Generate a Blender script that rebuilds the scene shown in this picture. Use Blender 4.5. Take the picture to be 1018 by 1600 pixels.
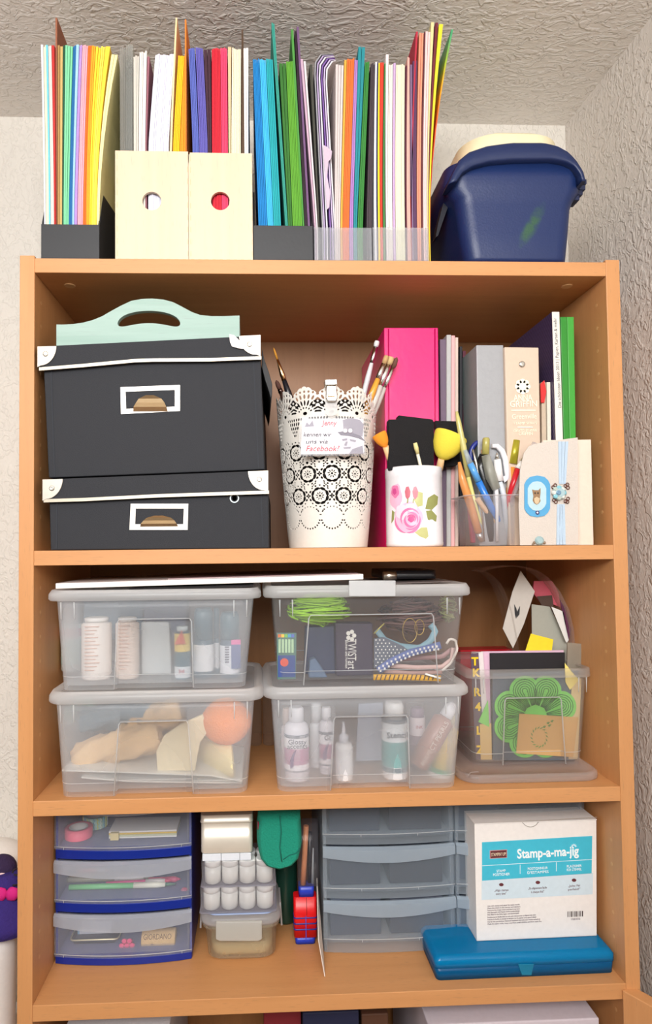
import bpy, bmesh, math, random
from mathutils import Vector, Matrix
for o in list(bpy.data.objects): bpy.data.objects.remove(o, do_unlink=True)
S = bpy.context.scene; COL = S.collection
random.seed(7)
# ---------------------------------------------------------------- camera
CAM = Vector((.307, -.824, 1.605)); YAW, TILT, ROLL, F, PX, PY = .0385, .0341, .0104, 985.7, 440.0, 824.5
_cy, _sy, _ct, _st, _cr, _sr = math.cos(YAW), math.sin(YAW), math.cos(TILT), math.sin(TILT), math.cos(ROLL), math.sin(ROLL)
_R0 = Vector((_cy, -_sy, 0)); _F0 = Vector((_sy, _cy, 0)); _Z = Vector((0, 0, 1))
FW = _F0 * _ct + _Z * _st
_U0 = -_F0 * _st + _Z * _ct
RT = _R0 * _cr - _U0 * _sr
UP = _R0 * _sr + _U0 * _cr
cd = bpy.data.cameras.new('camera'); cam = bpy.data.objects.new('camera', cd); COL.objects.link(cam); S.camera = cam
cam.matrix_world = Matrix(((RT.x, UP.x, -FW.x, CAM.x), (RT.y, UP.y, -FW.y, CAM.y), (RT.z, UP.z, -FW.z, CAM.z), (0, 0, 0, 1)))
cd.sensor_fit = 'VERTICAL'; cd.sensor_height = 24; cd.sensor_width = 24; cd.lens = F / 1600 * 24
cd.shift_x = (509 - PX) / 1600; cd.shift_y = (PY - 800) / 1600
cd.clip_start = .02; cd.clip_end = 50
# ---------------------------------------------------------------- light: overcast room light plus a window to the left
w = bpy.data.worlds.new('World'); S.world = w; w.use_nodes = True
w.node_tree.nodes['Background'].inputs[0].default_value = (.92, .96, 1, 1)
w.node_tree.nodes['Background'].inputs[1].default_value = .6
def area(name, loc, aim, sx, sy, power, col):
    l = bpy.data.lights.new(name, 'AREA'); l.shape = 'RECTANGLE'; l.size = sx; l.size_y = sy; l.energy = power; l.color = col
    o = bpy.data.objects.new(name, l); COL.objects.link(o); o.location = loc
    o.rotation_euler = (Vector(aim) - Vector(loc)).to_track_quat('-Z', 'Y').to_euler()
area('window_daylight', (.15, -1.5, 2.12), (.36, 0, 1.62), 1.0, .5, 27, (1, .985, .97))
area('side_window', (1.0, -1.25, 1.75), (.4, 0, 1.5), .12, .7, 5, (1, .98, .96))
S.view_settings.view_transform = 'Standard'; S.view_settings.look = 'None'; S.view_settings.gamma = 1
S.view_settings.use_curve_mapping = False; S.view_settings.exposure = 0.2
S.cycles.transparent_max_bounces = 32
# ---------------------------------------------------------------- pixel <-> place helpers (1018x1600 frame)
def ray(px, py): return FW + RT * ((px - PX) / F) + UP * ((PY - py) / F)
def at(px, py, Y=0.0):
    d = ray(px, py); return CAM + d * ((Y - CAM.y) / d.y)
def gnd(px, py, z):
    d = ray(px, py); return CAM + d * ((z - CAM.z) / d.z)
def XZ(px, py, Y=0.0):
    p = at(px, py, Y); return p.x, p.z
# ---------------------------------------------------------------- materials
def lin(c):
    return tuple(((v / 255) / 12.92 if v / 255 <= .04045 else ((v / 255 + .055) / 1.055) ** 2.4) for v in c) + (1,)
MC = {}
def mat(c, rough=.6, metal=0, bump=.05, scale=180, var=.05, spec=.5, alpha=0, name='m'):
    key = (tuple(c), rough, metal, bump, scale, var, spec, alpha)
    if key in MC: return MC[key]
    m = bpy.data.materials.new(name); m.use_nodes = True; nt = m.node_tree; N = nt.nodes; L = nt.links
    b = N['Principled BSDF']; out = N['Material Output']
    b.inputs['Roughness'].default_value = rough; b.inputs['Metallic'].default_value = metal
    b.inputs['Specular IOR Level'].default_value = spec
    tc = N.new('ShaderNodeTexCoord'); nz = N.new('ShaderNodeTexNoise'); nz.inputs['Scale'].default_value = scale
    L.new(tc.outputs['Object'], nz.inputs['Vector'])
    mx = N.new('ShaderNodeMix'); mx.data_type = 'RGBA'; col = lin(c)
    mx.inputs['A'].default_value = tuple(v * (1 - var) for v in col[:3]) + (1,); mx.inputs['B'].default_value = tuple(min(1, v * (1 + var)) for v in col[:3]) + (1,)
    L.new(nz.outputs['Fac'], mx.inputs['Factor']); L.new(mx.outputs['Result'], b.inputs['Base Color'])
    if bump:
        bp = N.new('ShaderNodeBump'); bp.inputs['Strength'].default_value = bump; bp.inputs['Distance'].default_value = .002
        L.new(nz.outputs['Fac'], bp.inputs['Height']); L.new(bp.outputs['Normal'], b.inputs['Normal'])
    if alpha:
        tr = N.new('ShaderNodeBsdfTransparent'); tr.inputs[0].default_value = (1, 1, 1, 1)
        ms = N.new('ShaderNodeMixShader'); fr = N.new('ShaderNodeLayerWeight'); fr.inputs['Blend'].default_value = .15
        mr = N.new('ShaderNodeMapRange'); mr.inputs['To Min'].default_value = alpha; mr.inputs['To Max'].default_value = min(1, alpha + .4)
        L.new(fr.outputs['Facing'], mr.inputs['Value']); L.new(mr.outputs['Result'], ms.inputs[0])
        tl = N.new('ShaderNodeBsdfTranslucent'); tl.inputs[0].default_value = lin(c); m3 = N.new('ShaderNodeMixShader'); m3.inputs[0].default_value = .4
        L.new(b.outputs[0], m3.inputs[1]); L.new(tl.outputs[0], m3.inputs[2])
        L.new(tr.outputs[0], ms.inputs[1]); L.new(m3.outputs[0], ms.inputs[2]); L.new(ms.outputs[0], out.inputs['Surface'])
    MC[key] = m; return m
def wood(c1, c2, axis, name, rough=.45, sc=14):
    m = bpy.data.materials.new(name); m.use_nodes = True; nt = m.node_tree; N = nt.nodes; L = nt.links; b = N['Principled BSDF']
    b.inputs['Roughness'].default_value = rough
    tc = N.new('ShaderNodeTexCoord'); mp = N.new('ShaderNodeMapping'); s = [sc * 6] * 3; s[axis] = sc * .35; mp.inputs['Scale'].default_value = s
    nz = N.new('ShaderNodeTexNoise'); nz.inputs['Scale'].default_value = 1; nz.inputs['Detail'].default_value = 5; nz.inputs['Distortion'].default_value = .4
    mp2 = N.new('ShaderNodeMapping'); s2 = [sc * 55] * 3; s2[axis] = sc * 5; mp2.inputs['Scale'].default_value = s2
    n2 = N.new('ShaderNodeTexNoise'); n2.inputs['Scale'].default_value = 1; n2.inputs['Detail'].default_value = 1
    L.new(tc.outputs['Object'], mp.inputs[0]); L.new(mp.outputs[0], nz.inputs['Vector']); L.new(tc.outputs['Object'], mp2.inputs[0]); L.new(mp2.outputs[0], n2.inputs['Vector'])
    mx = N.new('ShaderNodeMix'); mx.data_type = 'RGBA'; mx.inputs['A'].default_value = lin(c1); mx.inputs['B'].default_value = lin(c2)
    L.new(nz.outputs['Fac'], mx.inputs['Factor'])
    rp = N.new('ShaderNodeValToRGB'); rp.color_ramp.elements[0].position = .62; rp.color_ramp.elements[1].position = .78
    rp.color_ramp.elements[0].color = (0, 0, 0, 1); rp.color_ramp.elements[1].color = (1, 1, 1, 1)
    L.new(n2.outputs['Fac'], rp.inputs[0])
    m2 = N.new('ShaderNodeMix'); m2.data_type = 'RGBA'; m2.inputs['B'].default_value = tuple(v * .78 for v in lin(c1)[:3]) + (1,)
    L.new(mx.outputs['Result'], m2.inputs['A']); L.new(rp.outputs[0], m2.inputs['Factor']); L.new(m2.outputs['Result'], b.inputs['Base Color'])
    return m
def plaster(c, sc, strength, stretch=(1, 1, 1), name='plaster', rot=0):
    m = bpy.data.materials.new(name); m.use_nodes = True; nt = m.node_tree; N = nt.nodes; L = nt.links; b = N['Principled BSDF']
    b.inputs['Roughness'].default_value = .75
    tc = N.new('ShaderNodeTexCoord'); mp = N.new('ShaderNodeMapping'); mp.inputs['Scale'].default_value = stretch
    mp.inputs['Rotation'].default_value = (0, 0, rot)
    L.new(tc.outputs['Object'], mp.inputs[0])
    nz = N.new('ShaderNodeTexNoise'); nz.inputs['Scale'].default_value = sc; nz.inputs['Detail'].default_value = 2.5; nz.inputs['Distortion'].default_value = 1.6
    n2 = N.new('ShaderNodeTexNoise'); n2.inputs['Scale'].default_value = sc * 3.2; n2.inputs['Detail'].default_value = 3; n2.inputs['Distortion'].default_value = .6
    L.new(mp.outputs[0], nz.inputs['Vector']); L.new(mp.outputs[0], n2.inputs['Vector'])
    # raised, torn patches left by the trowel
    r = N.new('ShaderNodeMapRange'); r.interpolation_type = 'SMOOTHSTEP'; r.inputs['From Min'].default_value = .47; r.inputs['From Max'].default_value = .60
    L.new(nz.outputs['Fac'], r.inputs['Value'])
    ad = N.new('ShaderNodeMath'); ad.operation = 'MULTIPLY_ADD'; ad.inputs[1].default_value = .55; L.new(n2.outputs['Fac'], ad.inputs[0]); L.new(r.outputs[0], ad.inputs[2])
    bp = N.new('ShaderNodeBump'); bp.inputs['Strength'].default_value = strength; bp.inputs['Distance'].default_value = .004
    L.new(ad.outputs[0], bp.inputs['Height']); L.new(bp.outputs[0], b.inputs['Normal'])
    b.inputs['Base Color'].default_value = lin(c)
    return m
# ---------------------------------------------------------------- mesh helper
class MB:
    def __init__(s): s.v = []; s.f = []; s.sm = []
    def add(s, vs, fs, smooth=False):
        n = len(s.v); s.v += [tuple(v) for v in vs]
        for f in fs: s.f.append([i + n for i in f]); s.sm.append(smooth)
        return s
    def box(s, x0, x1, y0, y1, z0, z1):
        return s.add([(x0, y0, z0), (x1, y0, z0), (x1, y1, z0), (x0, y1, z0), (x0, y0, z1), (x1, y0, z1), (x1, y1, z1), (x0, y1, z1)],
                     [(0, 3, 2, 1), (4, 5, 6, 7), (0, 1, 5, 4), (1, 2, 6, 5), (2, 3, 7, 6), (3, 0, 4, 7)])
    def prism(s, pts, d, smooth=False):           # pts: 3D outline, d: extrusion vector
        n = len(pts); d = Vector(d); a = [Vector(p) for p in pts]
        vs = a + [p + d for p in a]
        nrm = sum(((a[i].cross(a[(i + 1) % n])) for i in range(n)), Vector())
        fl = nrm.dot(d) > 0
        f1 = list(range(n)); f2 = [i + n for i in range(n)]
        if fl: f1.reverse()
        else: f2.reverse()
        s.add(vs, [f1, f2]); k = len(s.v) - 2 * n
        for i in range(n):
            j = (i + 1) % n; q = [k + i, k + j, k + n + j, k + n + i]
            if not fl: q.reverse()
            s.f.append(q); s.sm.append(smooth)
        return s
    def loops(s, rings, cap0=True, cap1=True, smooth=True):
        n = len(rings[0]); k = len(s.v)
        for r in rings: s.v += [tuple(p) for p in r]
        for i in range(len(rings) - 1):
            for j in range(n):
                q = [k + i * n + j, k + i * n + (j + 1) % n, k + (i + 1) * n + (j + 1) % n, k + (i + 1) * n + j]
                s.f.append(q); s.sm.append(smooth)
        if cap0: s.f.append([k + j for j in reversed(range(n))]); s.sm.append(False)
        if cap1: s.f.append([k + (len(rings) - 1) * n + j for j in range(n)]); s.sm.append(False)
        return s
    def lathe(s, c, prof, n=24, cap0=True, cap1=True):     # prof [(r,z)] upwards round vertical axis through c
        return s.loops([[(c[0] + r * math.cos(2 * math.pi * j / n), c[1] + r * math.sin(2 * math.pi * j / n), c[2] + z) for j in range(n)] for r, z in prof], cap0, cap1)
    def tube(s, pts, rad, n=10, cap=True):
        pts = [Vector(p) for p in pts]; rad = rad if isinstance(rad, (list, tuple)) else [rad] * len(pts); rings = []
        t0 = (pts[1] - pts[0]).normalized(); u = t0.orthogonal().normalized()
        for i, p in enumerate(pts):
            t = (pts[min(i + 1, len(pts) - 1)] - pts[max(i - 1, 0)]).normalized()
            u = (u - t * u.dot(t)).normalized(); v = t.cross(u)
            rings.append([p + (u * math.cos(2 * math.pi * j / n) + v * math.sin(2 * math.pi * j / n)) * rad[i] for j in range(n)])
        return s.loops(rings, cap, cap)
    def rrect(s, rings, n=6, cap0=True, cap1=True, smooth=True):   # rings (cx,cy,hw,hd,r,z)
        out = []
        for cx, cy, hw, hd, r, z in rings:
            R = []
            r = min(r, hw * .99, hd * .99)
            for q, (sx, sy) in enumerate(((1, 1), (-1, 1), (-1, -1), (1, -1))):
                for k in range(n + 1):
                    a = math.pi / 2 * (q + k / n)
                    R.append((cx + sx * (hw - r) + r * math.cos(a), cy + sy * (hd - r) + r * math.sin(a), z))
            out.append(R)
        return s.loops(out, cap0, cap1, smooth)
    def ell(s, c, r, n=14, m=8, noise=0, seed=0):
        rnd = random.Random(seed); ph = [rnd.uniform(0, 6.3) for _ in range(6)]; rings = []
        for i in range(m + 1):
            a = -math.pi / 2 + math.pi * i / m; a = max(-1.555, min(1.555, a)); R = []
            for j in range(n):
                b = 2 * math.pi * j / n; k = 1 + noise * (math.sin(3 * b + ph[0] + 2 * a) * .5 + math.sin(5 * b + ph[1] - 4 * a) * .3 + math.sin(7 * a + ph[2] + b) * .4)
                R.append((c[0] + r[0] * math.cos(a) * math.cos(b) * k, c[1] + r[1] * math.cos(a) * math.sin(b) * k, c[2] + r[2] * math.sin(a) * k))
            rings.append(R)
        return s.loops(rings)
ROOT = {}
def put(o, parent=None):
    COL.objects.link(o)
    if parent is not None: o.parent = parent
    return o
def origin_of(parent):
    while parent is not None and parent.parent is not None: parent = parent.parent
    return Vector(parent.location) if parent is not None else Vector((0, 0, 0))
def build(name, mb, m, parent=None, bevel=0, seg=2, origin=None, keep=None):
    me = bpy.data.meshes.new(name)
    if parent is not None: og = origin_of(parent)
    elif origin is not None: og = Vector(origin)
    else:
        xs = [v[0] for v in mb.v]; ys = [v[1] for v in mb.v]; zs = [v[2] for v in mb.v]
        og = Vector(((min(xs) + max(xs)) / 2, (min(ys) + max(ys)) / 2, min(zs)))
    me.from_pydata([(v[0] - og.x, v[1] - og.y, v[2] - og.z) for v in mb.v], [], mb.f)
    me.polygons.foreach_set('use_smooth', mb.sm); me.update()
    bm = bmesh.new(); bm.from_mesh(me); bmesh.ops.recalc_face_normals(bm, faces=bm.faces); bm.to_mesh(me); bm.free()
    me.materials.append(m)
    o = bpy.data.objects.new(name, me); put(o, parent)
    if parent is None: o.location = og
    if bevel:
        b = o.modifiers.new('bevel', 'BEVEL'); b.width = bevel; b.segments = seg; b.limit_method = 'ANGLE'; b.angle_limit = math.radians(40)
    return o
def tag(o, label=None, cat=None, group=None, kind=None):
    if label: o['label'] = label
    if cat: o['category'] = cat
    if group: o['group'] = group
    if kind: o['kind'] = kind
    return o
def thing(name, label, cat, loc, group=None):
    o = bpy.data.objects.new(name, None); o.location = loc; o.empty_display_size = .02; COL.objects.link(o)
    return tag(o, label, cat, group)
def solo(name, mb, m, label, cat, group=None, bevel=0, kind=None):
    return tag(build(name, mb, m, None, bevel), label, cat, group, kind)
def mfb(pts_px, Y0, Y1, skew=0, zmin=None, mb=None):     # outline given at the front plane Y0, extruded back to Y1
    mb = mb or MB(); P = [at(x, y, Y0) for x, y in pts_px]
    if zmin is not None:
        for p in P: p.z = max(p.z, zmin)
    return mb.prism(P, (skew, Y1 - Y0, 0))
def rect(x0, y0, x1, y1): return [(x0, y0), (x1, y0), (x1, y1), (x0, y1)]
def text(body, m, parent, o, xd, zd, size, width=None, depth=.0002, shear=0, name='lettering', bold=0, align='CENTER', sx=1):
    c = bpy.data.curves.new('t', 'FONT'); c.body = body; c.size = size; c.align_x = align; c.align_y = 'CENTER'; c.extrude = depth; c.shear = shear; c.offset = bold
    c.resolution_u = 3
    ob = bpy.data.objects.new('t', c); COL.objects.link(ob)
    dg = bpy.context.evaluated_depsgraph_get(); me = bpy.data.meshes.new_from_object(ob.evaluated_get(dg))
    bpy.data.objects.remove(ob, do_unlink=True)
    xs = [v.co.x for v in me.vertices] or [0]; wd = max(xs) - min(xs)
    k = (width / wd) if (width and wd) else sx
    xd = Vector(xd).normalized(); zd = Vector(zd).normalized(); nd = xd.cross(zd); og = origin_of(parent)
    for v in me.vertices:
        v.co = Vector(o) - og + xd * (v.co.x * k) + zd * v.co.y + nd * v.co.z
    me.materials.clear(); me.materials.append(m); me.name = name
    ob = bpy.data.objects.new(name, me); put(ob, parent); return ob
# ---------------------------------------------------------------- common materials
BE1, BE2 = (210, 152, 100), (194, 136, 84)
m_beechX = wood(BE1, BE2, 0, 'beech_horizontal'); m_beechZ = wood(BE1, BE2, 2, 'beech_vertical')
m_beechB = wood((160, 112, 68), (142, 96, 54), 2, 'beech_back_shaded')  # same beech darkened: shade of the shelf interior put into its colour
m_birch = wood((224, 206, 180), (212, 190, 160), 2, 'birch_ply', .5, 10)
m_white = mat((236, 234, 228), .5); m_blk = mat((34, 36, 40), .6, bump=.1); m_steel = mat((226, 220, 208), .28, 1, 0); m_brass = mat((196, 168, 122), .3, 1, 0)
def clear(a=.14, c=(222, 228, 234), rough=.25): return mat(c, rough, 0, .02, 60, .03, .6, a)
m_tub = clear(.23, (240, 246, 252)); m_lid = clear(.55, (242, 244, 246), .3); m_film = clear(.05, (235, 235, 235), .12)
# ================================================================ STRUCTURE
W, DEP, T = .80, .28, .0191
Z0, Z1, Z2, Z3 = 1.9888, 1.6062, 1.288, 1.0348      # tops of the four boards in view
Z4 = .715
YW = DEP + .012
zc = at(40, 183, YW).z
cor = at(882, 188, YW); nr = ray(1018, 25); nrp = CAM + nr * ((zc - CAM.z) / nr.z)
dx, dy = nrp.x - cor.x, nrp.y - cor.y
def struct(name, mb, m): o = build(name, mb, m); o['kind'] = 'structure'; return o
struct('wall_back', MB().box(-2.2, cor.x + .05, YW, YW + .1, -.02, zc + .1), plaster((226, 221, 212), 70, .4, (1, 1, .7), 'plaster_back'))
struct('wall_front', MB().box(-5, 3, -3.1, -3.0, -.02, zc + .1), plaster((200, 190, 176), 70, .4, (1, 1, .7), 'plaster_front'))
k = 3.3 / abs(dy)
far = Vector((cor.x + dx * k, cor.y + dy * k, 0))
struct('wall_right', MB().prism([(cor.x, cor.y, -.02), (far.x, far.y, -.02), (far.x + .1, far.y, -.02), (cor.x + .1, cor.y + .1, -.02)], (0, 0, zc + .1)), plaster((216, 208, 200), 64, .45, (1, 1.1, .75), 'plaster_right'))
struct('ceiling', MB().box(-2.2, far.x + .6, -3.1, YW + .1, zc, zc + .1), plaster((240, 235, 228), 58, .55, (.6, 1.15, 1), 'plaster_ceiling', .35))
struct('floor', MB().box(-5, far.x + .6, -3.1, YW + .1, -.05, 0), wood((170, 130, 92), (150, 110, 76), 0, 'floorboards'))
# ================================================================ BOOKCASE
bc = thing('bookcase', 'tall beech veneered bookcase filling the picture, holding all the craft boxes', 'bookcase', (W / 2, DEP / 2, 0))
for x0, x1 in ((0, T), (W - T, W)):
    build('side_panel', MB().box(x0, x1, 0, DEP, 0, Z0 + .0035), m_beechZ, bc, .0008)
build('top_board', MB().box(T, W - T, 0, DEP, Z0 - T, Z0), m_beechX, bc, .0006)
for z in (Z1, Z2, Z3, Z4): build('shelf', MB().box(T, W - T, .0005, DEP - .004, z - T - (.001 if z == Z3 else 0), z), m_beechX, bc, .0006)
build('shelf', MB().box(T, W - T, .01, DEP - .004, .07, .09), m_beechX, bc, .0006)
build('kick_board', MB().box(T, W - T, .02, .035, .0, .07), m_beechX, bc)
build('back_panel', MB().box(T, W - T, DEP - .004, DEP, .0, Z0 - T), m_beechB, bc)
mb = MB()
for xs, nx in ((T, 1), (W - T, -1)):
    for yy in (.0255, .235):
        for zt, zb in ((Z0 - T, Z1), (Z1 - T, Z2), (Z2 - T, Z3), (Z3 - T, Z4)):
            z = zb + .045
            while z < zt - .03:
                c = [Vector((xs + nx * .0003, yy + .0026 * math.cos(a * math.pi / 4), z + .0026 * math.sin(a * math.pi / 4))) for a in range(8)]
                mb.prism(c, (-nx * .0002, 0, 0)); z += .032
o = build('pin_holes', mb, mat((214, 164, 112), .5), bc); o['kind'] = 'stuff'
for px, py in ((109, 446), (885, 447)):
    g = gnd(px, py, Z0 - T)
    build('fastener_cap', MB().lathe((g.x, g.y, Z0 - T - .0012), [(.0068, 0), (.0075, .0012)], 20), mat((214, 170, 120), .4), bc)
for px, py in ((374, 1585), (657, 1571)):
    g = at(px, py, .045); mb = MB().box(g.x - .014, g.x + .014, .03, .075, Z3 - T - .007, Z3 - T - .001)
    hp = build('door_catch', mb, mat((120, 122, 124), .35, .9), bc, .001)
    build('catch_roller', MB().lathe((g.x, .04, Z3 - T - .022), [(.005, 0), (.006, .002), (.006, .014)], 14), mat((60, 62, 66), .4, .5), hp)
# the two cabinet doors below, both standing open
def cab_door(hx, ang, ztop):
    dr = Vector((math.cos(ang), math.sin(ang), 0)); nr_ = Vector((-dr.y, dr.x, 0)) ; o0 = Vector((hx, -.002, 0)); wd = .385; th = .019
    def slab(a0, a1, z0, z1, t0, t1): return MB().prism([o0 + dr * a0 + nr_ * t0 + Vector((0, 0, z0)), o0 + dr * a1 + nr_ * t0 + Vector((0, 0, z0)), o0 + dr * a1 + nr_ * t1 + Vector((0, 0, z0)), o0 + dr * a0 + nr_ * t1 + Vector((0, 0, z0))], (0, 0, z1 - z0))
    d = build('door_panel', slab(.05, wd - .05, .1, ztop - .05, .004, th - .004), m_beechZ, bc)
    for a0, a1 in ((0, .05), (wd - .05, wd)): build('door_stile', slab(a0, a1, .05, ztop, 0, th), m_beechZ, d, .0012)
    for z0, z1 in ((.05, .1), (ztop - .05, ztop)): build('door_rail', slab(.05, wd - .05, z0, z1, 0, th), m_beechX, d, .0012)
zd = at(985, 1545, 0).z
cab_door(W - .0255, math.radians(-57), zd)
# ================================================================ TOP OF THE BOOKCASE
ZT = Z0 + .0004
m_bf = mat((40, 42, 46), .5, bump=.05)
def mag_file(name, label, cat, x0, x1, yb, hpx, m, deep=.235, sideh=.245, Yf=.004, holes=False, base=ZT, wallt=.002, group=None):
    """magazine file: low front, sides rising in a slope to a tall back"""
    xa = at(x0, yb, Yf).x; xb = at(x1, yb, Yf).x; h = at(x0, hpx, Yf).z - base; Yb = Yf + deep
    t = thing(name, label, cat, ((xa + xb) / 2, Yf + deep / 2, base), group)
    build('base', MB().box(xa, xb, Yf, Yb, base, base + wallt), m, t)
    build('front_panel', MB().box(xa, xb, Yf, Yf + wallt, base + wallt, base + h), m, t, .0004)
    build('rear_panel', MB().box(xa, xb, Yb - wallt, Yb, base + wallt, base + sideh), m, t)
    for x in (xa, xb - wallt):
        build('side_wall', MB().prism([(x, Yf + wallt, base + wallt), (x, Yb - wallt, base + wallt), (x, Yb - wallt, base + sideh), (x, Yf + deep * .42, base + sideh), (x, Yf + wallt, base + h)], (wallt, 0, 0)), m, t)
    return t
mag_file('magazine_file', 'black magazine file at the left end of the bookcase, full of rainbow card', 'magazine file', 64, 155, 404, 350, m_bf, sideh=.29)
mag_file('magazine_file', 'black magazine file right of the two plywood ones, holding blue and green card', 'magazine file', 396, 489, 405, 352, m_bf, sideh=.15)
m_clr = clear(.26, (214, 218, 224), .25)
mag_file('magazine_file', 'clear plastic magazine file holding curled purple and orange sheets', 'magazine file', 491, 581, 405, 355, m_clr, sideh=.11)
mag_file('magazine_file', 'clear plastic magazine file furthest right, holding white sheets and a rainbow sheet', 'magazine file', 583, 669, 405, 355, m_clr, sideh=.11)
# the two birch files turned with their hole to the front
for x0, x1, yt, cxp, lab in ((180, 294.5, 235, 237, 'birch plywood magazine file with lavender paper showing through its round hole'), (295, 395, 238, 344, 'birch plywood magazine file with red card showing through its round hole')):
    Yf = .003; wt = .004
    a = at(x0, 406, Yf).x; b = at(x1, 406, Yf).x; zt = at((x0 + x1) / 2, yt + 1, Yf).z; hc = at(cxp, 314, Yf); r = .0125
    t = thing('magazine_file', lab, 'magazine file', ((a + b) / 2, Yf + .12, ZT))
    # front with a real hole: ring of quads from circle to rectangle
    mb = MB(); n = 40; ci = []; co = []
    for k in range(n):
        an = 2 * math.pi * (k + .5) / n; c, s_ = math.cos(an), math.sin(an)
        ci.append((hc.x + r * c, hc.z + r * s_))
        L_ = min(((b - hc.x) if c > 0 else (hc.x - a)) / max(abs(c), 1e-6), ((zt - hc.z) if s_ > 0 else (hc.z - ZT)) / max(abs(s_), 1e-6))
        co.append((hc.x + L_ * c, hc.z + L_ * s_))
    for yy in (Yf, Yf + wt):
        vs = [(x, yy, z) for x, z in ci] + [(x, yy, z) for x, z in co]
        mb.add(vs, [(k, (k + 1) % n, n + (k + 1) % n, n + k) for k in range(n)])
        for cxx, czz in ((a, ZT), (b, ZT), (b, zt), (a, zt)):          # corner triangles
            d = sorted(range(n), key=lambda k: (co[k][0] - cxx) ** 2 + (co[k][1] - czz) ** 2)[:2]
            mb.add([(co[d[0]][0], yy, co[d[0]][1]), (co[d[1]][0], yy, co[d[1]][1]), (cxx, yy, czz)], [(0, 1, 2)])
    mb.add([(x, Yf, z) for x, z in ci] + [(x, Yf + wt, z) for x, z in ci], [(k, (k + 1) % n, n + (k + 1) % n, n + k) for k in range(n)], True)
    f = build('front_panel', mb, m_birch, t)
    build('base', MB().box(a, b, Yf + wt, Yf + .235, ZT, ZT + wt), m_birch, t)
    build('rear_panel', MB().box(a, b, Yf + .231, Yf + .235, ZT + wt, ZT + .22), m_birch, t)
    for x in (a, b - wt):
        build('side_wall', MB().prism([(x, Yf + wt, ZT + wt), (x, Yf + .231, ZT + wt), (x, Yf + .231, ZT + .22), (x, Yf + .17, ZT + .22), (x, Yf + .10, ZT + (zt - ZT) * 1.02), (x, Yf + wt, zt)], (wt, 0, 0)), m_birch, t)
    mb = MB()
    n = 9
    for k in range(n):                                                # finger joints along the edges
        z = ZT + (zt - ZT) * (k + .3) / n; hh = (zt - ZT) / n * .45
        for x in (a - .0002, b - wt + .0003): mb.box(x + wt * .6, x + wt * .6 + .0009, Yf - .0002, Yf, z, z + hh)
        x = a + (b - a) * (k + .3) / n; mb.box(x, x + (b - a) / n * .45, Yf - .0002, Yf, ZT, ZT + .0012)
    o = build('finger_joint', mb, mat((214, 188, 148), .6), t); o['kind'] = 'stuff'
# --- paper and card, each colour a bundle of its own
def card(base_ref, xb0, xb1, xt0, xt1, yt, c, label, yb=350, Yf=.009, deep=.2, curve=1.5, leaves=None, name='card_bundle', cat='card', rough=.75, bulge=0, backlean=1, topslant=0, alpha=0, base=None):
    base = (ZT + .0024) if base is None else base
    B0 = at(xb0, yb, Yf); B1 = at(xb1, yb, Yf); Tt = at((xt0 + xt1) / 2, yt, Yf); h = Tt.z - base
    t0 = at(xt0, yt, Yf).x; t1 = at(xt1, yt, Yf).x; zb = B0.z
    wpx = abs(xb1 - xb0); n = leaves or max(1, int(round(wpx / 2.6)))
    mb = MB(); K = 7; rnd = random.Random(int(xb0 * 17 + xt1))
    s0 = (zb - base) / h
    def X(u, s):      # u across the bundle, s 0..1 up
        xb = B0.x + (B1.x - B0.x) * u; xt = t0 + (t1 - t0) * u
        q = max(0, (s - s0) / (1 - s0))
        return xb + (xt - xb) * (q ** curve) + bulge * math.sin(math.pi * q) + (0 if s >= s0 else 0)
    for i in range(n):
        u0 = i / n + .04 / n; u1 = (i + 1) / n - .10 / n; dz = rnd.uniform(0, .0022) if n > 1 else 0; dy = rnd.uniform(0, .0018) if n > 1 else 0
        A = []; 
        for k in range(K + 1):
            s = k / K; z = base + (h - dz) * s
            bk = lambda u: X(u, 0) + (X(u, s) - X(u, 0)) * backlean; A.append([(X(u0, s), Yf + dy, z), (X(u1, s), Yf + dy, z), (bk(u1), Yf + deep, z), (bk(u0), Yf + deep, z)])
        mb.loops(A, smooth=False)
    m = mat(c, rough, bump=.03, var=.06, alpha=alpha)
    return solo(name, mb, m, label, cat)
def cc(f):    # convert crop pixels of the two close-ups to frame pixels
    return lambda v, off: off + v / 2.828
A_ = lambda v: 40 + v / 2.828
C_ = lambda v: 370 + v / 2.828
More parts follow.
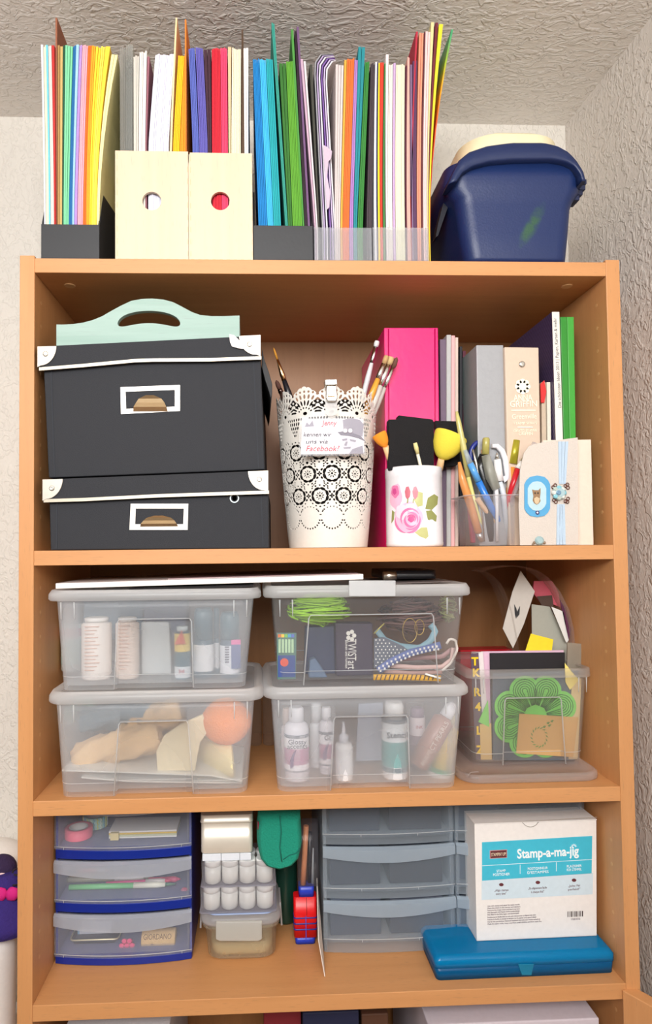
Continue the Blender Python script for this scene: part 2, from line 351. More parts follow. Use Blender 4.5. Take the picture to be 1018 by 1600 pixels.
LA = [  # bottom x0,x1, top x0,x1, top y, colour, words
 (78, 86, 67, 78, 197, (226, 222, 236), 'white sheet at the left edge of the rainbow card file'),
 (86, 100, 78, 89, 197, (226, 232, 190), 'pale lime card, second strip in the left black file'),
 (100, 108, 89, 99, 198, (110, 196, 214), 'light blue card strip near the left end of the rainbow'),
 (108, 124, 99, 114, 200, (226, 206, 200), 'pale pinkish grey card between light blue and red strips'),
 (124, 132, 114, 128, 200, (188, 44, 42), 'red card strip between the pinkish grey and the tan ones'),
 (139, 150, 141, 152, 200, (170, 130, 76), 'tan kraft card strip left of the mint green card'),
 (150, 161, 153, 165, 205, (196, 168, 104), 'golden kraft card strip touching the dark green one'),
 (161, 167, 166, 174, 200, (24, 84, 58), 'thin dark green card strip beside the mint card'),
 (167, 190, 175, 208, 197, (122, 204, 156), 'mint green card bundle in the left black file'),
 (190, 207, 209, 223, 199, (18, 98, 158), 'deep blue card strip right of the mint green bundle'),
 (207, 216, 223, 237, 197, (156, 200, 236), 'baby blue card strip right of the deep blue one'),
 (216, 230, 237, 250, 197, (176, 140, 206), 'lilac card strip left of the pink card'),
 (232, 256, 251, 275, 197, (250, 164, 178), 'pink card bundle in the middle of the rainbow'),
 (257, 273, 276, 293, 198, (238, 108, 24), 'dark orange card strip right of the pink bundle'),
 (273, 285, 293, 310, 198, (252, 164, 30), 'light orange card strip before the yellow ones'),
 (286, 300, 311, 332, 201, (250, 214, 50), 'golden yellow card strip right of the orange ones'),
 (300, 312, 334, 350, 200, (250, 226, 84), 'bright yellow card strip in the left black file'),
 (312, 320, 352, 376, 205, (248, 206, 60), 'amber yellow card strip second from the right end of the rainbow'),
 (320, 333, 378, 408, 238, (244, 234, 168), 'cream yellow card closing the rainbow in the left black file')]
for x0, x1, t0, t1, y, c, l in LA: card(0, A_(82 + (x0 - 78) * .955), A_(82 + (x1 - 78) * .955), A_(t0), A_(t1), y / 2.828, c, l, curve=1.9 if t1 > 300 else 1.3, backlean=.25)
card(0, A_(133), A_(139), A_(131), A_(140), 78 / 2.828, (150, 92, 66), 'tall brown sheet sticking up above the rainbow card', deep=.19, Yf=.012, leaves=1, name='tall_sheet')
LB = [
 (416, 440, 414, 442, 205, (210, 210, 206), 'grey clear sleeves at the left end of the first plywood file', .3),
 (441, 472, 443, 474, 190, (214, 216, 212), 'smoky clear sleeves standing next to the off white sheets', .3),
 (476, 496, 475, 500, 240, (206, 200, 190), 'thin warm grey sheets right of the smoky sleeves', 0),
 (498, 528, 502, 536, 222, (226, 222, 214), 'off white paper block left of the lavender paper', 0),
 (529, 534, 537, 548, 250, (150, 96, 108), 'dusty plum sheet leaning beside the lavender paper', 0),
 (540, 630, 572, 656, 236, (226, 226, 242), 'thick lavender white paper ream in the first plywood file', 0),
 (636, 646, 662, 670, 78, (244, 214, 164), 'tall cream sheet standing right of the lavender ream', 0),
 (650, 678, 674, 700, 240, (250, 190, 16), 'golden yellow card bundle in the first plywood file', 0),
 (680, 704, 701, 706, 240, (244, 148, 20), 'orange card behind the tall orange sheet', 0),
 (705, 711, 703, 710, 86, (240, 128, 40), 'tall orange sheet between the plywood files', 0),
 (738, 766, 719, 746, 210, (84, 98, 180), 'blue card fanned out at the left of the second plywood file', 0),
 (768, 805, 750, 783, 207, (94, 88, 172), 'violet blue card bundle in the second plywood file', 0),
 (806, 821, 785, 818, 215, (58, 26, 44), 'dark maroon card left of the red bundle', 0),
 (823, 864, 821, 859, 208, (206, 24, 48), 'bright red card bundle in the second plywood file', 0),
 (865, 893, 860, 890, 208, (232, 62, 104), 'raspberry pink card right of the red bundle', 0),
 (896, 906, 893, 910, 208, (222, 188, 146), 'beige card strip right of the raspberry one', 0),
 (908, 950, 912, 951, 210, (242, 230, 196), 'cream card bundle in the second plywood file', 0),
 (952, 966, 953, 961, 124, (84, 62, 44), 'tall dark brown sheet beside the cream bundle', 0),
 (966, 984, 962, 984, 210, (238, 236, 232), 'white board at the right end of the plywood files', 0)]
for x0, x1, t0, t1, y, c, l, a in LB:
    card(0, A_(x0), A_(x1), A_(t0), A_(t1), y / 2.828, c, l, yb=235, base=ZT + .0045, Yf=.0095 if t1 < 990 else .012, deep=.2 if y > 130 else .18, alpha=a, curve=1.1, name='tall_sheet' if y < 130 else 'card_bundle')
LC = [
 (96, 135, 70, 98, 257, (0, 122, 192), 'strong blue card bundle in the second black file'),
 (136, 162, 99, 127, 257, (56, 178, 232), 'sky blue card bundle between blue and teal'),
 (163, 196, 128, 158, 257, (18, 160, 168), 'teal card bundle right of the sky blue one'),
 (214, 226, 152, 166, 96, (44, 146, 130), 'tall sea green sheet leaning left above the green card'),
 (228, 246, 186, 216, 272, (44, 106, 34), 'dark green card bundle in the second black file'),
 (247, 290, 217, 256, 264, (88, 156, 40), 'leaf green card bundle in the second black file'),
 (291, 298, 238, 250, 130, (70, 140, 60), 'tall green sheet rising behind the leaf green card'),
 (300, 312, 254, 262, 130, (42, 24, 36), 'tall black card leaning beside the green card'),
 (313, 324, 263, 274, 118, (108, 76, 116), 'tall plum sheet between the black file and clear file'),
 (343, 350, 280, 292, 260, (190, 160, 180), 'dusty lilac sheets leaning into the clear file'),
 (351, 358, 294, 304, 270, (214, 204, 208), 'pearl grey sheets leaning into the clear file'),
 (359, 366, 320, 334, 285, (60, 60, 52), 'thin charcoal sheet beside the curled papers'),
 (432, 455, 436, 472, 282, (206, 194, 192), 'wide mushroom grey card in the first clear file'),
 (456, 466, 474, 486, 265, (216, 160, 60), 'mustard card strip in the first clear file'),
 (467, 495, 487, 520, 252, (224, 108, 42), 'burnt orange card bundle in the first clear file'),
 (496, 512, 520, 534, 262, (168, 122, 190), 'orchid card strip right of the burnt orange bundle'),
 (514, 530, 536, 568, 202, (26, 132, 142), 'tall petrol blue sheet in the first clear file'),
 (532, 556, 566, 586, 268, (46, 124, 48), 'grass green card strip at the right of the first clear file'),
 (572, 596, 592, 610, 276, (62, 52, 58), 'dark anthracite card between the two clear files'),
 (606, 617, 611, 619, 274, (226, 226, 232), 'white sheets at the left of the second clear file'),
 (618, 622, 620, 624, 276, (34, 40, 90), 'navy card line beside the yellow strip'),
 (623, 632, 625, 631, 278, (250, 216, 40), 'sunny yellow card strip in the second clear file'),
 (633, 644, 632, 650, 276, (214, 54, 30), 'tomato red card strip in the second clear file'),
 (645, 655, 651, 657, 280, (60, 120, 60), 'green card line beside the white papers'),
 (658, 668, 657, 671, 240, (226, 216, 214), 'taller white sheet left of the cream papers'),
 (669, 688, 672, 690, 278, (228, 220, 210), 'warm white paper bundle in the second clear file'),
 (689, 700, 691, 702, 278, (190, 160, 200), 'pale lilac strip among the white papers'),
 (701, 742, 703, 742, 280, (230, 226, 196), 'ivory paper block in the second clear file'),
 (745, 750, 744, 752, 290, (86, 30, 50), 'maroon line right of the ivory papers'),
 (751, 768, 753, 763, 250, (220, 168, 156), 'rose beige strip right of the maroon line'),
 (770, 780, 765, 774, 285, (122, 96, 130), 'mauve strip in the second clear file'),
 (781, 796, 776, 798, 262, (86, 50, 86), 'plum card bundle in the second clear file'),
 (769, 772, 790, 800, 140, (178, 40, 62), 'tall crimson sheet rising above the plum card'),
 (797, 814, 806, 826, 138, (228, 146, 116), 'tall salmon card in the second clear file'),
 (815, 822, 827, 832, 140, (96, 44, 50), 'tall burgundy strip right of the salmon card'),
 (823, 840, 833, 856, 138, (232, 198, 196), 'tall blush white sheets in the second clear file'),
 (841, 845, 857, 872, 98, (222, 208, 150), 'tall straw coloured sheet near the right end'),
 (845, 848, 876, 890, 100, (110, 34, 48), 'tall wine red sheet near the right end'),
 (848, 852, 892, 912, 107, (236, 218, 46), 'tall bright yellow sheet at the right end')]
for x0, x1, t0, t1, y, c, l in LC:
    tall = y < 210
    card(0, C_(x0), C_(x1), C_(t0), C_(t1), y / 2.828, c, l, curve=1.0 if t0 < 600 else 1.6, deep=.2 if not tall else .18, name='tall_sheet' if tall else 'card_bundle', yb=352)
# curled purple and grey sheets that fold over at the top
for i, (xb, xt, yt, c, l) in enumerate(((376, 342, 262, (150, 150, 156), 'grey sheet curling to the right, outermost of the curled sheets'), (383, 352, 252, (176, 158, 196), 'pale violet sheet curling over in the clear file'),
        (395, 362, 248, (226, 222, 230), 'white sheet curling over among the violet ones'), (410, 372, 244, (120, 84, 158), 'deep violet sheet curling over in the clear file'), (420, 384, 242, (196, 180, 214), 'light lilac sheet curling over, right of the deep violet'), (429, 396, 246, (236, 232, 236), 'white sheet with the widest curl in the clear file'))):
    pts = [];  Yf = .01 + i * .0008
    b = at(C_(xb), 355, Yf); m1 = at(C_(xt), (yt + 90) / 2.828, Yf); xt = 342 + i * 10; yt = 240 + i * 6; m1 = at(C_(xt), (yt + 90) / 2.828, Yf); top = at(C_(xt + 26), yt / 2.828, Yf); e = at(C_(xt + 26 + (436 - xt - 26) * .8), (yt - 3) / 2.828, Yf)
    P = [Vector((b.x, Yf, ZT + .003)), b, b * .66 + m1 * .34, b * .33 + m1 * .67, m1, m1 * .45 + top * .55 + Vector((-.0035, 0, .002)), top, e]
    mb = MB(); th = .0016
    rings = [[(p.x, Yf, p.z), (p.x + th, Yf, p.z - .0006 * (k > 4)), (p.x + th, Yf + .2, p.z - .0006 * (k > 4)), (p.x, Yf + .2, p.z)] for k, p in enumerate(P)]
    mb.loops(rings, smooth=False); solo('curled_sheet', mb, mat(c, .5), l, 'paper')
# torn pinkish wrap edge in front of the curled sheets
mb = mfb([(C_(x), y / 2.828) for x, y in ((381, 640), (400, 650), (420, 668), (416, 700), (404, 712), (398, 780), (412, 850), (408, 915), (398, 925), (392, 860), (388, 760), (384, 700))], .0065, .0078)
solo('torn_wrapper', mb, mat((196, 178, 196), .35), 'torn lilac wrapper edge hanging in front of the curled sheets', 'wrapper')
# rainbow sheet: its print runs green, yellow, orange from top to bottom
m = bpy.data.materials.new('rainbow_print'); m.use_nodes = True; N = m.node_tree.nodes; L = m.node_tree.links; b = N['Principled BSDF']; b.inputs['Roughness'].default_value = .45
tc = N.new('ShaderNodeTexCoord'); sp = N.new('ShaderNodeSeparateXYZ'); rp = N.new('ShaderNodeValToRGB'); L.new(tc.outputs['Generated'], sp.inputs[0]); L.new(sp.outputs['Z'], rp.inputs[0]); L.new(rp.outputs[0], b.inputs['Base Color'])
e = rp.color_ramp.elements; e[0].position = .35; e[0].color = lin((206, 48, 20)); e[1].position = .97; e[1].color = lin((74, 160, 110))
for p, c in ((.6, (226, 80, 20)), (.75, (232, 160, 30)), (.86, (150, 180, 50))): q = e.new(p); q.color = lin(c)
o = card(0, C_(850), C_(853), C_(946), C_(956), 130 / 2.828, (1, 2, 3), 'tall rainbow printed sheet leaning right beside the blue cooler', curve=1.7, deep=.19, Yf=.015, leaves=1, name='tall_sheet', yb=352)
o.data.materials[0] = m
o = bpy.data.objects
# --- blue cool box
ct = thing('cool_box', 'navy blue plastic cool box with cream lid at the right end of the bookcase top', 'cool box', (at(810, 404, .12).x, .135, ZT))
Yc0 = .02
def cw(x0, x1, y): a = at(x0, y, Yc0); b = at(x1, y, Yc0); return (a.x + b.x) / 2, (b.x - a.x) / 2, a.z
navy = mat((24, 44, 92), .42, bump=.12, scale=400)
N = navy.node_tree.nodes; L = navy.node_tree.links
rr = []
dpt = .115
for x0, x1, y, g, r in ((742, 884, 405, .008, .02), (735, 889, 398, .003, .028), (728, 893, 360, .001, .03), (722, 896, 316, 0, .03), (719, 900, 303, -.002, .03), (706, 909, 290, -.009, .034), (703, 912, 275, -.011, .036), (703, 912, 252, -.011, .036)):
    cx, hw, z = cw(x0, x1, y); z = max(z, ZT)
    rr.append((cx + .001, Yc0 + .003 + dpt, hw + .0035, dpt - g * .4 - .002, r * .72, z))
build('body', MB().rrect(rr, 8), navy, ct)
cx, hw, z = cw(712, 903, 250)
zt_ = at(812, 214.5, Yc0 + .03).z
build('lid', MB().rrect([(cx + .004, Yc0 + dpt + .008, hw - .012, dpt - .006, .04, z), (cx + .004, Yc0 + dpt + .008, hw - .012, dpt - .006, .04, z + .012), (cx + .005, Yc0 + dpt - .004, hw - .014, dpt - .016, .045, zt_ - .008), (cx + .006, Yc0 + dpt - .012, hw - .022, dpt - .03, .045, zt_ - .002), (cx + .006, Yc0 + dpt - .02, hw - .034, dpt - .045, .04, zt_)], 8), mat((240, 228, 190), .45), ct)['label'] = 'cream coloured lid'
# arched carrying handle lying across the front
out = [(700, 288), (706, 272), (716, 250), (733, 236), (762, 226), (800, 221), (850, 221), (872, 226), (888, 236), (900, 250), (911, 268), (915, 284)]
inn = [(908, 284), (905, 272), (896, 260), (882, 253), (860, 249), (800, 250), (765, 253), (738, 260), (722, 270), (712, 284)]
P1 = [at(x, y, Yc0 - .008) for x, y in out]; P2 = [at(x, y, Yc0 - .008) for x, y in reversed(inn)]
def resamp(P, n):
    d = [0]
    for i in range(1, len(P)): d.append(d[-1] + (P[i] - P[i - 1]).length)
    R = []
    for k in range(n):
        t_ = d[-1] * k / (n - 1); i = max(j for j in range(len(P)) if d[j] <= t_ + 1e-9); i = min(i, len(P) - 2)
        R.append(P[i].lerp(P[i + 1], (t_ - d[i]) / (d[i + 1] - d[i])))
    return R
P1 = resamp(P1, 40); P2 = resamp(P2, 40); rings = []
for p, q in zip(P1, P2):
    rings.append([p + Vector((0, .003, 0)), p + Vector((0, .03, .001)), q + Vector((0, .03, 0)), q, q.lerp(p, .1) + Vector((0, -.002, 0)), q.lerp(p, .85) + Vector((0, -.001, 0))])
build('carrying_handle', MB().loops(rings), mat((22, 40, 84), .42, bump=.1, scale=300), ct)
# hinge ratchets at the right, strap and latch at the left
mb = MB()
for k, (x, y) in enumerate(((913, 283), (911, 292), (907, 300), (902, 308))):
    p = at(x, y, Yc0 + .02); mb.box(p.x - .006, p.x + .003, p.y, p.y + .02, p.z - .004, p.z + .003)
build('hinge_ratchet', mb, mat((22, 34, 70), .5), ct, .0008)
p0 = at(697, 315, .10); 
build('side_strap', MB().prism([at(x, y, .06) for x, y in ((703, 296), (692, 318), (684, 350), (680, 371), (684, 368), (690, 350), (700, 322), (712, 306))], (0, .018, 0)), mat((16, 20, 34), .6), ct)
# dried green paint smeared on the front
gp = at(831, 352, Yc0 + .004)
N = navy.node_tree.nodes; L = navy.node_tree.links; b = N['Principled BSDF']
src = b.inputs['Base Color'].links[0].from_socket
tc = N.new('ShaderNodeTexCoord'); mp_ = N.new('ShaderNodeMapping'); og = ct.location
mp_.inputs['Location'].default_value = (-(gp.x - og.x), -(gp.y - og.y), -(gp.z - og.z)); L.new(tc.outputs['Object'], mp_.inputs[0])
rot = N.new('ShaderNodeVectorRotate'); rot.rotation_type = 'Y_AXIS'; rot.inputs['Angle'].default_value = -.5; L.new(mp_.outputs[0], rot.inputs['Vector'])
m2_ = N.new('ShaderNodeMapping'); m2_.inputs['Scale'].default_value = (75, 8, 20); L.new(rot.outputs[0], m2_.inputs[0])
gr = N.new('ShaderNodeTexGradient'); gr.gradient_type = 'SPHERICAL'; L.new(m2_.outputs[0], gr.inputs[0])
nz_ = N.new('ShaderNodeTexNoise'); nz_.inputs['Scale'].default_value = 90; nz_.inputs['Detail'].default_value = 4; L.new(rot.outputs[0], nz_.inputs['Vector'])
mu = N.new('ShaderNodeMath'); mu.operation = 'MULTIPLY'; L.new(gr.outputs['Fac'], mu.inputs[0]); L.new(nz_.outputs['Fac'], mu.inputs[1])
mr_ = N.new('ShaderNodeMapRange'); mr_.inputs['From Min'].default_value = .12; mr_.inputs['From Max'].default_value = .4; mr_.inputs['To Max'].default_value = .7; L.new(mu.outputs[0], mr_.inputs['Value'])
mg = N.new('ShaderNodeMix'); mg.data_type = 'RGBA'; mg.inputs['B'].default_value = lin((52, 96, 50)); L.new(src, mg.inputs['A']); L.new(mr_.outputs[0], mg.inputs['Factor']); L.new(mg.outputs['Result'], b.inputs['Base Color'])
# ================================================================ FIRST SHELF
ZA = Z1 + .0004
m_arch = mat((35, 37, 43), .75, bump=.25, scale=900, var=.12); m_archs = mat((78, 82, 90), .75, bump=.25, scale=900)
def hexa(q0, Y0, Y1, dx=0, mb=None): return mfb(q0, Y0, Y1, dx, None, mb)
def archive_box(lab, body, lid, frame, mets, Y, dep, trimy, tongue):
    c = at((body[0][0] + body[1][0]) / 2, body[2][1], Y)
    t = thing('archive_box', lab, 'storage box', (c.x, Y + dep / 2, min(at(*body[2], Y).z, at(*body[3], Y).z)))
    # body as four thin-walled boards and a base
    B = [at(x, y, Y) for x, y in body]                       # tl,tr,br,bl
    for p in B: p.z = max(p.z, ZA)
    build('body', MB().prism(B, (.008, dep, 0)), m_arch, t, .0012)
    for side in (0, 1):                                       # folded corner flaps visible at both ends of the front
        tp, bt = (B[0], B[3]) if side == 0 else (B[1], B[2]); s = 1 if side == 0 else -1
        build('corner_fold', MB().prism([tp + Vector((s * .009, -.0006, -.001)), tp + Vector((s * .0105, -.0006, -.001)), bt + Vector((s * .0085, -.0006, .002)), bt + Vector((s * .007, -.0006, .002))], (0, .001, 0)), mat((44, 47, 54), .8), t)
    Lq = [at(x, y, Y - .006) for x, y in lid]
    ld = build('lid', MB().prism(Lq, (0, dep + .012, 0)), m_arch, t, .0015)
    tr = [at(x, y, Y - .0075) for x, y in trimy]
    n = len(tr)
    mb = MB().loops([[p + Vector((0, 0, 0)), p + Vector((0, .003, 0)), p + Vector((0, .003, -.0042)), p + Vector((0, 0, -.0042))] for p in tr], smooth=False)
    build('metal_edge_trim', mb, mat((178, 170, 154), .4, .6), ld)
    for pts, rv in mets:
        mp = build('metal_corner', MB().prism([at(x, y, Y - .0078) for x, y in pts], (0, .0014, 0)), mat((180, 173, 162), .4, .7, 0), ld, .0004)
        r = at(rv[0], rv[1], Y - .0078)
        build('rivet', MB().loops([[(r.x + q * math.cos(a * math.pi / 6), r.y - d, r.z + q * math.sin(a * math.pi / 6)) for a in range(12)] for q, d in ((.0036, 0), (.0032, .0008), (.0018, .001), (.0014, .0005))]), mat((190, 186, 176), .3, .8, 0), ld)
    # label holder frame with a half-round finger tongue
    fr = [at(x, y, Y - .0012) for x, y in frame[0]]; fi = [at(x, y, Y - .0012) for x, y in frame[1]]
    mb = MB()
    for d in (0, .0014):
        vs = [p + Vector((0, d, 0)) for p in fr + fi]; mb.add(vs, [(k, (k + 1) % 4, 4 + (k + 1) % 4, 4 + k) for k in range(4)])
    for L_ in (fr, fi): mb.add([p for p in L_] + [p + Vector((0, .0014, 0)) for p in L_], [(k, (k + 1) % 4, 4 + (k + 1) % 4, 4 + k) for k in range(4)])
    fo = build('label_frame', mb, mat((190, 186, 180), .4, .6, 0), t)
    (tx0, tx1, ty0, ty1) = tongue
    pts = []
    for k in range(13):
        a = math.pi * k / 12; pts.append(((tx0 + tx1) / 2 - (tx1 - tx0) / 2 * math.cos(a) * (1 - .1 * math.sin(a)), ty1 - (ty1 - ty0) * min(1, 1.15 * math.sin(a))))
    P = [at(x, y, Y - .0012) for x, y in pts]; zb = P[0].z; zt = max(p.z for p in P)
    rings = []
    for f_, dy in ((0, -.0015), (.25, -.006), (.55, -.0035), (.8, -.0045), (1, -.0065)):
        zc_ = zb + (zt - zb) * f_
        # half width at this height
        hw = max([abs(p.x - (P[0].x + P[-1].x) / 2) for p in P if p.z >= zc_ - 1e-5] or [0])
        cxm = (P[0].x + P[-1].x) / 2; rings.append([(cxm - hw, Y + dy, zc_), (cxm + hw, Y + dy, zc_), (cxm + hw, Y + dy + .0007, zc_), (cxm - hw, Y + dy + .0007, zc_)])
    build('finger_tongue', MB().loops(rings, smooth=False), mat((206, 180, 140), .25, .8, 0), fo)
    return t
def cornerpts(x0, y0, x1, y1, right=False, roll=0):     # quarter-round metal corner: outer box corner, concave cut inside
    pts = [(x0, y0), (x1, y0)]
    for k in range(0, 9):
        a = math.pi / 2 * k / 8; pts.append((x1 - (x1 - x0) * .78 * math.sin(a) ** 1.3, y0 + (y1 - y0) * (1 - .86 * math.cos(a) ** 1.0) + 0))
    pts[1:] = [(x1, y0)] + [(x1 - (x1 - x0) * .85 * (1 - math.cos(math.pi / 2 * k / 8)), y0 + (y1 - y0) * .95 * math.sin(math.pi / 2 * k / 8)) for k in range(9)]
    return pts + [(x0 + (0), y1)]
def corner(xo, yt, xi, yb, slope):   # xo outer x, xi inner x
    pts = [(xo, yt)]
    for k in range(10):
        a = math.pi / 2 * k / 9
        pts.append((xi + (xo - xi) * .82 * (1 - math.cos(a)), yt + (yb - yt) * .92 * math.sin(a)))
    pts.append((xo, yb))
    return [(x, y + slope * (x - xo)) for x, y in pts]
low = archive_box('lower, flatter charcoal archive box standing on the first shelf', [(77, 780), (419, 766), (420, 859.5), (79, 859.5)],
    [(66, 749), (417, 735), (420, 770), (68, 783)], [[(204, 787), (294, 787), (293, 828), (202, 828)], [(212, 794.5), (287, 794.5), (286, 819), (211, 819)]],
    [(corner(66, 749, 98, 783, -.03), (81, 763)), (corner(419, 735, 387, 769, -.035), (405, 749))], .004, .26,
    [(68, 780), (130, 778), (250, 772), (340, 769), (420, 766.5)], (219, 278, 806, 823))
build('blue_ring_sticker', MB().loops([[(p.x + r * math.cos(a * math.pi / 8), p.y, p.z + r * math.sin(a * math.pi / 8)) for a in range(16)] for p in (at(366, 778.5, .0025),) for r in (.0062, .0046)], False, False), mat((200, 215, 222), .4), low)
build('sticker_dot', MB().loops([[(p.x + r * math.cos(a * math.pi / 8), p.y, p.z + r * math.sin(a * math.pi / 8)) for a in range(16)] for p in (at(366, 778.5, .0025),) for r in (.003, .0001)]), mat((170, 200, 214), .4), low)
up = archive_box('upper, taller charcoal archive box with a tilted lid, stacked on the flatter one', [(68, 572), (407, 558), (413, 733.5), (76, 746.5)],
    [(58, 541), (404, 524), (408, 558), (61, 574)], [[(188, 605), (281, 601.5), (281, 642), (189, 647)], [(196, 612), (273, 609), (273, 635.5), (197, 639)]],
    [(corner(58, 541, 88, 574, -.02), (71, 553)), (corner(407, 523, 373, 557, -.045), (389.5, 538))], .004, .26,
    [(61, 574), (130, 568.5), (210, 561), (240, 560), (330, 559.5), (408, 556.5)], (208, 262, 619, 643))
# white torn tape scrap beside the right corner and the lid flap hanging at the right
build('torn_tape', mfb([(358, 522), (366, 524), (376, 534), (380, 545), (372, 544), (362, 541), (359, 534)], -.0052, -.0035), mat((236, 232, 232), .6), up)
build('lid_flap', mfb([(409, 545), (413, 562), (420, 582), (425, 600), (425, 614), (423, 624), (420, 612), (414, 594), (409, 574)], .012, .2), mat((22, 22, 26), .6), up, .0005)
# mint wooden tray on the archive box
ty = .012; zlid = at(230, 531, -.002).z + .0008
tr = thing('wooden_tray', 'mint green washed wooden tray with cut-out handle lying on the archive boxes', 'tray', (at(230, 530, ty).x, .12, at(230, 530, ty).z))
top = [(88, 507), (100, 507), (120, 506), (140, 502), (158, 495), (175, 485), (190, 477), (205, 470), (222, 467), (238, 466.5), (255, 468), (270, 472), (284, 479), (298, 487), (312, 492), (325, 494), (350, 494), (373, 493)]
bot = [(375, 532), (89, 544)]
hole = []
for k in range(11): a = k / 10; hole.append((187 + 93 * a, 512 - 27 * math.sin(math.pi * (.12 + .76 * a)) ** 1.0 + (6 if k in (0, 10) else 0) - 0))
holeB = []
for k in range(9): a = k / 8; holeB.append((280 - 93 * a - (0), 511 - 8 * math.sin(math.pi * a) + 2))
# build the board as two strips: above the hole and below the hole, plus both ends
def interp(P, x):
    for i in range(len(P) - 1):
        if P[i][0] <= x <= P[i + 1][0]: f = (x - P[i][0]) / (P[i + 1][0] - P[i][0]); return P[i][1] + (P[i + 1][1] - P[i][1]) * f
    return P[-1][1] if x > P[-1][0] else P[0][1]
def hole_c(u): return 505.5 - 10 * (1 - (2 * u - 1) ** 2)
def hole_top(x): u = (x - 183.5) / 98; return hole_c(u) - 10 * max(0, 1 - abs(2 * u - 1) ** 6) ** .5
def hole_bot(x): u = (x - 183.5) / 98; return hole_c(u) + 9.5 * max(0, 1 - abs(2 * u - 1) ** 6) ** .5
mb = MB(); xs = [88, 100, 115, 130, 145, 160, 172, 183.5]; th = .008
xs2 = [183.5 + 98 * (.5 - .5 * math.cos(math.pi * k / 26)) for k in range(27)]; xs3 = [281.5, 290, 300, 312, 330, 350, 374]
def yb_(x): return 543 + (530.5 - 543) * (x - 88) / 286
def strip(X, fa, fb):
    R = [[at(x, fa(x), ty), at(x, fb(x), ty), at(x, fb(x), ty) + Vector((0, th, 0)), at(x, fa(x), ty) + Vector((0, th, 0))] for x in X]
    mb.loops(R, smooth=False)
ft = lambda x: interp(top, x)
strip(xs, ft, yb_); strip(xs2, ft, hole_top); strip(xs2, hole_bot, yb_); strip(xs3, ft, yb_)
m_mint = wood((172, 196, 188), (134, 166, 154), 0, 'mint_wash', .6, 9)
build('handle_board', mb, m_mint, tr)
za = at(88, 543, ty).z; zb2 = at(374, 530.5, ty).z; xa = at(90, 544, ty).x; xb = at(374, 532, ty).x
build('tray_bottom', MB().prism([(xa, ty + th, za), (xb, ty + th, zb2), (xb, ty + th, zb2 + .006), (xa, ty + th, za + .006)], (0, .2, 0)), m_mint, tr)
for x, z in ((xa, za), (xb - .006, zb2)): build('tray_side', MB().box(x, x + .006, ty + th, ty + .2, z + .006, z + .03), m_mint, tr)
# ---------------------------------------------------------------- lace pot
pc = Vector((at(512.5, 857, .095).x, .095, ZA)); 
py_ = .095
def pz(y): return at(513, y, py_ - .06).z
zr0 = ZA; zr1 = pz(604)
def pot_r(s): return .0567 + (.0742 - .0567) * s ** .85
pot = thing('lace_pot', 'tall cream metal pot punched like lace, holding paint brushes, standing beside the archive boxes', 'pot', pc)
NT = 12
holes = []
def H(cx, cy, rx, ry, rot=0): holes.append((cx, cy, rx * 1.17, ry * 1.13, math.cos(math.radians(rot)), math.sin(math.radians(rot))))
def fan(cx, cy, R, angs, rl, rw):
    for a in angs:
        t_ = math.radians(a); H(cx + R * math.sin(t_), cy - R * math.cos(t_), rw, rl, a)
cy0 = 482
H(0, cy0 - 4, 9, 8)
fan(0, cy0, 34, (-60, -36, -12, 12, 36, 60), 5, 3.2)
fan(0, cy0, 60, (-78, -62, -46, -31, -15.5, 0, 15.5, 31, 46, 62, 78), 14, 3.8)
fan(0, cy0, 92, (-62, -49, -37, -25, -12.5, 0, 12.5, 25, 37, 49, 62), 11, 4.6)
fan(0, cy0, 118, (-30, -20, -10, 0, 10, 20, 30), 5.5, 4.6)
for y, xsx, rw, rl in ((506, (60, 47, 34, 21), 4, 7), (528, (60, 48, 36), 4, 9), (550, (54, 42), 4, 8), (570, (60, 49), 3.6, 7), (588, (56,), 3.6, 6)):
    for x in xsx:
        for s in (1, -1):
            if not (x == 60 and s < 0): H(s * x, y, rw, rl, s * -12 if x < 60 else 0)
for y, off in ((680, 60), (797, 0), (913, 60)):
    H(off, y, 5, 5)
    fan(off, y, 16, range(0, 360, 40), 6, 2.2)
    fan(off, y, 39, [22 + 45 * k for k in range(8)], 6.5, 12)
    fan(off, y, 37, [45 * k for k in range(8)], 4.5, 2)
    fan(off, y, 56, [22.5 + 22.5 * k for k in range(16)], 3.2, 4.6)
    fan(off + 60, y, 9, (0, 90, 180, 270), 4.5, 3.4)
    fan(off + 60, y, 24, [30, 75, 105, 150, 210, 255, 285, 330], 7, 3.3)
fan(0, 738, 1, (0,), 6, 6)
for y, off in ((680, 60), (797, 0)):
    for sx_ in (-30, 30):
        H(off + sx_, y + 58, 3, 3.6); fan(off + sx_, y + 58, 11, (45, 135, 225, 315), 4.6, 3)
fan(0, 1030, 61, range(-72, 73, 16), 3, 2.8)

fan(0, 628, 10, (0, 70, -70), 5, 3.5)
for k in range(11): a = 180 + (-78 + 156 * k / 10); fan(0, 1030, 56, (a,), 4.6, 3.6)
fan(0, 1030, 62, (-50, -42, 42, 50), 4, 3)
def gfun(x, y):
    yt = 343 + 44 * (abs(x) / 60.5) ** 1.7 - 7 * abs(math.cos(x / 60.5 * math.pi * 2.5)) ** .7
    g = (y - yt) / 6
    for cx, cy, rx, ry, c, s in holes:
        dy = y - cy
        if abs(dy) > 16: continue
        for sh in (0, -121, 121):
            dx_ = x - cx - sh
            if abs(dx_) > 16: continue
            u = (dx_ * c + dy * s) / rx; v = (-dx_ * s + dy * c) / ry
            q = (u * u + v * v) ** .5 - 1
            if q < g: g = q
    return g
NU, NV = 60, 400; Y0_, Y1_ = 333, 1186
G = [[gfun(-60.5 + 121 * i / NU, Y0_ + (Y1_ - Y0_) * j / NV) for i in range(NU)] for j in range(NV + 1)]
TOTU = NU * NT
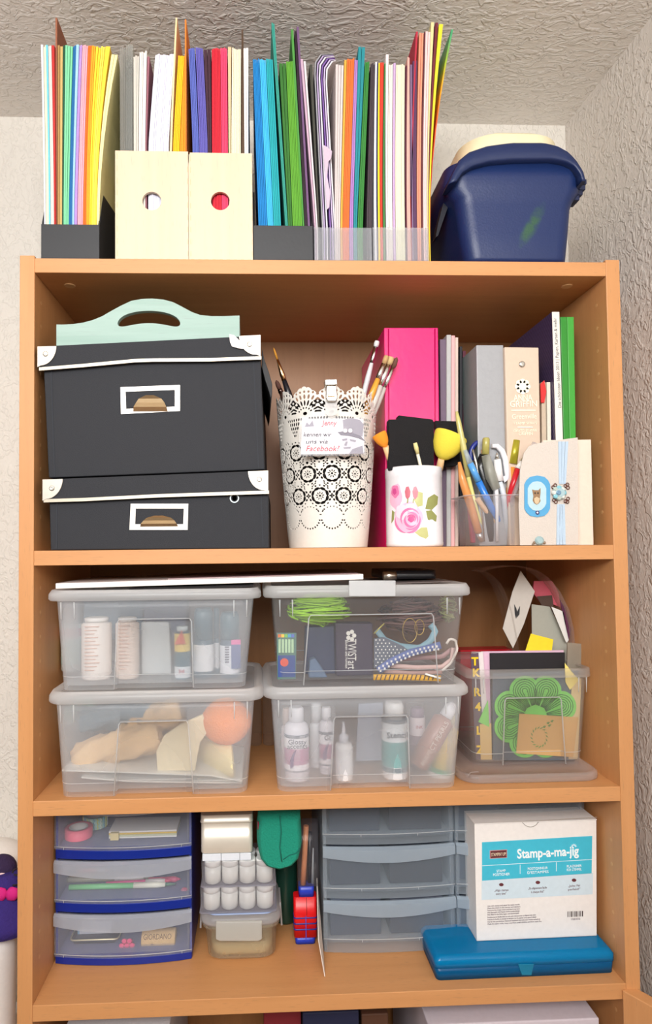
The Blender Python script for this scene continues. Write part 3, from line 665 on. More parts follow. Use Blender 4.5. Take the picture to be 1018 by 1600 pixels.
def P3(i, j):   # float grid coords
    s = 1 - j / NV; z = zr0 + (zr1 - zr0) * s * 1.0; r = pot_r(s); a = -math.pi / 2 + 2 * math.pi * (i / NU) / NT - 2 * math.pi * .5 / NT - .012
    return (pc.x + r * math.cos(a), py_ + r * math.sin(a), z)
vid = {}; pv = []; pf = []
def vtx(key, i, j):
    if key not in vid: vid[key] = len(pv); pv.append(P3(i, j))
    return vid[key]
for j in range(NV):
    r0, r1 = G[j], G[j + 1]
    for t in range(NT):
        for i in range(NU):
            I = t * NU + i; c4 = ((I, j, r0[i]), (I + 1, j, r0[(i + 1) % NU]), (I + 1, j + 1, r1[(i + 1) % NU]), (I, j + 1, r1[i]))
            ins = [c[2] > 0 for c in c4]
            if not any(ins): continue
            poly = []
            for k in range(4):
                a, b = c4[k], c4[(k + 1) % 4]
                if a[2] > 0: poly.append(vtx((a[0] % TOTU, a[1]), a[0], a[1]))
                if (a[2] > 0) != (b[2] > 0):
                    f = a[2] / (a[2] - b[2]); f = min(.98, max(.02, f)); ka = (a[0] % TOTU, a[1]); kb = (b[0] % TOTU, b[1])
                    key = (ka, kb) if ka < kb else (kb, ka)
                    poly.append(vtx(key, a[0] + (b[0] - a[0]) * f, a[1] + (b[1] - a[1]) * f))
            if len(poly) > 2: pf.append(poly)
mb = MB(); mb.v = pv; mb.f = pf; mb.sm = [True] * len(pf)
m_cream = mat((228, 224, 216), .38, bump=0)
o = build('lace_wall', mb, m_cream, pot); so = o.modifiers.new('thick', 'SOLIDIFY'); so.thickness = .0009; so.offset = -1
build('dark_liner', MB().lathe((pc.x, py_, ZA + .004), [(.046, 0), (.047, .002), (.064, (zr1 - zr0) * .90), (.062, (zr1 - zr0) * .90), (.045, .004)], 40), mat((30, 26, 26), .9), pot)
build('pot_base', MB().lathe((pc.x, py_, ZA), [(.0555, 0), (.056, .003)], 48), m_cream, pot)
# metal clip and hanging note in its sleeve
cx = at(516, 610, .02).x
yf = lambda y: py_ - pot_r(max(0, (at(513, y, .03).z - zr0) / (zr1 - zr0)))      # front surface of the pot at that height
nt = thing('hanging_note', 'handwritten note in a clear sleeve clipped to the front of the lace pot', 'note', at(520, 713, .015))
def px3(x, y, Y): return at(x, y, Y)
Yn = .012
build('sleeve', mfb([(468, 650), (570, 650.5), (572, 712), (466, 713)], Yn - .0006, Yn + .0001), clear(.12, (240, 240, 245), .12), nt)
build('paper', mfb([(472, 654), (567, 654), (569, 709), (470, 710)], Yn + .0002, Yn + .0006), mat((240, 236, 240), .7), nt)
m_ink = mat((70, 70, 80), .7); m_red = mat((206, 84, 96), .7); m_gr = mat((150, 146, 158), .7); m_lg = mat((205, 202, 212), .7)
Rx = at(560, 680, Yn) - at(480, 680, Yn); Rx.y = 0
def nt_text(s, x, y, size, wpx, m): 
    p = at(x, y, Yn - .0009); wd = (at(x + wpx, y, Yn) - at(x, y, Yn)).length; text(s, m, nt, p, Rx, (0, 0, 1), size, wd, .0001, .25)
nt_text('Jenny', 514, 661, .010, 24, m_red); nt_text('kennen wir', 495, 679, .0085, 44, m_ink); nt_text('uns via', 494, 690, .0085, 34, m_ink); nt_text('Facebook?', 503, 701, .0105, 52, m_red)
build('stamp_print', mfb(rect(474, 654, 492, 669), Yn - .0001, Yn + .0002), m_lg, nt)
build('stamp_figure', mfb([(476, 667), (479, 660), (483, 664), (488, 657), (490, 666)], Yn - .0003, Yn - .0001), m_gr, nt)
# drawing: bearded gentleman with goggles on a top hat
build('drawn_hat', mfb([(535, 656), (548, 653), (562, 656), (568, 663), (566, 682), (557, 680), (545, 678), (537, 679)], Yn - .0003, Yn + .0001), m_gr, nt)
build('drawn_brim', mfb([(527, 675), (535, 674), (552, 677), (563, 681), (571, 690), (560, 685), (545, 681), (532, 680)], Yn - .0005, Yn - .0002), mat((120, 116, 130), .7), nt)
for x in (539, 547): 
    p = at(x, 673, Yn - .0007); build('drawn_goggle', MB().loops([[(p.x + r * math.cos(a * .524), p.y - d, p.z + r * math.sin(a * .524)) for a in range(12)] for r, d in ((.0034, 0), (.0024, .0002))]), mat((226, 222, 232), .6), nt)
build('drawn_face', mfb([(532, 682), (545, 682), (560, 687), (562, 698), (552, 708), (540, 709), (533, 700)], Yn - .0002, Yn + .0001), m_lg, nt)
for pts in ([(534, 686), (542, 685), (542, 688), (535, 689)], [(546, 686), (556, 688), (555, 691), (547, 689)], [(540, 690), (543, 690), (541, 697), (537, 696)], [(536, 699), (548, 698), (547, 701), (537, 701)], [(550, 702), (566, 696), (568, 709), (545, 709)]):
    build('drawn_line', mfb(pts, Yn - .0004, Yn - .0002), m_gr, nt)
m_cl = mat((214, 208, 198), .25, .9, 0)
cl = build('clip_strap', mfb([(508, 627), (526, 627), (527, 646), (520, 650), (512, 650), (508, 646)], Yn - .002, Yn - .0008), clear(.5, (225, 225, 225), .2), nt)
c2 = build('clip_body', mfb([(510, 602), (525, 602), (527, 622), (524, 627), (512, 627), (509, 622)], .004, .0105), m_cl, nt, .0012)
build('clip_jaw', mfb([(507, 593), (526, 592), (527, 601), (508, 602)], .001, .016), m_cl, nt, .001)
build('clip_lever', mfb([(513, 606), (522, 606), (523, 620), (512, 620)], .0022, .004), m_brass, nt, .0008)
# brushes
def brush(tip, bend, basep, lab, hcol, fcol, bcol, r=.003, blen=.35, flen=.5, flat=1, Yt=.09, Yb=.1, pointed=True, rb=None):
    a = at(tip[0], tip[1], Yt); b = Vector(basep); L_ = (a - b).length; d = (a - b).normalized()
    t = thing('paint_brush', lab, 'brush', b)
    bl = (at(tip[0], tip[1], Yt) - at(bend[0], bend[1], Yt)).length * blen; fl = (at(tip[0], tip[1], Yt) - at(bend[0], bend[1], Yt)).length * flen
    f0 = a - d * (bl + fl); f1 = a - d * bl; rb = rb or r
    build('handle', MB().tube([b, b + d * (L_ * .4), f0 - d * .02, f0], [r * .6, r * 1.25, r * 1.35, r * .95]), mat(hcol, .3), t)
    build('ferrule', MB().tube([f0, f0 + d * fl * .2, f0 + d * fl * .25, f1], [r * 1.0, r * 1.0, r * 1.1, rb * .95]), mat(fcol, .2, 1, 0), t)
    build('bristles', MB().tube([f1, f1 + d * bl * .4, f1 + d * bl * .8, a], [rb * .9, rb * 1.05, rb * .8 if pointed else rb, rb * (.1 if pointed else .85)]), mat(bcol, .8, bump=.4, scale=900), t)
    return t
def inpot(dx, dy): return (pc.x + dx, py_ + dy, ZA + .012)
brush((427, 543), (460, 612), inpot(.012, 0), 'slim brush with black handle and gold ferrule, leaning left out of the lace pot', (28, 28, 34), (232, 190, 140), (190, 130, 40), .0036, .25, .45, Yt=.07, rb=.0016)
brush((431, 594), (443, 615), inpot(.02, .01), 'short brush with dark brown bristles at the far left of the lace pot', (60, 40, 34), (96, 80, 76), (84, 52, 44), .0034, .6, .3, Yt=.06)
brush((589, 533), (588, 590), inpot(-.0, .02), 'silver brush standing highest at the right of the lace pot', (226, 226, 228), (232, 232, 232), (226, 226, 226), .003, .16, .45, Yt=.088, pointed=False, rb=.0038)
brush((577, 577), (566, 612), inpot(-.02, .02), 'thin brush with small tan oval tip behind the group at the right', (190, 180, 180), (206, 200, 196), (150, 110, 80), .0017, .35, .6, Yt=.12, rb=.0026)
brush((604, 556), (582, 610), inpot(-.02, -.015), 'brush with orange yellow wooden handle and pale bristles in the lace pot', (226, 160, 60), (226, 222, 214), (196, 160, 110), .0036, .22, .42, Yt=.05, pointed=False, rb=.0036)
brush((611, 558), (590, 610), inpot(-.012, .0), 'wide flat brush with silver ferrule and blond bristles, middle of the right group', (206, 202, 196), (236, 234, 232), (206, 178, 128), .0042, .22, .6, Yt=.055, pointed=False, rb=.0048)
brush((620, 558), (594, 610), inpot(-.01, .015), 'round brush with brown pointed bristles, furthest right in the lace pot', (198, 190, 184), (228, 226, 222), (108, 72, 58), .0034, .3, .55, Yt=.06, rb=.004)
# ---------------------------------------------------------------- binders and albums
def binder(name, lab, cat, x0t, x1t, x0b, x1b, yt, Y, dep, m, skew=0, bev=.003, ytr=None, cover=None, group=None, zb=None):
    a, b, c, d = at(x0t, yt, Y), at(x1t, ytr or yt, Y), at(x1b, 855, Y), at(x0b, 855, Y); zb = zb or ZA; c.z = d.z = zb
    t = thing(name, lab, cat, ((c.x + d.x) / 2, Y + dep / 2, zb)); t_ = .0024
    build('spine', MB().prism([a, b, c, d], (0, t_, 0)), m, t, bev * .35)
    sk = Vector((skew, dep, 0)); e = Vector((0, t_, 0)); u = (b - a).normalized() * t_; 
    build('front_cover', MB().prism([a + e, a + e + u, d + e + (c - d).normalized() * t_, d + e], sk), cover or m, t, .0006)
    build('back_cover', MB().prism([b + e - u, b + e, c + e, c + e - (c - d).normalized() * t_], sk), cover or m, t, .0006)
    i = Vector((0, 0, -.006)); j = Vector((0, 0, .004))
    build('page_block', MB().prism([a + e + u * 1.3 + i, b + e - u * 1.3 + i, c + e - u * 1.3 + j, d + e + u * 1.3 + j], sk * .96), mat((232, 228, 220), .8), t)
    return t
m_pink = mat((238, 20, 116), .25, bump=.12, scale=90, spec=.6)
pb = binder('ring_binder', 'glossy hot pink ring binder standing behind the rose tin', 'binder', 600, 684, 603, 688, 512, .075, .195, m_pink, skew=0, ytr=512)
for x in (606.5, 679): build('spine_crease', MB().tube([at(x, 514, .0747), at(x + 1, 853, .0747)], .0009, 6), mat((190, 8, 86), .3), pb)
bx = at(597.5, 740, .0749)
q = MB().prism([at(603, 745, .074), at(606, 745, .074), at(606.5, 790, .074), at(603.5, 790, .074)], (0, .002, 0)); build('spine_label', q, mat((190, 180, 170), .5), pb)
def thin(name, lab, x0t, x1t, x0b, x1b, yt, Y, dep, c, cat='book', rough=.6, bev=.0006, skew=0, name2=None, zb=None, edge=None):
    a, b, c_, d = at(x0t, yt, Y), at(x1t, yt, Y), at(x1b, 854, Y), at(x0b, 854, Y); c_.z = d.z = zb or ZA
    t = thing(name, lab, cat, ((c_.x + d.x) / 2, Y + dep / 2, d.z)); k = .0012; e = Vector((0, k, 0)); u = (b - a).normalized() * min(k, (b - a).length * .3); sk = Vector((skew, dep, 0))
    m = mat(c, rough)
    build('spine', MB().prism([a, b, c_, d], (0, k, 0)), m, t, bev)
    build('cover', MB().prism([a + e, a + e + u, d + e + u, d + e], sk), edge or m, t)
    build('cover', MB().prism([b + e - u, b + e, c_ + e, c_ + e - u], sk), edge or m, t)
    build('page_block', MB().prism([a + e + u * 1.1 - Vector((0, 0, .003)), b + e - u * 1.1 - Vector((0, 0, .003)), c_ + e - u * 1.1 + Vector((0, 0, .002)), d + e + u * 1.1 + Vector((0, 0, .002))], sk * .97), mat((228, 222, 214), .8), t)
    return t
thin('album', 'slim mauve grey album right of the hot pink binder', 687, 697, 690, 697, 530, .092, .17, (110, 92, 112))
thin('album', 'slim pale grey album standing between the mauve and the pink one', 697.5, 704.5, 697.5, 704, 523, .088, .18, (186, 188, 186))
thin('album', 'slim blush pink album in the row behind the pen cup', 705, 710.5, 704.5, 710, 524, .088, .18, (232, 178, 178))
thin('album', 'slim cream beige album right of the blush pink one', 711, 715.5, 711, 716, 527, .088, .18, (216, 196, 184))
thin('album', 'narrow black album beside the cream beige one', 718, 722, 718, 723, 541, .092, .17, (22, 22, 30))
thin('album', 'narrow burgundy album left of the grey binder', 723, 727.5, 724, 729, 548, .095, .17, (84, 16, 42))
m_gb = mat((158, 160, 164), .32, bump=.25, scale=120)
binder('ring_binder', 'shiny grey plastic ring binder next to the beige binder', 'binder', 744, 786, 749, 792, 539, .035, .2, m_gb, cover=mat((112, 124, 124), .35, bump=.2))
m_ag = mat((210, 188, 168), .5, bump=.08)
ag = binder('ring_binder', 'beige binder with gilt lettering and a rosette on its spine', 'binder', 788, 841, 796, 847, 542, .028, .2, m_ag, ytr=543)
m_gilt = mat((252, 246, 226), .35, .15)
Ys = .0272
Rb = Vector((1, 0, 0)); Zb = (at(814, 560, Ys) - at(819, 690, Ys)).normalized(); Rb = Vector((Zb.z, 0, -Zb.x))
def agt(s, x, y, size, wpx): 
    p = at(x, y, Ys); text(s, m_gilt, ag, p, Rb, Zb, size, (at(x + wpx, y, Ys) - at(x, y, Ys)).length, .00012, bold=0)
agt('ANNA', 816.5, 622, .0125, 29); agt('GRIFFIN', 817.5, 631.5, .0125, 42); agt('Greenville', 818.5, 651, .010, 38); agt('STAMP SERIES', 820, 661.5, .005, 36); agt('CREATED BY ANNA', 820, 673, .006, 36); agt('GRIFFIN', 821, 678, .006, 22)
for y, x, wd in ((641, 817.5, 38), (667.5, 820, 24)): build('gilt_rule', mfb([(x - wd / 2, y - .7), (x + wd / 2, y - .7), (x + wd / 2, y + .7), (x - wd / 2, y + .7)], Ys - .0001, Ys + .0006), m_gilt, ag)
g = at(816, 604, Ys)
for k in range(8):
    a = k * math.pi / 4; c = Vector((g.x + .0068 * math.cos(a), Ys, g.z + .0068 * math.sin(a)))
    build('gilt_petal', MB().loops([[(c.x + .0042 * math.cos(b * math.pi / 6), Ys - .0002, c.z + .0042 * math.sin(b * math.pi / 6)) for b in range(12)], [(c.x + .0042 * math.cos(b * math.pi / 6), Ys + .0004, c.z + .0042 * math.sin(b * math.pi / 6)) for b in range(12)]], smooth=False), m_gilt, ag)
build('gilt_centre', MB().loops([[(g.x + .0055 * math.cos(b * math.pi / 6), Ys - d, g.z + .0055 * math.sin(b * math.pi / 6)) for b in range(12)] for d in (-.0003, .0006)], smooth=False), m_gilt, ag)
g = at(815, 569, Ys); build('snap_button', MB().loops([[(g.x + r * math.cos(b * math.pi / 8), Ys - d, g.z + r * math.sin(b * math.pi / 8)) for b in range(16)] for r, d in ((.0044, -.0003), (.0042, .001), (.003, .0016), (.0012, .0017))]), mat((206, 206, 200), .2, .9, 0), ag)
thin('notebook', 'small kraft notebook with a red tab behind the owl card', 845.5, 852, 848, 856, 597, .04, .17, (196, 178, 156))
rt = build('red_tab', mfb([(844, 600), (850, 594), (853, 612), (850, 629), (845, 629)], .0375, .0395), mat((228, 40, 40), .4), bpy.data.objects['notebook']) if 'notebook' in bpy.data.objects else None
thin('notebook', 'small off-white notebook right of the red tab', 854, 859.5, 857, 863, 597, .04, .17, (228, 220, 204))
# dark patterned cover, spine white with fine print
mp = bpy.data.materials.new('dark_stripe'); mp.use_nodes = True; N = mp.node_tree.nodes; L = mp.node_tree.links; b = N['Principled BSDF']; b.inputs['Roughness'].default_value = .4
tc = N.new('ShaderNodeTexCoord'); wv = N.new('ShaderNodeTexWave'); wv.bands_direction = 'DIAGONAL'; wv.inputs['Scale'].default_value = 90; wv.inputs['Distortion'].default_value = .6
mxx = N.new('ShaderNodeMix'); mxx.data_type = 'RGBA'; mxx.inputs['A'].default_value = lin((38, 24, 62)); mxx.inputs['B'].default_value = lin((86, 72, 108)); L.new(tc.outputs['Object'], wv.inputs['Vector']); L.new(wv.outputs['Fac'], mxx.inputs['Factor']); L.new(mxx.outputs['Result'], b.inputs['Base Color'])
tb = thin('catalogue', 'tall book with dark striped cover and printed white spine left of the green pair', 862, 873.5, 873, 884, 487, .03, .2, (232, 226, 214), edge=mp)
p = at(870.5, 567, .0298); zz = (at(868.5, 500, .03) - at(876, 640, .03)).normalized()
text('Die schönsten Ideen 2013 | Papier, Karten & mehr', m_ink, tb, p, zz, (-1, 0, 0), .0062, (at(868.5, 500, .03) - at(876, 640, .03)).length, .00008)
thin('album', 'bright green album touching the catalogue spine', 875, 885, 885, 893, 495, .035, .2, (44, 138, 42), rough=.4)
thin('album', 'bright green album nearest the right side of the bookcase', 885.5, 896, 893.5, 902, 495, .035, .2, (62, 160, 56), rough=.4)
# ---------------------------------------------------------------- rose tin
Yt = .028; rt_ = .5 * (at(694, 850, Yt).x - at(609, 850, Yt).x) * 1.0
tc_ = Vector((at(651.5, 856, Yt + rt_ * .6).x, Yt + rt_, ZA)); R_ = .5 * (at(694.5, 790, Yt + rt_).x - at(608, 790, Yt + rt_).x)
zt = at(651, 727, Yt).z
tin = thing('rose_tin', 'white round tin printed with pink roses, holding sponges, in front of the pink binder', 'tin', tc_)
m_tin = mat((240, 240, 246), .18, bump=0, spec=.7); N_ = 72
hh = zt - ZA
build('tin_wall', MB().lathe(tc_, [(R_ * .96, 0), (R_, .002), (R_, .006), (R_ * .992, .0068), (R_ * .992, hh - .014), (R_ * 1.0, hh - .0135), (R_ * 1.0, hh - .002), (R_ * .985, hh), (R_ * .96, hh - .002), (R_ * .96, .003)], N_, True, True), m_tin, tin)
Ctin = tc_
def tdecal(name, pts, m, off=.0004):      # outline in frame pixels laid on the front of the tin wall
    vs = []
    for x, y in pts:
        d = ray(x, y); ox, oy = CAM.x - Ctin.x, CAM.y - Ctin.y; Rr = R_ * .992 + off
        A = d.x * d.x + d.y * d.y; B = 2 * (ox * d.x + oy * d.y); Cc = ox * ox + oy * oy - Rr * Rr; D = B * B - 4 * A * Cc
        t_ = (-B - math.sqrt(max(D, 0))) / (2 * A); vs.append(CAM + d * t_)
    c = sum(vs, Vector()) / len(vs); o2 = Vector((c.x - Ctin.x, c.y - Ctin.y, 0)).normalized(); rad = Vector((Ctin.x, Ctin.y, c.z)) + o2 * (R_ * .992 + off)
    n = len(vs); mids = [(v + rad) / 2 for v in vs]; mids = [Vector((Ctin.x, Ctin.y, v.z)) + Vector((v.x - Ctin.x, v.y - Ctin.y, 0)).normalized() * (R_ * .992 + off) for v in mids]
    mb = MB().add(vs + mids + [rad], [(i, (i + 1) % n, n + (i + 1) % n, n + i) for i in range(n)] + [(n + i, n + (i + 1) % n, 2 * n) for i in range(n)], True)
    return build(name, mb, m, tin)
def blob(cx, cy, rx, ry, n=20, w_=.08, ph=0, rot=0):
    c, s = math.cos(rot), math.sin(rot); o = []
    for k in range(n):
        a = 2 * math.pi * k / n; q = 1 + w_ * math.sin(5 * a + ph); x, y = rx * q * math.cos(a), ry * q * math.sin(a); o.append((cx + x * c - y * s, cy + x * s + y * c))
    return o
rp1, rp2, rp3, rp4 = mat((240, 186, 212), .25), mat((226, 120, 170), .25), mat((206, 74, 140), .25), mat((248, 216, 230), .25)
lg, lgd = mat((150, 154, 92), .25), mat((190, 192, 130), .25)
for pts in ([(664, 795), (668, 778), (678, 772), (684, 776), (683, 788), (674, 797)], [(665, 798), (674, 797), (682, 806), (681, 815), (668, 812)], [(612, 797), (616, 800), (615, 812), (611, 818)]): tdecal('printed_leaf', pts, lg)
for pts in ([(646, 780), (653, 768), (660, 770), (660, 790), (652, 792)], [(647, 832), (658, 824), (667, 824), (669, 838), (665, 842), (655, 838)]): tdecal('printed_leaf', pts, lgd)
tdecal('printed_rose', blob(618, 776, 9.5, 20, ph=1), rp1); tdecal('printed_rose', blob(617, 768, 6, 10), rp2, .0006); tdecal('printed_rose', blob(616, 768, 3, 5), rp3, .0008)
for x in (636, 648): tdecal('printed_bud', [(x - 4, 768), (x - 2, 761), (x + 2, 760), (x + 5, 768), (x + 4, 776), (x, 781), (x - 3, 776)], mat((200, 106, 122), .25))
for x in (636, 645): tdecal('printed_stem', [(x, 779), (x + 2, 779), (x + 1, 786), (x - 1, 786)], lg)
tdecal('printed_rose', blob(638, 809, 22, 25, ph=2, w_=.05), rp1)
tdecal('printed_petal', blob(627, 800, 9, 12, ph=1), rp4, .0006); tdecal('printed_petal', blob(641, 793, 10, 6), rp4, .0006)
def arc(cx, cy, rx, ry, a0, a1, wd, n=12):
    o, i_ = [], []
    for k in range(n + 1):
        a = math.radians(a0 + (a1 - a0) * k / n); t_ = math.sin(math.pi * k / n) * wd / 2 + .2
        o.append((cx + (rx + t_) * math.cos(a), cy + (ry + t_) * math.sin(a))); i_.append((cx + (rx - t_) * math.cos(a), cy + (ry - t_) * math.sin(a)))
    return o + i_[::-1]
def tarc(*a, m=rp2, off=.0009):
    P = arc(*a[:7]); n = len(P) // 2
    vs = []
    for x, y in P:
        d = ray(x, y); ox, oy = CAM.x - Ctin.x, CAM.y - Ctin.y; Rr = R_ * .992 + off
        A = d.x * d.x + d.y * d.y; B = 2 * (ox * d.x + oy * d.y); Cc = ox * ox + oy * oy - Rr * Rr
        vs.append(CAM + d * ((-B - math.sqrt(max(B * B - 4 * A * Cc, 0))) / (2 * A)))
    mb = MB().add(vs, [(i, i + 1, 2 * n - 2 - i, 2 * n - 1 - i) for i in range(n - 1)], True); build('printed_petal_line', mb, m, tin)
for a in ((641, 811, 15, 16, 150, 330, 3.5), (641, 811, 15, 16, 340, 480, 3), (642, 812, 10, 11, 40, 220, 3.5), (642, 812, 10, 11, 240, 390, 3), (637, 812, 20, 21, 100, 190, 3), (637, 810, 20, 22, 20, 95, 3)): tarc(*a)
tdecal('printed_heart', blob(642, 811, 5, 5), rp3, .0009); tarc(642, 811, 6.5, 6.5, 200, 400, 2, m=rp3)
# sponges in the tin
m_foam = mat((26, 25, 28), .95, bump=.8, scale=1400, var=.3)
f1 = mfb([(607, 655), (622, 655), (622, 648.5), (676, 655), (678, 660), (678, 735), (608, 735)], .045, .062)
solo('foam_sponge', f1, m_foam, 'large black foam block standing in the rose tin', 'sponge', bevel=.0015)
f2 = mfb([(679, 657), (714, 658), (719, 722), (712, 728), (688, 728)], .066, .082)
solo('foam_sponge', f2, m_foam, 'black foam block leaning right behind the yellow dauber', 'sponge', bevel=.0015)
def dauber(lab, pts_c, ang, rx, ry, Y, c, hx, hy):
    g = at(*pts_c, Y); t = thing('sponge_dauber', lab, 'sponge', g)
    ca, sa = math.cos(ang), math.sin(ang); ax = Vector((sa, 0, ca)); ux = Vector((ca, 0, -sa)); uy = Vector((0, 1, 0)); rings = []
    for r, h in ((.05, 1), (.6, .97), (.95, .9), (1, .8), (.97, .5), (.86, .0), (.66, -.45), (.4, -.78), (.15, -.95)):
        rings.append([g + ax * (h * ry) + ux * (r * rx * math.cos(2 * math.pi * k / 28)) + uy * (r * rx * .8 * math.sin(2 * math.pi * k / 28)) for k in range(28)])
    build('sponge_head', MB().loops(rings), mat(c, .9, bump=.5, scale=1300), t)
    e = at(hx, hy, Y + .02); build('handle', MB().tube([g - ax * ry * .85, g.lerp(e, .6), e], [.0045, .005, .005], 14), mat((230, 190, 140), .5), t)
dauber('large yellow sponge dauber leaning out of the rose tin to the right', (697, 698), math.radians(24), .0235, .0205, .045, (236, 216, 70), 680, 750)
dauber('small orange sponge dauber leaning out of the rose tin to the left', (597, 688), math.radians(-28), .0105, .0115, .05, (242, 152, 40), 620, 745)
a = at(648, 692, .034); b_ = at(657, 730, .04)
bs = thing('cotton_brush', 'short pale brush standing in front of the black foam in the rose tin', 'brush', b_)
d = (b_ - a)
build('handle', MB().tube([a + d * .45, a + d, a + d * 1.3], [.0022, .0024, .0024]), mat((232, 226, 206), .4), bs)
build('bristles', MB().tube([a, a + d * .2, a + d * .45], [.0026, .0032, .0024]), mat((226, 214, 150), .8), bs)
# ---------------------------------------------------------------- pen cup
Yp = .012; a, b = at(725.5, 774, Yp), at(810, 774, Yp); c, d = at(738, 852, Yp), at(806, 852, Yp)
cx = (c.x + d.x) / 2; hb = (d.x - c.x) / 2 * 1.0; ht = (at(805, 774, Yp).x - at(731, 774, Yp).x) / 2; cxt = (a.x + b.x) / 2
zt = a.z; cyp = Yp + hb
cup = thing('pen_cup', 'clear plastic tapered pen cup crammed with pens and brushes', 'cup', (cx, cyp, ZA))
m_cup = clear(.13, (230, 228, 232), .15)
build('cup_wall', MB().rrect([(cx, cyp, hb, hb, .006, ZA), (cxt, cyp, ht, hb + .004, .007, zt), (cxt, cyp, ht - .0012, hb + .0028, .006, zt), (cx, cyp, hb - .0012, hb - .0012, .005, ZA + .002)], 5), m_cup, cup)
build('cup_rim', MB().rrect([(cxt, cyp, ht - .0002, hb + .0038, .007, zt - .0012), ((a.x + b.x) / 2, cyp, (b.x - a.x) / 2, hb + .008, .009, zt - .0006), ((a.x + b.x) / 2, cyp, (b.x - a.x) / 2, hb + .008, .009, zt + .0004), (cxt, cyp, ht - .0002, hb + .0038, .007, zt + .0004)], 5, False, False), clear(.4, (232, 230, 234), .15), cup)
def pen(lab, segs, cat='pen', name='pen', al=None):
    """segs: list of (part name, [(px,py,Y,r)...], colour, kwargs)"""
    segs = [(n_, [(p[0], p[1] - (4 if p[1] > 846 else 0), p[2], p[3]) for p in P_], c_, k_) for n_, P_, c_, k_ in segs]; x, y, Y, r = segs[-1][1][-1]; t = thing(name, lab, cat, at(x, y, Y))
    for nme, pts, col, kw in segs: build(nme, MB().tube([at(p[0], p[1], p[2]) for p in pts], [p[3] for p in pts], 12), mat(col, **kw) if not isinstance(col, bpy.types.Material) else col, t)
    return t
g_ = dict(rough=.25); met = dict(rough=.25, metal=1, bump=0)
pen('long olive yellow brush handle rising highest from the pen cup', [('handle', [(713, 643, .03, .0018), (716, 660, .03, .0035), (724, 700, .03, .0042), (731, 745, .032, .0035)], (196, 190, 120), g_), ('lower_handle', [(731, 745, .032, .003), (745, 800, .036, .0024), (760, 850, .04, .0034)], (216, 210, 130), g_)], name='brush_handle', cat='brush')
pen('orange wooden brush handle crossing the left side of the pen cup', [('handle', [(717, 722, .026, .002), (722, 750, .026, .0052), (735, 790, .028, .0056), (747, 832, .03, .005)], (214, 142, 78), g_), ('ferrule', [(747, 832, .03, .0042), (753, 850, .03, .003)], (220, 220, 220), met)], name='brush_handle', cat='brush')
pen('blue pen with clear end leaning left in the pen cup', [('clear_end', [(726, 703, .02, .0024), (734, 724, .021, .0042)], clear(.45, (210, 226, 240), .12), {}), ('barrel', [(734, 724, .021, .0042), (747, 752, .022, .0046)], (86, 156, 220), g_), ('grip', [(747, 752, .022, .0046), (768, 795, .03, .0044), (794, 850, .055, .0048)], (38, 118, 206), g_)])
pen('tan wooden stick lying across inside the pen cup', [('stick', [(745, 779, .03, .0036), (765, 806, .035, .003), (790, 848, .045, .0026)], (212, 172, 132), dict(rough=.5))], name='stick', cat='stick')
pen('large clear pen with olive cap in the middle of the pen cup', [('cap', [(759, 684, .022, .0036), (759, 686, .022, .0048), (758, 710, .022, .005)], (172, 164, 92), g_), ('barrel', [(758, 711, .022, .0055), (767, 745, .023, .0075), (775, 764, .024, .0055)], clear(.4, (206, 206, 190), .12), {}), ('refill', [(775, 764, .024, .0028), (776, 800, .026, .0022), (776, 850, .03, .002)], (226, 226, 230), g_)])
pen('black handled tool with orange collar behind the clear pen', [('collar', [(756, 703, .034, .0044), (756, 710, .034, .0044)], (226, 170, 116), g_), ('body', [(755, 711, .034, .006), (750, 730, .034, .008), (760, 765, .036, .0085), (765, 850, .04, .006)], (24, 26, 28), g_)], name='craft_tool', cat='tool')
pen('thin silver tool beside the blue scissor handle', [('shaft', [(738, 702, .03, .0012), (743, 722, .03, .0022), (748, 750, .032, .0016), (756, 850, .036, .0016)], (220, 220, 220), met)], name='craft_tool', cat='tool')
pen('white pen with silver tip standing right of the clear pen', [('tip', [(776, 707, .028, .0008), (776, 717, .028, .003)], (216, 210, 200), met), ('barrel', [(776, 718, .028, .005), (780, 752, .029, .0055)], (240, 240, 240), g_), ('lower_barrel', [(780, 753, .029, .004), (786, 772, .03, .0038), (792, 850, .04, .0034)], (206, 214, 222), g_)])
pen('gold capped pen with orange barrel at the right of the cup', [('cap', [(806, 688, .03, .0052), (800, 725, .031, .0066)], (178, 168, 50), dict(rough=.3, metal=.4)), ('barrel', [(799, 730, .032, .0052), (796, 772, .034, .0052), (790, 850, .05, .0045)], (216, 142, 66), g_)])
pen('red pen with a silver clicker beside the gold cap', [('clicker', [(820, 712, .022, .002), (815, 722, .0225, .003)], (210, 206, 196), met), ('collar', [(815, 722, .0225, .0036), (809, 733, .023, .0045)], (236, 234, 228), g_), ('barrel', [(809, 733, .023, .0046), (800, 760, .025, .0042), (796, 775, .028, .0038), (786, 848, .055, .0034)], (196, 26, 40), g_)])
pen('clear ballpoint with blue plug leaning furthest right in the cup', [('barrel', [(835, 692, .018, .0036), (822, 720, .019, .0042), (804, 768, .022, .0032), (800, 778, .025, .0028), (788, 848, .055, .0026)], clear(.35, (224, 218, 222), .12), {}), ('plug', [(829, 703, .0185, .0018), (822, 718, .019, .003)], (62, 96, 206), g_)])
sc = thing('scissors', 'scissors with dark blue and white handles in the pen cup', 'scissors', at(772, 850, .045))
def ringp(cx, cy, rx, ry, a0, a1, Y, n=14): return [at(cx + rx * math.cos(math.radians(a0 + (a1 - a0) * k / n)), cy + ry * math.sin(math.radians(a0 + (a1 - a0) * k / n)), Y) for k in range(n + 1)]
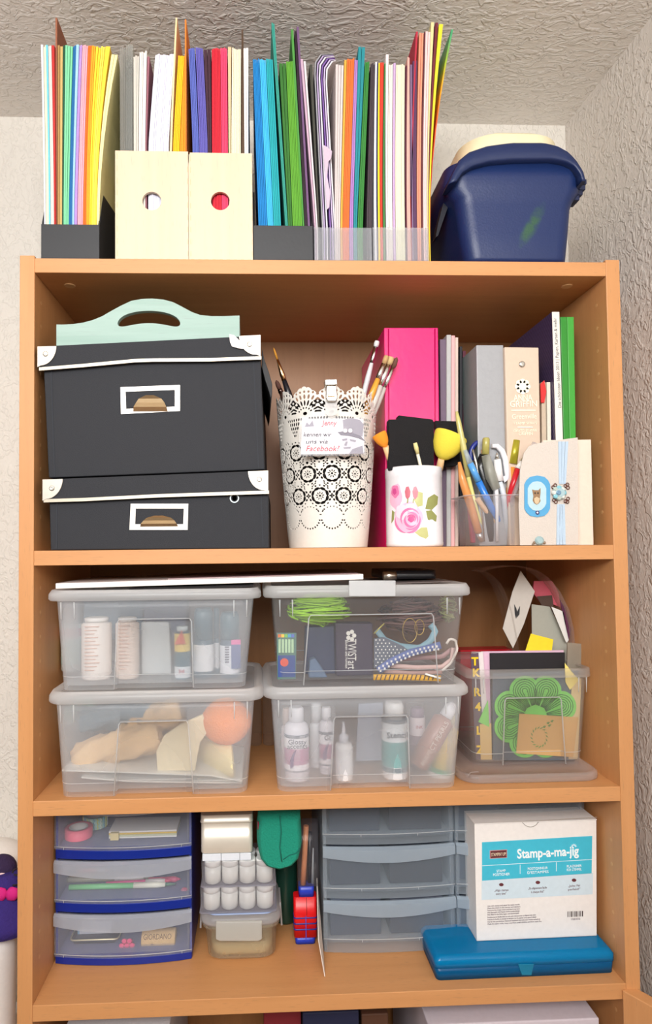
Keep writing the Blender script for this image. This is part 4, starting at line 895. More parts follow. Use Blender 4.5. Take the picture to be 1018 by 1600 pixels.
build('blue_handle_ring', MB().tube(ringp(752, 710, 17, 20, 150, 320, .04), .0034), mat((24, 44, 130), .3), sc)
build('blue_handle_ring', MB().tube(ringp(778, 716, 15, 20, 275, 400, .04), .0034), mat((24, 44, 130), .3), sc)
build('white_handle', MB().tube([at(x, y, .03) for x, y in ((768, 697), (776, 697), (784, 705), (789, 718), (791, 735), (792, 748), (789, 752), (787, 744))], [.0028, .0036, .004, .004, .0038, .0034, .0026, .0022]), mat((236, 236, 242), .3), sc)
build('blade', MB().prism([at(x, y, .045) for x, y in ((758, 745), (776, 745), (774, 842), (766, 843))], (0, .002, 0)), mat((190, 190, 194), .25, 1, 0), sc)
None and build('note_slip', mfb([(736, 790), (757, 800), (752, 850), (740, 850)], .05, .051), mat((206, 60, 96), .6), sc)
solo('eraser', mfb([(732, 795), (750, 800), (752, 842), (742, 848), (737, 848)], .052, .06), mat((196, 60, 100), .6), 'raspberry pink eraser stick at the bottom left of the pen cup', 'eraser', bevel=.001)
# ---------------------------------------------------------------- handmade card with blue ribbon
Yk = .008
kc = thing('greeting_card', 'handmade cream card with blue ribbon and owl tag standing beside the pen cup', 'card', (at(860, 852, Yk).x, Yk + .005, ZA))
m_kc = mat((206, 197, 188), .8, bump=.3, scale=700, var=.06)
pts = [at(x, y, Yk) for x, y in ((826, 697), (836, 693.5), (848, 691), (875, 687), (902, 683.5), (903, 851), (812, 852), (810, 790), (812, 735), (818, 708))]
for p in pts: p.z = max(p.z, ZA)
build('front_leaf', MB().prism(pts, (0, .0012, 0)), m_kc, kc)
pts = [at(x, y, Yk + .02) for x, y in ((845, 689), (919, 688), (923, 852), (812, 852))]
for p in pts: p.z = max(p.z, ZA)
build('inner_page', MB().prism([p + Vector((0, -.006, 0)) for p in pts], (0, .0015, 0)), mat((232, 212, 196), .8), kc)
build('back_leaf', MB().prism([p + Vector((.0012, 0, 0)) for p in pts], (0, .002, 0)), m_kc, kc)
m_rib = mat((186, 208, 228), .5, bump=.5, scale=1500)
for k in range(3):      # ribbed ribbon, gathered in the middle behind the charm
    for (xa, ya, xb, yb2) in ((872 + 5.4 * k, 690, 873 + 3.6 * k, 756), (870 + 3.6 * k, 788, 869 + 5 * k, 851)):
        wd_ = 4.6 if k else 4.8
        build('ribbon', mfb([(xa, ya), (xa + wd_, ya - .4), (xb + wd_ * .72 + (1 if ya > 700 else 0), yb2), (xb, yb2)], Yk - .001, Yk - .0001), m_rib, kc)
bl = mat((82, 160, 206), .6); bl2 = mat((178, 208, 218), .6)
def sc_oct(x0, y0, x1, y1, cut, w_=0):
    return [(x0 + cut, y0), ((x0 + x1) / 2, y0 - w_), (x1 - cut, y0), (x1 - cut * .35, y0 + cut * .6), (x1, y0 + cut * 1.3), (x1, y1 - cut * 1.3), (x1 - cut * .35, y1 - cut * .6), (x1 - cut, y1), ((x0 + x1) / 2, y1 + w_), (x0 + cut, y1), (x0 + cut * .35, y1 - cut * .6), (x0, y1 - cut * 1.3), (x0, y0 + cut * 1.3), (x0 + cut * .35, y0 + cut * .6)]
build('blue_tag', mfb(sc_oct(819, 745, 859, 806, 9, 2), Yk - .0012, Yk - .0001), bl, kc)
build('pale_tag', mfb(sc_oct(824, 753, 853, 797, 8, 1), Yk - .0018, Yk - .0012), bl2, kc)
build('owl', mfb([(831, 765), (836, 766), (841, 766), (844, 762.5), (844, 770), (843, 778), (844, 783), (841, 787), (838, 788.5), (834, 786), (832, 782), (833, 775)], Yk - .0024, Yk - .0018), mat((150, 118, 86), .7), kc)
build('owl_belly', mfb([(834, 779), (838, 776), (843, 779), (841, 786), (838, 788), (835, 785)], Yk - .0027, Yk - .0024), mat((206, 184, 150), .7), kc)
for x in (835.5, 840): 
    p = at(x, 770.5, Yk - .0025); build('owl_eye', MB().ell(p, (.0012, .0004, .0014), 8, 4), mat((60, 44, 34), .4), kc)
def gem(x, y, r, c, name='gem', dy=.0):
    p = at(x, y, Yk - .0012 - dy); p.z = max(p.z, ZA + r); mb = MB(); n = 10
    mb.loops([[(p.x + q * r * math.cos(2 * math.pi * (k + o_) / n), p.y - h, p.z + q * r * math.sin(2 * math.pi * (k + o_) / n)) for k in range(n)] for q, h, o_ in ((1, 0, 0), (.95, r * .25, .5), (.6, r * .5, 0))], smooth=False)
    return build(name, mb, c if isinstance(c, bpy.types.Material) else mat(c, .12, .3, 0, spec=.8), kc)
gem(839, 801, .0028, (90, 84, 130)); gem(839, 801, .0014, (236, 236, 246), 'gem_light', .001)
gem(873, 770, .0095, (176, 206, 214)); gem(872, 770, .0036, (120, 160, 190), 'gem_light', .004)
for k in range(8): a = k * math.pi / 4; gem(873 + 8 * math.cos(a), 770 + 8 * math.sin(a), .0032, ((140, 206, 222), (226, 234, 230), (190, 204, 196))[k % 3], 'gem_facet', .003)
cop = mat((120, 76, 66), .35, .8, 0)
for x, y in ((883, 759), (887, 762), (886, 757), (867, 758), (864, 761), (883, 783), (887, 779), (886, 784), (865, 781), (868, 784)):
    p = at(x, y, Yk - .002); n = 10; rings = [[(p.x + (.0021 + .0006 * math.cos(b)) * math.cos(a), p.y + .0006 * math.sin(b), p.z + (.0021 + .0006 * math.cos(b)) * math.sin(a)) for b in (0, 1.57, 3.14, 4.71)] for a in [2 * math.pi * k / n for k in range(n + 1)]]
    build('filigree_loop', MB().loops(rings, False, False), cop, kc)
gem(842, 845, .0062, (170, 200, 204)); gem(834, 848, .002, (150, 130, 110)); gem(850, 848, .002, (150, 130, 110)); gem(832, 851, .0015, (150, 130, 110))
# ================================================================ SECOND SHELF: clear boxes
ZB = Z2 + .0004
m_bead = clear(.5, (238, 240, 242), .2)
def nring(cx, cy, hw, hd, r, z, xa, xb, ins, n=5):
    R = []
    for q, (sx, sy) in enumerate(((1, 1), (-1, 1), (-1, -1), (1, -1))):
        for k in range(n + 1):
            a = math.pi / 2 * (q + k / n); R.append((cx + sx * (hw - r) + r * math.cos(a), cy + sy * (hd - r) + r * math.sin(a), z))
        if q == 2:
            y = cy - hd; R += [(xa, y, z), (xa + .001, y + ins, z), (xb - .001, y + ins, z), (xb, y, z)]
    return R
def crate(lab, lid, btop, bbot, rec, Y, dep, zb, ztop=None, clip=None, lidlab=None, group=None, has_lid=True, tubm=None, name='storage_box', ins=.008, lidm=None):
    """lid (x0,x1,y0,y1) px; btop (x0,x1,y); bbot (x0,x1,y); rec (xt0,xt1,yt,xb0,xb1) px of the moulded recess"""
    tubm = tubm or m_tub
    a, b = at(btop[0], btop[2], Y), at(btop[1], btop[2], Y); c, d = at(bbot[0], bbot[2], Y + .006), at(bbot[1], bbot[2], Y + .006)
    t = thing(name, lab, 'storage box', ((c.x + d.x) / 2, Y + dep / 2, zb))
    zt = a.z; cy = Y + dep / 2; cx0, h0 = (c.x + d.x) / 2, (d.x - c.x) / 2; cx1, h1 = (a.x + b.x) / 2, (b.x - a.x) / 2
    zr = at((rec[0] + rec[1]) / 2, rec[2], Y + .003).z; H = zt - zb
    def sec(z, off=0, insv=0.0):
        f = (z - zb) / H; hw = h0 + (h1 - h0) * f - off; hd = dep / 2 - .006 * (1 - f) - off; g = min(1, (z - zb) / (zr - zb))
        xa = at(rec[3] + (rec[0] - rec[3]) * g, 1100, Y).x + off; xb = at(rec[4] + (rec[1] - rec[4]) * g, 1100, Y).x - off
        return nring(cx0 + (cx1 - cx0) * f, cy, hw, hd, .016 - off * .6, z, xa, xb, insv)
    outer = [sec(zb, 0, ins), sec(zb + .3 * (zr - zb), 0, ins), sec(zr - .0005, 0, ins), sec(zr, 0, 0.0001), sec(zb + H * .9, 0, .0001), sec(zt, 0, .0001)]
    inner = [sec(zt, .0014, .0001), sec(zr + .001, .0014, .0001), sec(zr, .0014, ins), sec(zb + .006, .0014, ins)]
    build('tub', MB().loops(outer + inner, False, True), tubm, t)
    yy = Y - .0004
    P = [(at(rec[3], 0, Y).x, Y + .0055, zb + .001), (at(rec[0], rec[2], Y).x - .0005, Y + .0028, zr - .004), (at(rec[0], rec[2], Y).x + .002, Y + .0026, zr), (at(rec[1], rec[2], Y).x - .002, Y + .0026, zr), (at(rec[1], rec[2], Y).x + .0005, Y + .0028, zr - .004), (at(rec[4], 0, Y).x, Y + .0055, zb + .001)]
    xr0 = at(rec[3], bbot[2], Y + .006).x; xr1 = at(rec[4], bbot[2], Y + .006).x; P[0] = (xr0,) + P[0][1:]; P[5] = (xr1,) + P[5][1:]
    build('recess_edge_glint', MB().tube(P, .0009, 6), m_bead, t)  # pale tube: light caught on the recess edges put into colour
    for fx in (-.93, -.80, .80, .93):                        # short ribs under the rim, their highlights put into the pale colour
        x = cx1 + h1 * fx; build('rim_rib', MB().tube([(x, Y - .0002, zt - .002), (x * .998 + cx1 * .002, Y + .0006, zt - .024)], [.0011, .0006], 6), m_bead, t)
    m_ = [sec(zb + .017, -.0004, ins), sec(zb + .018, -.0004, ins)]
    build('foot_line', MB().loops(m_, False, False), m_bead, t)
    if has_lid:
        e, f = at(lid[0], lid[3], Y - .008), at(lid[1], lid[3], Y - .008); zl0 = e.z * .5 + f.z * .5; zl1 = at((lid[0] + lid[1]) / 2, lid[2], Y - .006).z; lx = (e.x + f.x) / 2; lw = (f.x - e.x) / 2; ld = dep / 2 + .008
        l = build('lid', MB().rrect([(lx, cy, lw - .002, ld - .002, .022, zl0), (lx, cy, lw, ld, .024, zl0 + .002), (lx, cy, lw - .0004, ld, .024, zl0 + (zl1 - zl0) * .6), (lx, cy, lw - .004, ld - .004, .022, zl1), (lx, cy, lw - .010, ld - .010, .018, zl1 - .0006), (lx, cy, lw - .013, ld - .013, .016, zl1 - .004)], 6, False, False), lidm or m_lid, t)
        build('lid_plate', MB().rrect([(lx, cy, lw - .0128, ld - .0128, .016, zl1 - .0052), (lx, cy, lw - .0128, ld - .0128, .016, zl1 - .004)], 6), clear(.2, (236, 240, 244), .25), l)
        if clip:
            mb = mfb([(clip[0], clip[2]), (clip[1], clip[2]), (clip[1], clip[3]), (clip[0], clip[3])], Y - .0115, Y - .0088)
            mb.box(at(clip[0] + 3, clip[2], Y).x, at(clip[1] - 20, clip[2], Y).x, Y - .0088, Y + .02, zl1 + .0004, zl1 + .0026)
            build('lid_clip', mb, clear(.72, (232, 234, 236), .3), t, .0012)
        t['ztop'] = zl1
    return t, zb + .0075, cy
DP = .19
zll = at(240, 1082, .0).z
boxLL, fLL, _ = crate('lower left clear lidded box with cloths and an orange ball of wool', (68, 412, 1080, 1099), (83, 397, 1100), (94, 386, 1250), (185, 293, 1127, 178, 302), .004, DP, ZB)
ztLL = boxLL['ztop'] + .0003; del boxLL['ztop']
boxUL, fUL, _ = crate('upper left clear lidded box holding paint and glue bottles', (67, 408, 921, 938), (84, 396, 939), (95, 383, 1082), (183, 298, 967, 178, 302), .004, DP, ztLL)
ztUL = boxUL['ztop'] + .0003; del boxUL['ztop']
boxLR, fLR, _ = crate('lower middle clear lidded box with glue and paint bottles standing in it', (411, 739, 1073, 1091), (424, 726, 1092), (434, 714, 1243), (522, 637, 1119, 516, 640), .004, DP, ZB)
ztLR = boxLR['ztop'] + .0003; del boxLR['ztop']
boxUR, fUR, _ = crate('upper middle clear box stuffed with ribbons and green paper grass, lid clipped on', (411, 742, 914, 933), (426, 728, 935), (436, 713, 1074), (483, 677, 960, 474, 684), .004, DP, ztLR, clip=(545, 618, 907, 932), tubm=clear(.08, (218, 222, 226), .2))
ztUR = boxUR['ztop'] + .0003; del boxUR['ztop']
# --- bottles and the like
def bottle(lab, cx, wpx, y0, Y, zf, body, cap, capf=.25, capw=.8, bands=(), name='bottle', cat='bottle', shoulder=.06, taper=1, rough=.35, y1=None, group=None, capname='cap', neck=.6, txt=()):
    a = at(cx, y0, Y); r = (at(cx + wpx / 2, y0 + 60, Y).x - at(cx - wpx / 2, y0 + 60, Y).x) / 2; H_ = a.z - zf; xx = at(cx, (y0 + (y1 or y0 + 60)) / 2, Y).x; c = Vector((xx, Y, zf))
    t = thing(name, lab, cat, c, group); zb_ = H_ * (1 - capf)
    build('body', MB().lathe(c, [(r * .9, 0), (r, .002), (r * taper, zb_ - H_ * shoulder), (r * .9 * taper, zb_ - H_ * shoulder * .4), (r * neck, zb_)], 24), mat(body, rough), t)
    build(capname, MB().lathe(c, [(r * capw, zb_ + .0003), (r * capw, zb_ + H_ * capf * .85), (r * capw * .8, H_)] if capname == 'cap' else [(r * capw, zb_ + .0003), (r * capw, zb_ + H_ * capf * .3), (r * capw * .4, zb_ + H_ * capf * .45), (r * capw * .25, H_)], 20), mat(cap, .35), t)
    for f0, f1, col, nm in bands:
        build(nm, MB().lathe(c, [(r * (1.012), H_ * f0), (r * (1.012), H_ * f1)], 28, False, False), mat(col, .5), t)
    for s, f, sz, col, wd in txt:
        text(s, mat(col, .5), t, (c.x, Y - r * 1.06, zf + H_ * f), (1, 0, 0), (0, 0, 1), sz, wd, .0002)
    return t
def blockthing(name, lab, cat, pts, Y0, Y1, c, bev=.002, rough=.6, zmin=None, **k):
    return solo(name, mfb(pts, Y0, Y1, 0, zmin), mat(c, rough, **k), lab, cat, bevel=bev)
# upper left contents
for cx, w_, lab, c in ((151, 46, 'tall white bottle with faint peach print, left in the upper left box', (246, 238, 232)), (199, 36, 'tall peach tinted bottle next to the white one', (246, 226, 212))):
    t = bottle(lab, cx, w_, 964, .05, fUL, c, (240, 236, 232), .07, .8, [(.12, .9, tuple(v - 6 for v in c), 'label')], y1=1072)
    g = at(cx, 1018, .05)
    for k in range(13):
        z = fUL + .014 + k * .0048; rr_ = (at(cx + w_ / 2, 1018, .05).x - g.x)
        build('print_line', MB().box(g.x - rr_ * .55, g.x + rr_ * (.1 + .4 * ((k * 7) % 5) / 5), .05 - rr_ * 1.08, .05 - rr_ * .8, z, z + .0008), mat((216, 172, 150), .6), t)
bottle('greenish bottle half hidden at the far left of the upper left box', 112, 32, 940, .11, fUL, (206, 214, 212), (224, 216, 214), .3, .7, [(.1, .45, (176, 204, 200), 'label'), (.5, .62, (204, 174, 180), 'label')], y1=1060)
blockthing('glue_carton', 'pale grey sheet of card leaning inside the upper left box', 'carton', [(220, 972), (264, 972), (268, 1068), (221, 1068)], .07, .085, (214, 220, 222), zmin=fUL)
blockthing('sticker_pack', 'blue grey foam pack lying behind the white bottles in the upper left box', 'pack', [(130, 936), (222, 936), (222, 1000), (130, 1000)], .12, .15, (92, 124, 148), zmin=fUL)
blockthing('sticker_pack', 'slate grey pack standing in the back middle of the upper left box', 'pack', [(224, 938), (290, 938), (290, 1030), (224, 1030)], .13, .16, (120, 132, 160), zmin=fUL)
t = bottle('small teal paint bottle with yellow label in the upper left box', 285, 25, 978, .035, fUL, (52, 96, 112), (226, 236, 236), .10, .7, [(.53, .87, (236, 206, 96), 'label'), (.04, .25, (226, 232, 236), 'label')], y1=1070, txt=(('M', .15, .010, (196, 60, 80), None),))
g = at(283, 1004, .0235); build('red_triangle', MB().prism([(g.x - .009, .0222, fUL + .048), (g.x + .006, .0222, fUL + .048), (g.x + .001, .0222, fUL + .067)], (0, .0004, 0)), mat((216, 90, 60), .5), t)
for cx, w_, lab in ((318, 32, 'dark teal bottle with white label, left of the barcode bottle'), (338, 10, 'slim dark bottle between the two dark teal ones')):
    bottle(lab, cx, w_, 950, .045 if w_ > 20 else .06, fUL, (58, 90, 106), (66, 98, 112), .45, .92, [(.1, .48, (230, 230, 232), 'label')], y1=1066, neck=.92)
t = bottle('dark teal bottle with pink band and barcode label in the upper left box', 359, 31, 956, .04, fUL, (60, 88, 108), (58, 92, 104), .42, .95, [(.08, .5, (226, 228, 234), 'label')], y1=1066, neck=.95)
g = at(366, 1040, .026); rr_ = .0125
build('blue_panel', MB().box(g.x - .004, g.x + .0085, g.y - .0012, g.y + .004, fUL + .014, fUL + .046), mat((70, 84, 140), .5), t); build('pink_band', MB().box(g.x - .004, g.x + .0085, g.y - .0012, g.y + .004, fUL + .046, fUL + .052), mat((230, 90, 160), .5), t)
for k in range(7): build('barcode_bar', MB().box(g.x - .0125 , g.x - .007, g.y - .0007, g.y + .006, fUL + .022 + k * .0033, fUL + .0235 + k * .0033), mat((90, 90, 104), .5), t)
# lower left contents: cloths, sheepskin roll and a ball of wool
def cloth(lab, pts, Y, c, rad, name='cloth', seed=1, rough=.95):
    P = [at(x, y, Y + .01 * math.sin(i * 1.7)) for i, (x, y) in enumerate(pts)]; rnd = random.Random(seed); n = 22; rings = []
    P = resamp(P, 14)
    for i, p in enumerate(P):
        t_ = (P[min(i + 1, 13)] - P[max(i - 1, 0)]).normalized(); u = Vector((0, 1, 0)); v = t_.cross(u).normalized(); q = rad[0] + (rad[1] - rad[0]) * i / 13
        if i in (0, 13): q *= .75
        rings.append([p + (u * math.cos(2 * math.pi * k / n) + v * math.sin(2 * math.pi * k / n)) * q * (1 + .13 * math.sin(5 * k / n * 6.283 + i * .8) + .10 * math.sin(i * 2.1 + seed + 3 * k / n * 6.283)) for k in range(n)])
    return solo(name, MB().loops(rings), mat(c, rough, bump=.6, scale=220, var=.12), lab, 'cloth')
cloth('tan crumpled cloth roll lying left in the lower left box', [(118, 1190), (150, 1172), (205, 1162), (250, 1148)], .055, (236, 196, 142), (.018, .020), seed=2)
cloth('beige crumpled cloth behind, reaching up to the lid of the lower left box', [(185, 1160), (225, 1130), (262, 1118), (285, 1112)], .10, (232, 192, 136), (.016, .022), seed=5)
cloth('dark blue grey cloth bunched up under the lid at the upper left', [(122, 1128), (160, 1120), (205, 1116), (240, 1120)], .12, (92, 118, 134), (.017, .019), seed=8)
cloth('sage green cloth in the back left corner of the lower left box', [(105, 1120), (125, 1108), (150, 1108)], .14, (142, 172, 160), (.018, .014), seed=9)
# pale felt roll with a hollow end
A0 = at(292, 1163, .125); A1 = at(364, 1190, .028); d = (A1 - A0).normalized(); u = Vector((0, 1, 0)); v = d.cross(u).normalized(); rings = []
for f, r in ((-.02, .4), (0, .8), (.12, 1), (.6, 1), (.97, .98), (1, .9), (1, .42), (.82, .36)):
    p = A0.lerp(A1, f); rings.append([p + (u * math.cos(2 * math.pi * k / 26) + v * math.sin(2 * math.pi * k / 26)) * .0215 * r * (1 + .04 * math.sin(3 * k)) for k in range(26)])
rl = solo('felt_roll', MB().loops(rings), mat((244, 226, 168), .95, bump=.6, scale=260), 'pale yellow felt roll with a hollow end in the lower left box', 'felt')
build('loose_flap', mfb([(246, 1204), (244, 1174), (256, 1150), (282, 1132), (316, 1117), (328, 1138), (312, 1160), (304, 1204)], .03, .036), mat((240, 224, 186), .95, bump=.6), rl)
wb = MB().ell(at(353, 1127, .045), (.034, .03, .031), 26, 16, .035, 3)
solo('wool_ball', wb, mat((255, 138, 44), .95, bump=1, scale=420, var=.2), 'bright orange ball of wool at the right of the lower left box', 'wool')
for k, (y0, y1) in enumerate(((1203, 1216), (1214, 1224))):
    pts = [(97 + k * 30, y0), (200, y0 + 3 + k * 3), (330, y0 + 8), (378, y1 + 4), (378, y1 + 6), (330, y0 + 10), (200, y0 + 5 + k * 3), (97 + k * 30, y0 + 2)]
    solo('paper_pad', mfb(pts, .02 + k * .004, .16, zmin=fLL), mat((226, 226, 222), .7), ('upper white paper sheet', 'lower white paper sheet')[k] + ' lying under the cloths in the lower left box', 'paper')
solo('grey_felt', mfb([(190, 1190), (270, 1180), (272, 1210), (190, 1205)], .08, .1), mat((170, 176, 190), .9), 'light grey felt piece between the tan cloth and the yellow roll', 'felt')
# upper middle box contents
def grass(c, r, n, col1, lab, name, seed, cat, rad=.0011):
    rnd = random.Random(seed); mb = MB()
    for _ in range(n):
        a = rnd.uniform(0, 6.28); h = rnd.uniform(-.7, .8); q = rnd.uniform(.5, 1.0); P = []; sp = rnd.uniform(.9, 2.2); tl = rnd.uniform(-.5, .5)
        for k in range(8):
            aa = a + sp * k / 7; hh = h + tl * k / 7; rr_ = q * math.sqrt(max(.05, 1 - hh * hh))
            P.append((c.x + r[0] * rr_ * math.cos(aa), c.y + r[1] * rr_ * math.sin(aa), c.z + r[2] * hh))
        mb.tube(P, rad, 4, False)
    return solo(name, mb, mat(col1, .5, var=.35, scale=60), lab, cat, kind='stuff')
grass(at(498, 952, .05), (.046, .03, .0215), 260, (150, 200, 40), 'nest of bright green paper grass under the lid of the upper middle box', 'paper_grass', 3, 'paper grass', .0013)
grass(at(640, 962, .10), (.05, .03, .026), 130, (120, 88, 84), 'tangle of brown and mauve lace ribbon at the back of the upper middle box', 'ribbon_tangle', 5, 'ribbon', .0016)
grass(at(700, 950, .09), (.014, .02, .022), 60, (186, 190, 120), 'olive green wisp of raffia in the upper right corner of the box', 'raffia', 7, 'raffia', .0008)
blockthing('card_box', 'dark slate box standing between the blister pack and the printed box', 'box', [(478, 980), (526, 978), (528, 1062), (476, 1062)], .045, .075, (58, 66, 96), zmin=fUR, bev=.003)
tw = blockthing('printed_box', 'dark plum box with sideways white lettering in the upper middle box', 'box', [(523, 974), (582, 974), (583, 1061), (525, 1061)], .03, .055, (58, 48, 70), zmin=fUR)
p = at(549, 1022, .0295); text('TWISTart', m_white, tw, p, (at(549, 1050, .03) - at(549, 1005, .03)), (1, 0, 0), .0165, (at(549, 1051, .03) - at(549, 1004, .03)).length, .0002)
p = at(541, 1022, .0295); text('Blumen und Formen', m_white, tw, p, (at(541, 1050, .03) - at(541, 1005, .03)), (1, 0, 0), .006, (at(541, 1050, .03) - at(541, 1006, .03)).length, .0002)
for k in range(5):
    a = k * 1.257; g = at(548 + 5 * math.cos(a), 993 + 6 * math.sin(a), .0297); build('white_flower_print', MB().loops([[(g.x + .003 * math.cos(b * .785), g.y - d_, g.z + .003 * math.sin(b * .785)) for b in range(8)] for d_ in (0, .0002)], smooth=False), m_white, tw)
blockthing('navy_pouch', 'steel blue folded pouch in front of the slate box', 'pouch', [(483, 1032), (492, 1028), (503, 1044), (512, 1062), (482, 1062)], .022, .04, (98, 120, 150), zmin=fUR)
bp_ = blockthing('blister_pack', 'blister pack with coloured dots and blue label, far left in the upper middle box', 'pack', [(432, 989), (463, 989), (462, 1062), (433, 1062)], .016, .02, (86, 118, 110), zmin=fUR, bev=.0005)
for k, c in enumerate(((226, 120, 60), (240, 200, 60), (120, 190, 90), (70, 160, 200), (90, 110, 190))): build('colour_chip', mfb(rect(434 + k * 5.2, 991, 438.6 + k * 5.2, 996), .0154, .0159), mat(c, .4), bp_)
for k in range(5): build('clear_blister', mfb(rect(435 + k * 5, 999, 438.5 + k * 5, 1020), .0150, .0159), mat((176, 206, 170), .3), bp_)
build('blue_label', mfb(rect(434, 1024, 461, 1058), .0154, .0159), mat((60, 80, 140), .4), bp_); 
g = at(444, 1035, .015); build('red_disc', MB().loops([[(g.x + .0055 * math.cos(b * .524), g.y - d_, g.z + .0055 * math.sin(b * .524)) for b in range(12)] for d_ in (0, .0003)], smooth=False), mat((216, 90, 70), .4), bp_)
# dotted fabric with separate dots
df = solo('dotted_ribbon', mfb([(584, 998), (600, 996), (630, 1010), (645, 1022), (618, 1032), (584, 1044)], .03, .034), mat((104, 110, 124), .8), 'grey ribbon with white dots folded in the upper middle box', 'ribbon')
for i in range(8):
    for j in range(9):
        x = 587 + i * 6 + (j % 2) * 3; y = 1000 + j * 5
        if y < 1000 + (x - 600) * .45 or y > 1044 - (x - 584) * .42 or x > 636: continue
        g = at(x, y, .0296); build('dot', MB().loops([[(g.x + .0011 * math.cos(b * 1.047), g.y - d_, g.z + .0011 * math.sin(b * 1.047)) for b in range(6)] for d_ in (0, .0003)], smooth=False), m_white, df)
def ribbon(lab, pts, wd, Y, c, name='ribbon', seed=0, th=.0008, tilt=0):
    P = resamp([at(x, y, Y + (p_ if p_ else 0)) for x, y, p_ in [(q + (0,))[:3] for q in pts]], 20); rings = []
    for i, p in enumerate(P):
        t_ = (P[min(i + 1, 19)] - P[max(i - 1, 0)]).normalized(); n_ = Vector((-t_.z, 0, t_.x)).normalized(); n_ = (n_ + Vector((0, tilt, 0))).normalized(); o_ = t_.cross(n_).normalized() * th
        rings.append([p + n_ * wd / 2 - o_, p + n_ * wd / 2 + o_, p - n_ * wd / 2 + o_, p - n_ * wd / 2 - o_])
    return solo(name, MB().loops(rings), mat(c, .5, bump=.3, scale=900), lab, 'ribbon')
ribbon('pale blue satin ribbon curving through the upper middle box', [(588, 984), (600, 1000), (625, 1010), (655, 1013), (672, 1002), (680, 985), (672, 976)], .0085, .04, (142, 180, 196), tilt=.3)
gh = ribbon('blue and white gingham ribbon crossing diagonally in the upper middle box', [(590, 1048), (610, 1034), (640, 1020), (665, 1014), (688, 1008)], .0095, .024, (96, 112, 170))
for k in range(15):
    f = k / 14; x = 593 + 90 * f; y = 1046 - 34 * math.sin(f * 1.45)
    for s in (-1, 1): g = at(x + s * 1.2, y + s * 2.2, .0228); build('white_check', MB().box(g.x - .0012, g.x + .0012, g.y - .0002, g.y, g.z - .0014, g.z + .0014), m_white, gh)
ribbon('dusty pink ribbon, upper of the pink loops in the upper middle box', [(625, 1030), (650, 1028), (690, 1026), (705, 1015)], .006, .05, (190, 150, 150))
ribbon('blush ribbon looping to the right below the dusty pink one', [(610, 1040), (650, 1043), (690, 1042), (706, 1030), (708, 1012)], .006, .035, (224, 190, 184))
ribbon('rose beige lace ribbon lying lowest of the pink ones', [(600, 1049), (640, 1051), (690, 1050)], .005, .042, (206, 168, 160))
ribbon('white cord loop at the right wall of the upper middle box', [(690, 1048), (704, 1036), (714, 1015), (711, 1000), (702, 998), (697, 1006)], .003, .02, (224, 214, 206))
yb2 = ribbon('yellow and black striped band at the bottom of the upper middle box', [(583, 1058), (630, 1058), (688, 1060)], .0075, .02, (226, 172, 44))
for k in range(14): g = at(588 + k * 6.8, 1058.5, .0188); build('dark_stripe', MB().prism([(g.x - .0018, g.y, g.z - .0036), (g.x - .0002, g.y, g.z - .0036), (g.x + .0022, g.y, g.z + .0036), (g.x + .0006, g.y, g.z + .0036)], (0, .0005, 0)), mat((84, 66, 60), .6), yb2)
for cx_, cy_, r, lab in ((640, 985, 19, 'large thin gold wire hoop'), (655, 980, 12, 'smaller thin gold wire hoop')):
    P = [at(cx_ + r * .6 * math.cos(k * .35), cy_ + r * math.sin(k * .35), .035) for k in range(19)]; solo('wire_hoop', MB().tube(P, .0006, 5), mat((214, 180, 96), .3, .9, 0), lab + ' among the ribbons', 'hoop')
solo('white_stick', MB().tube([at(664, 1053, .012), at(688, 1060, .012)], .0013, 8), m_white, 'short white plastic stick at the bottom right of the ribbon box', 'stick')
solo('gold_stick', MB().tube([at(584, 990, .02), at(600, 974, .02)], .0009, 6), mat((206, 196, 100), .3, .5), 'short golden stick by the pale blue ribbon', 'stick')
# lower middle box contents
for cx, w_, Y, lab, tx, tx2 in ((463, 38, .035, 'clear glue bottle with pink label at the left of the lower middle box', 'Glossy', 'accents'), (510, 24, .055, 'second pink labelled glue bottle, partly behind the recess edge', 'Gl', '')):
    t = bottle(lab, cx, w_, 1104, Y, fLR, (222, 218, 226), (228, 226, 232), .2, .62, [(.14, .64, (236, 232, 236), 'label'), (.24, .46, (238, 120, 180), 'pink_print'), (.60, .645, (60, 70, 100), 'dark_print'), (.14, .165, (110, 110, 130), 'dark_print')], y1=1220, shoulder=.1, txt=((tx, .56, .009, (50, 50, 70), None), (tx2, .50, .009, (40, 40, 56), None)))
    g = at(cx - w_ * .3, 1200, Y); r_ = (at(cx + w_ / 2, 1180, Y).x - at(cx, 1180, Y).x); build('purple_blot', MB().prism([(g.x + .0008 + a_ * .001, Y - r_ * 1.05, fLR + z_ * .001) for a_, z_ in ((0, 20), (4, 22), (5, 34), (8, 44), (4, 40), (0, 30))], (0, r_ * .3, 0)), mat((96, 56, 110), .5), t)
bottle('white bottle behind the pink labelled ones near the left wall', 447, 16, 1106, .09, fLR, (220, 204, 206), (226, 200, 190), .3, .7, y1=1215)
bottle('tall white cap bottle behind, between the two glue bottles', 494, 20, 1098, .08, fLR, (236, 236, 240), (240, 240, 244), .3, .8, y1=1215)
bottle('small white dropper bottle seen through the recess of the lower middle box', 537, 27, 1127, .03, fLR, (242, 240, 240), (226, 226, 234), .36, .55, [(.1, .55, (230, 228, 230), 'label')], capname='nozzle', y1=1218, neck=.4)
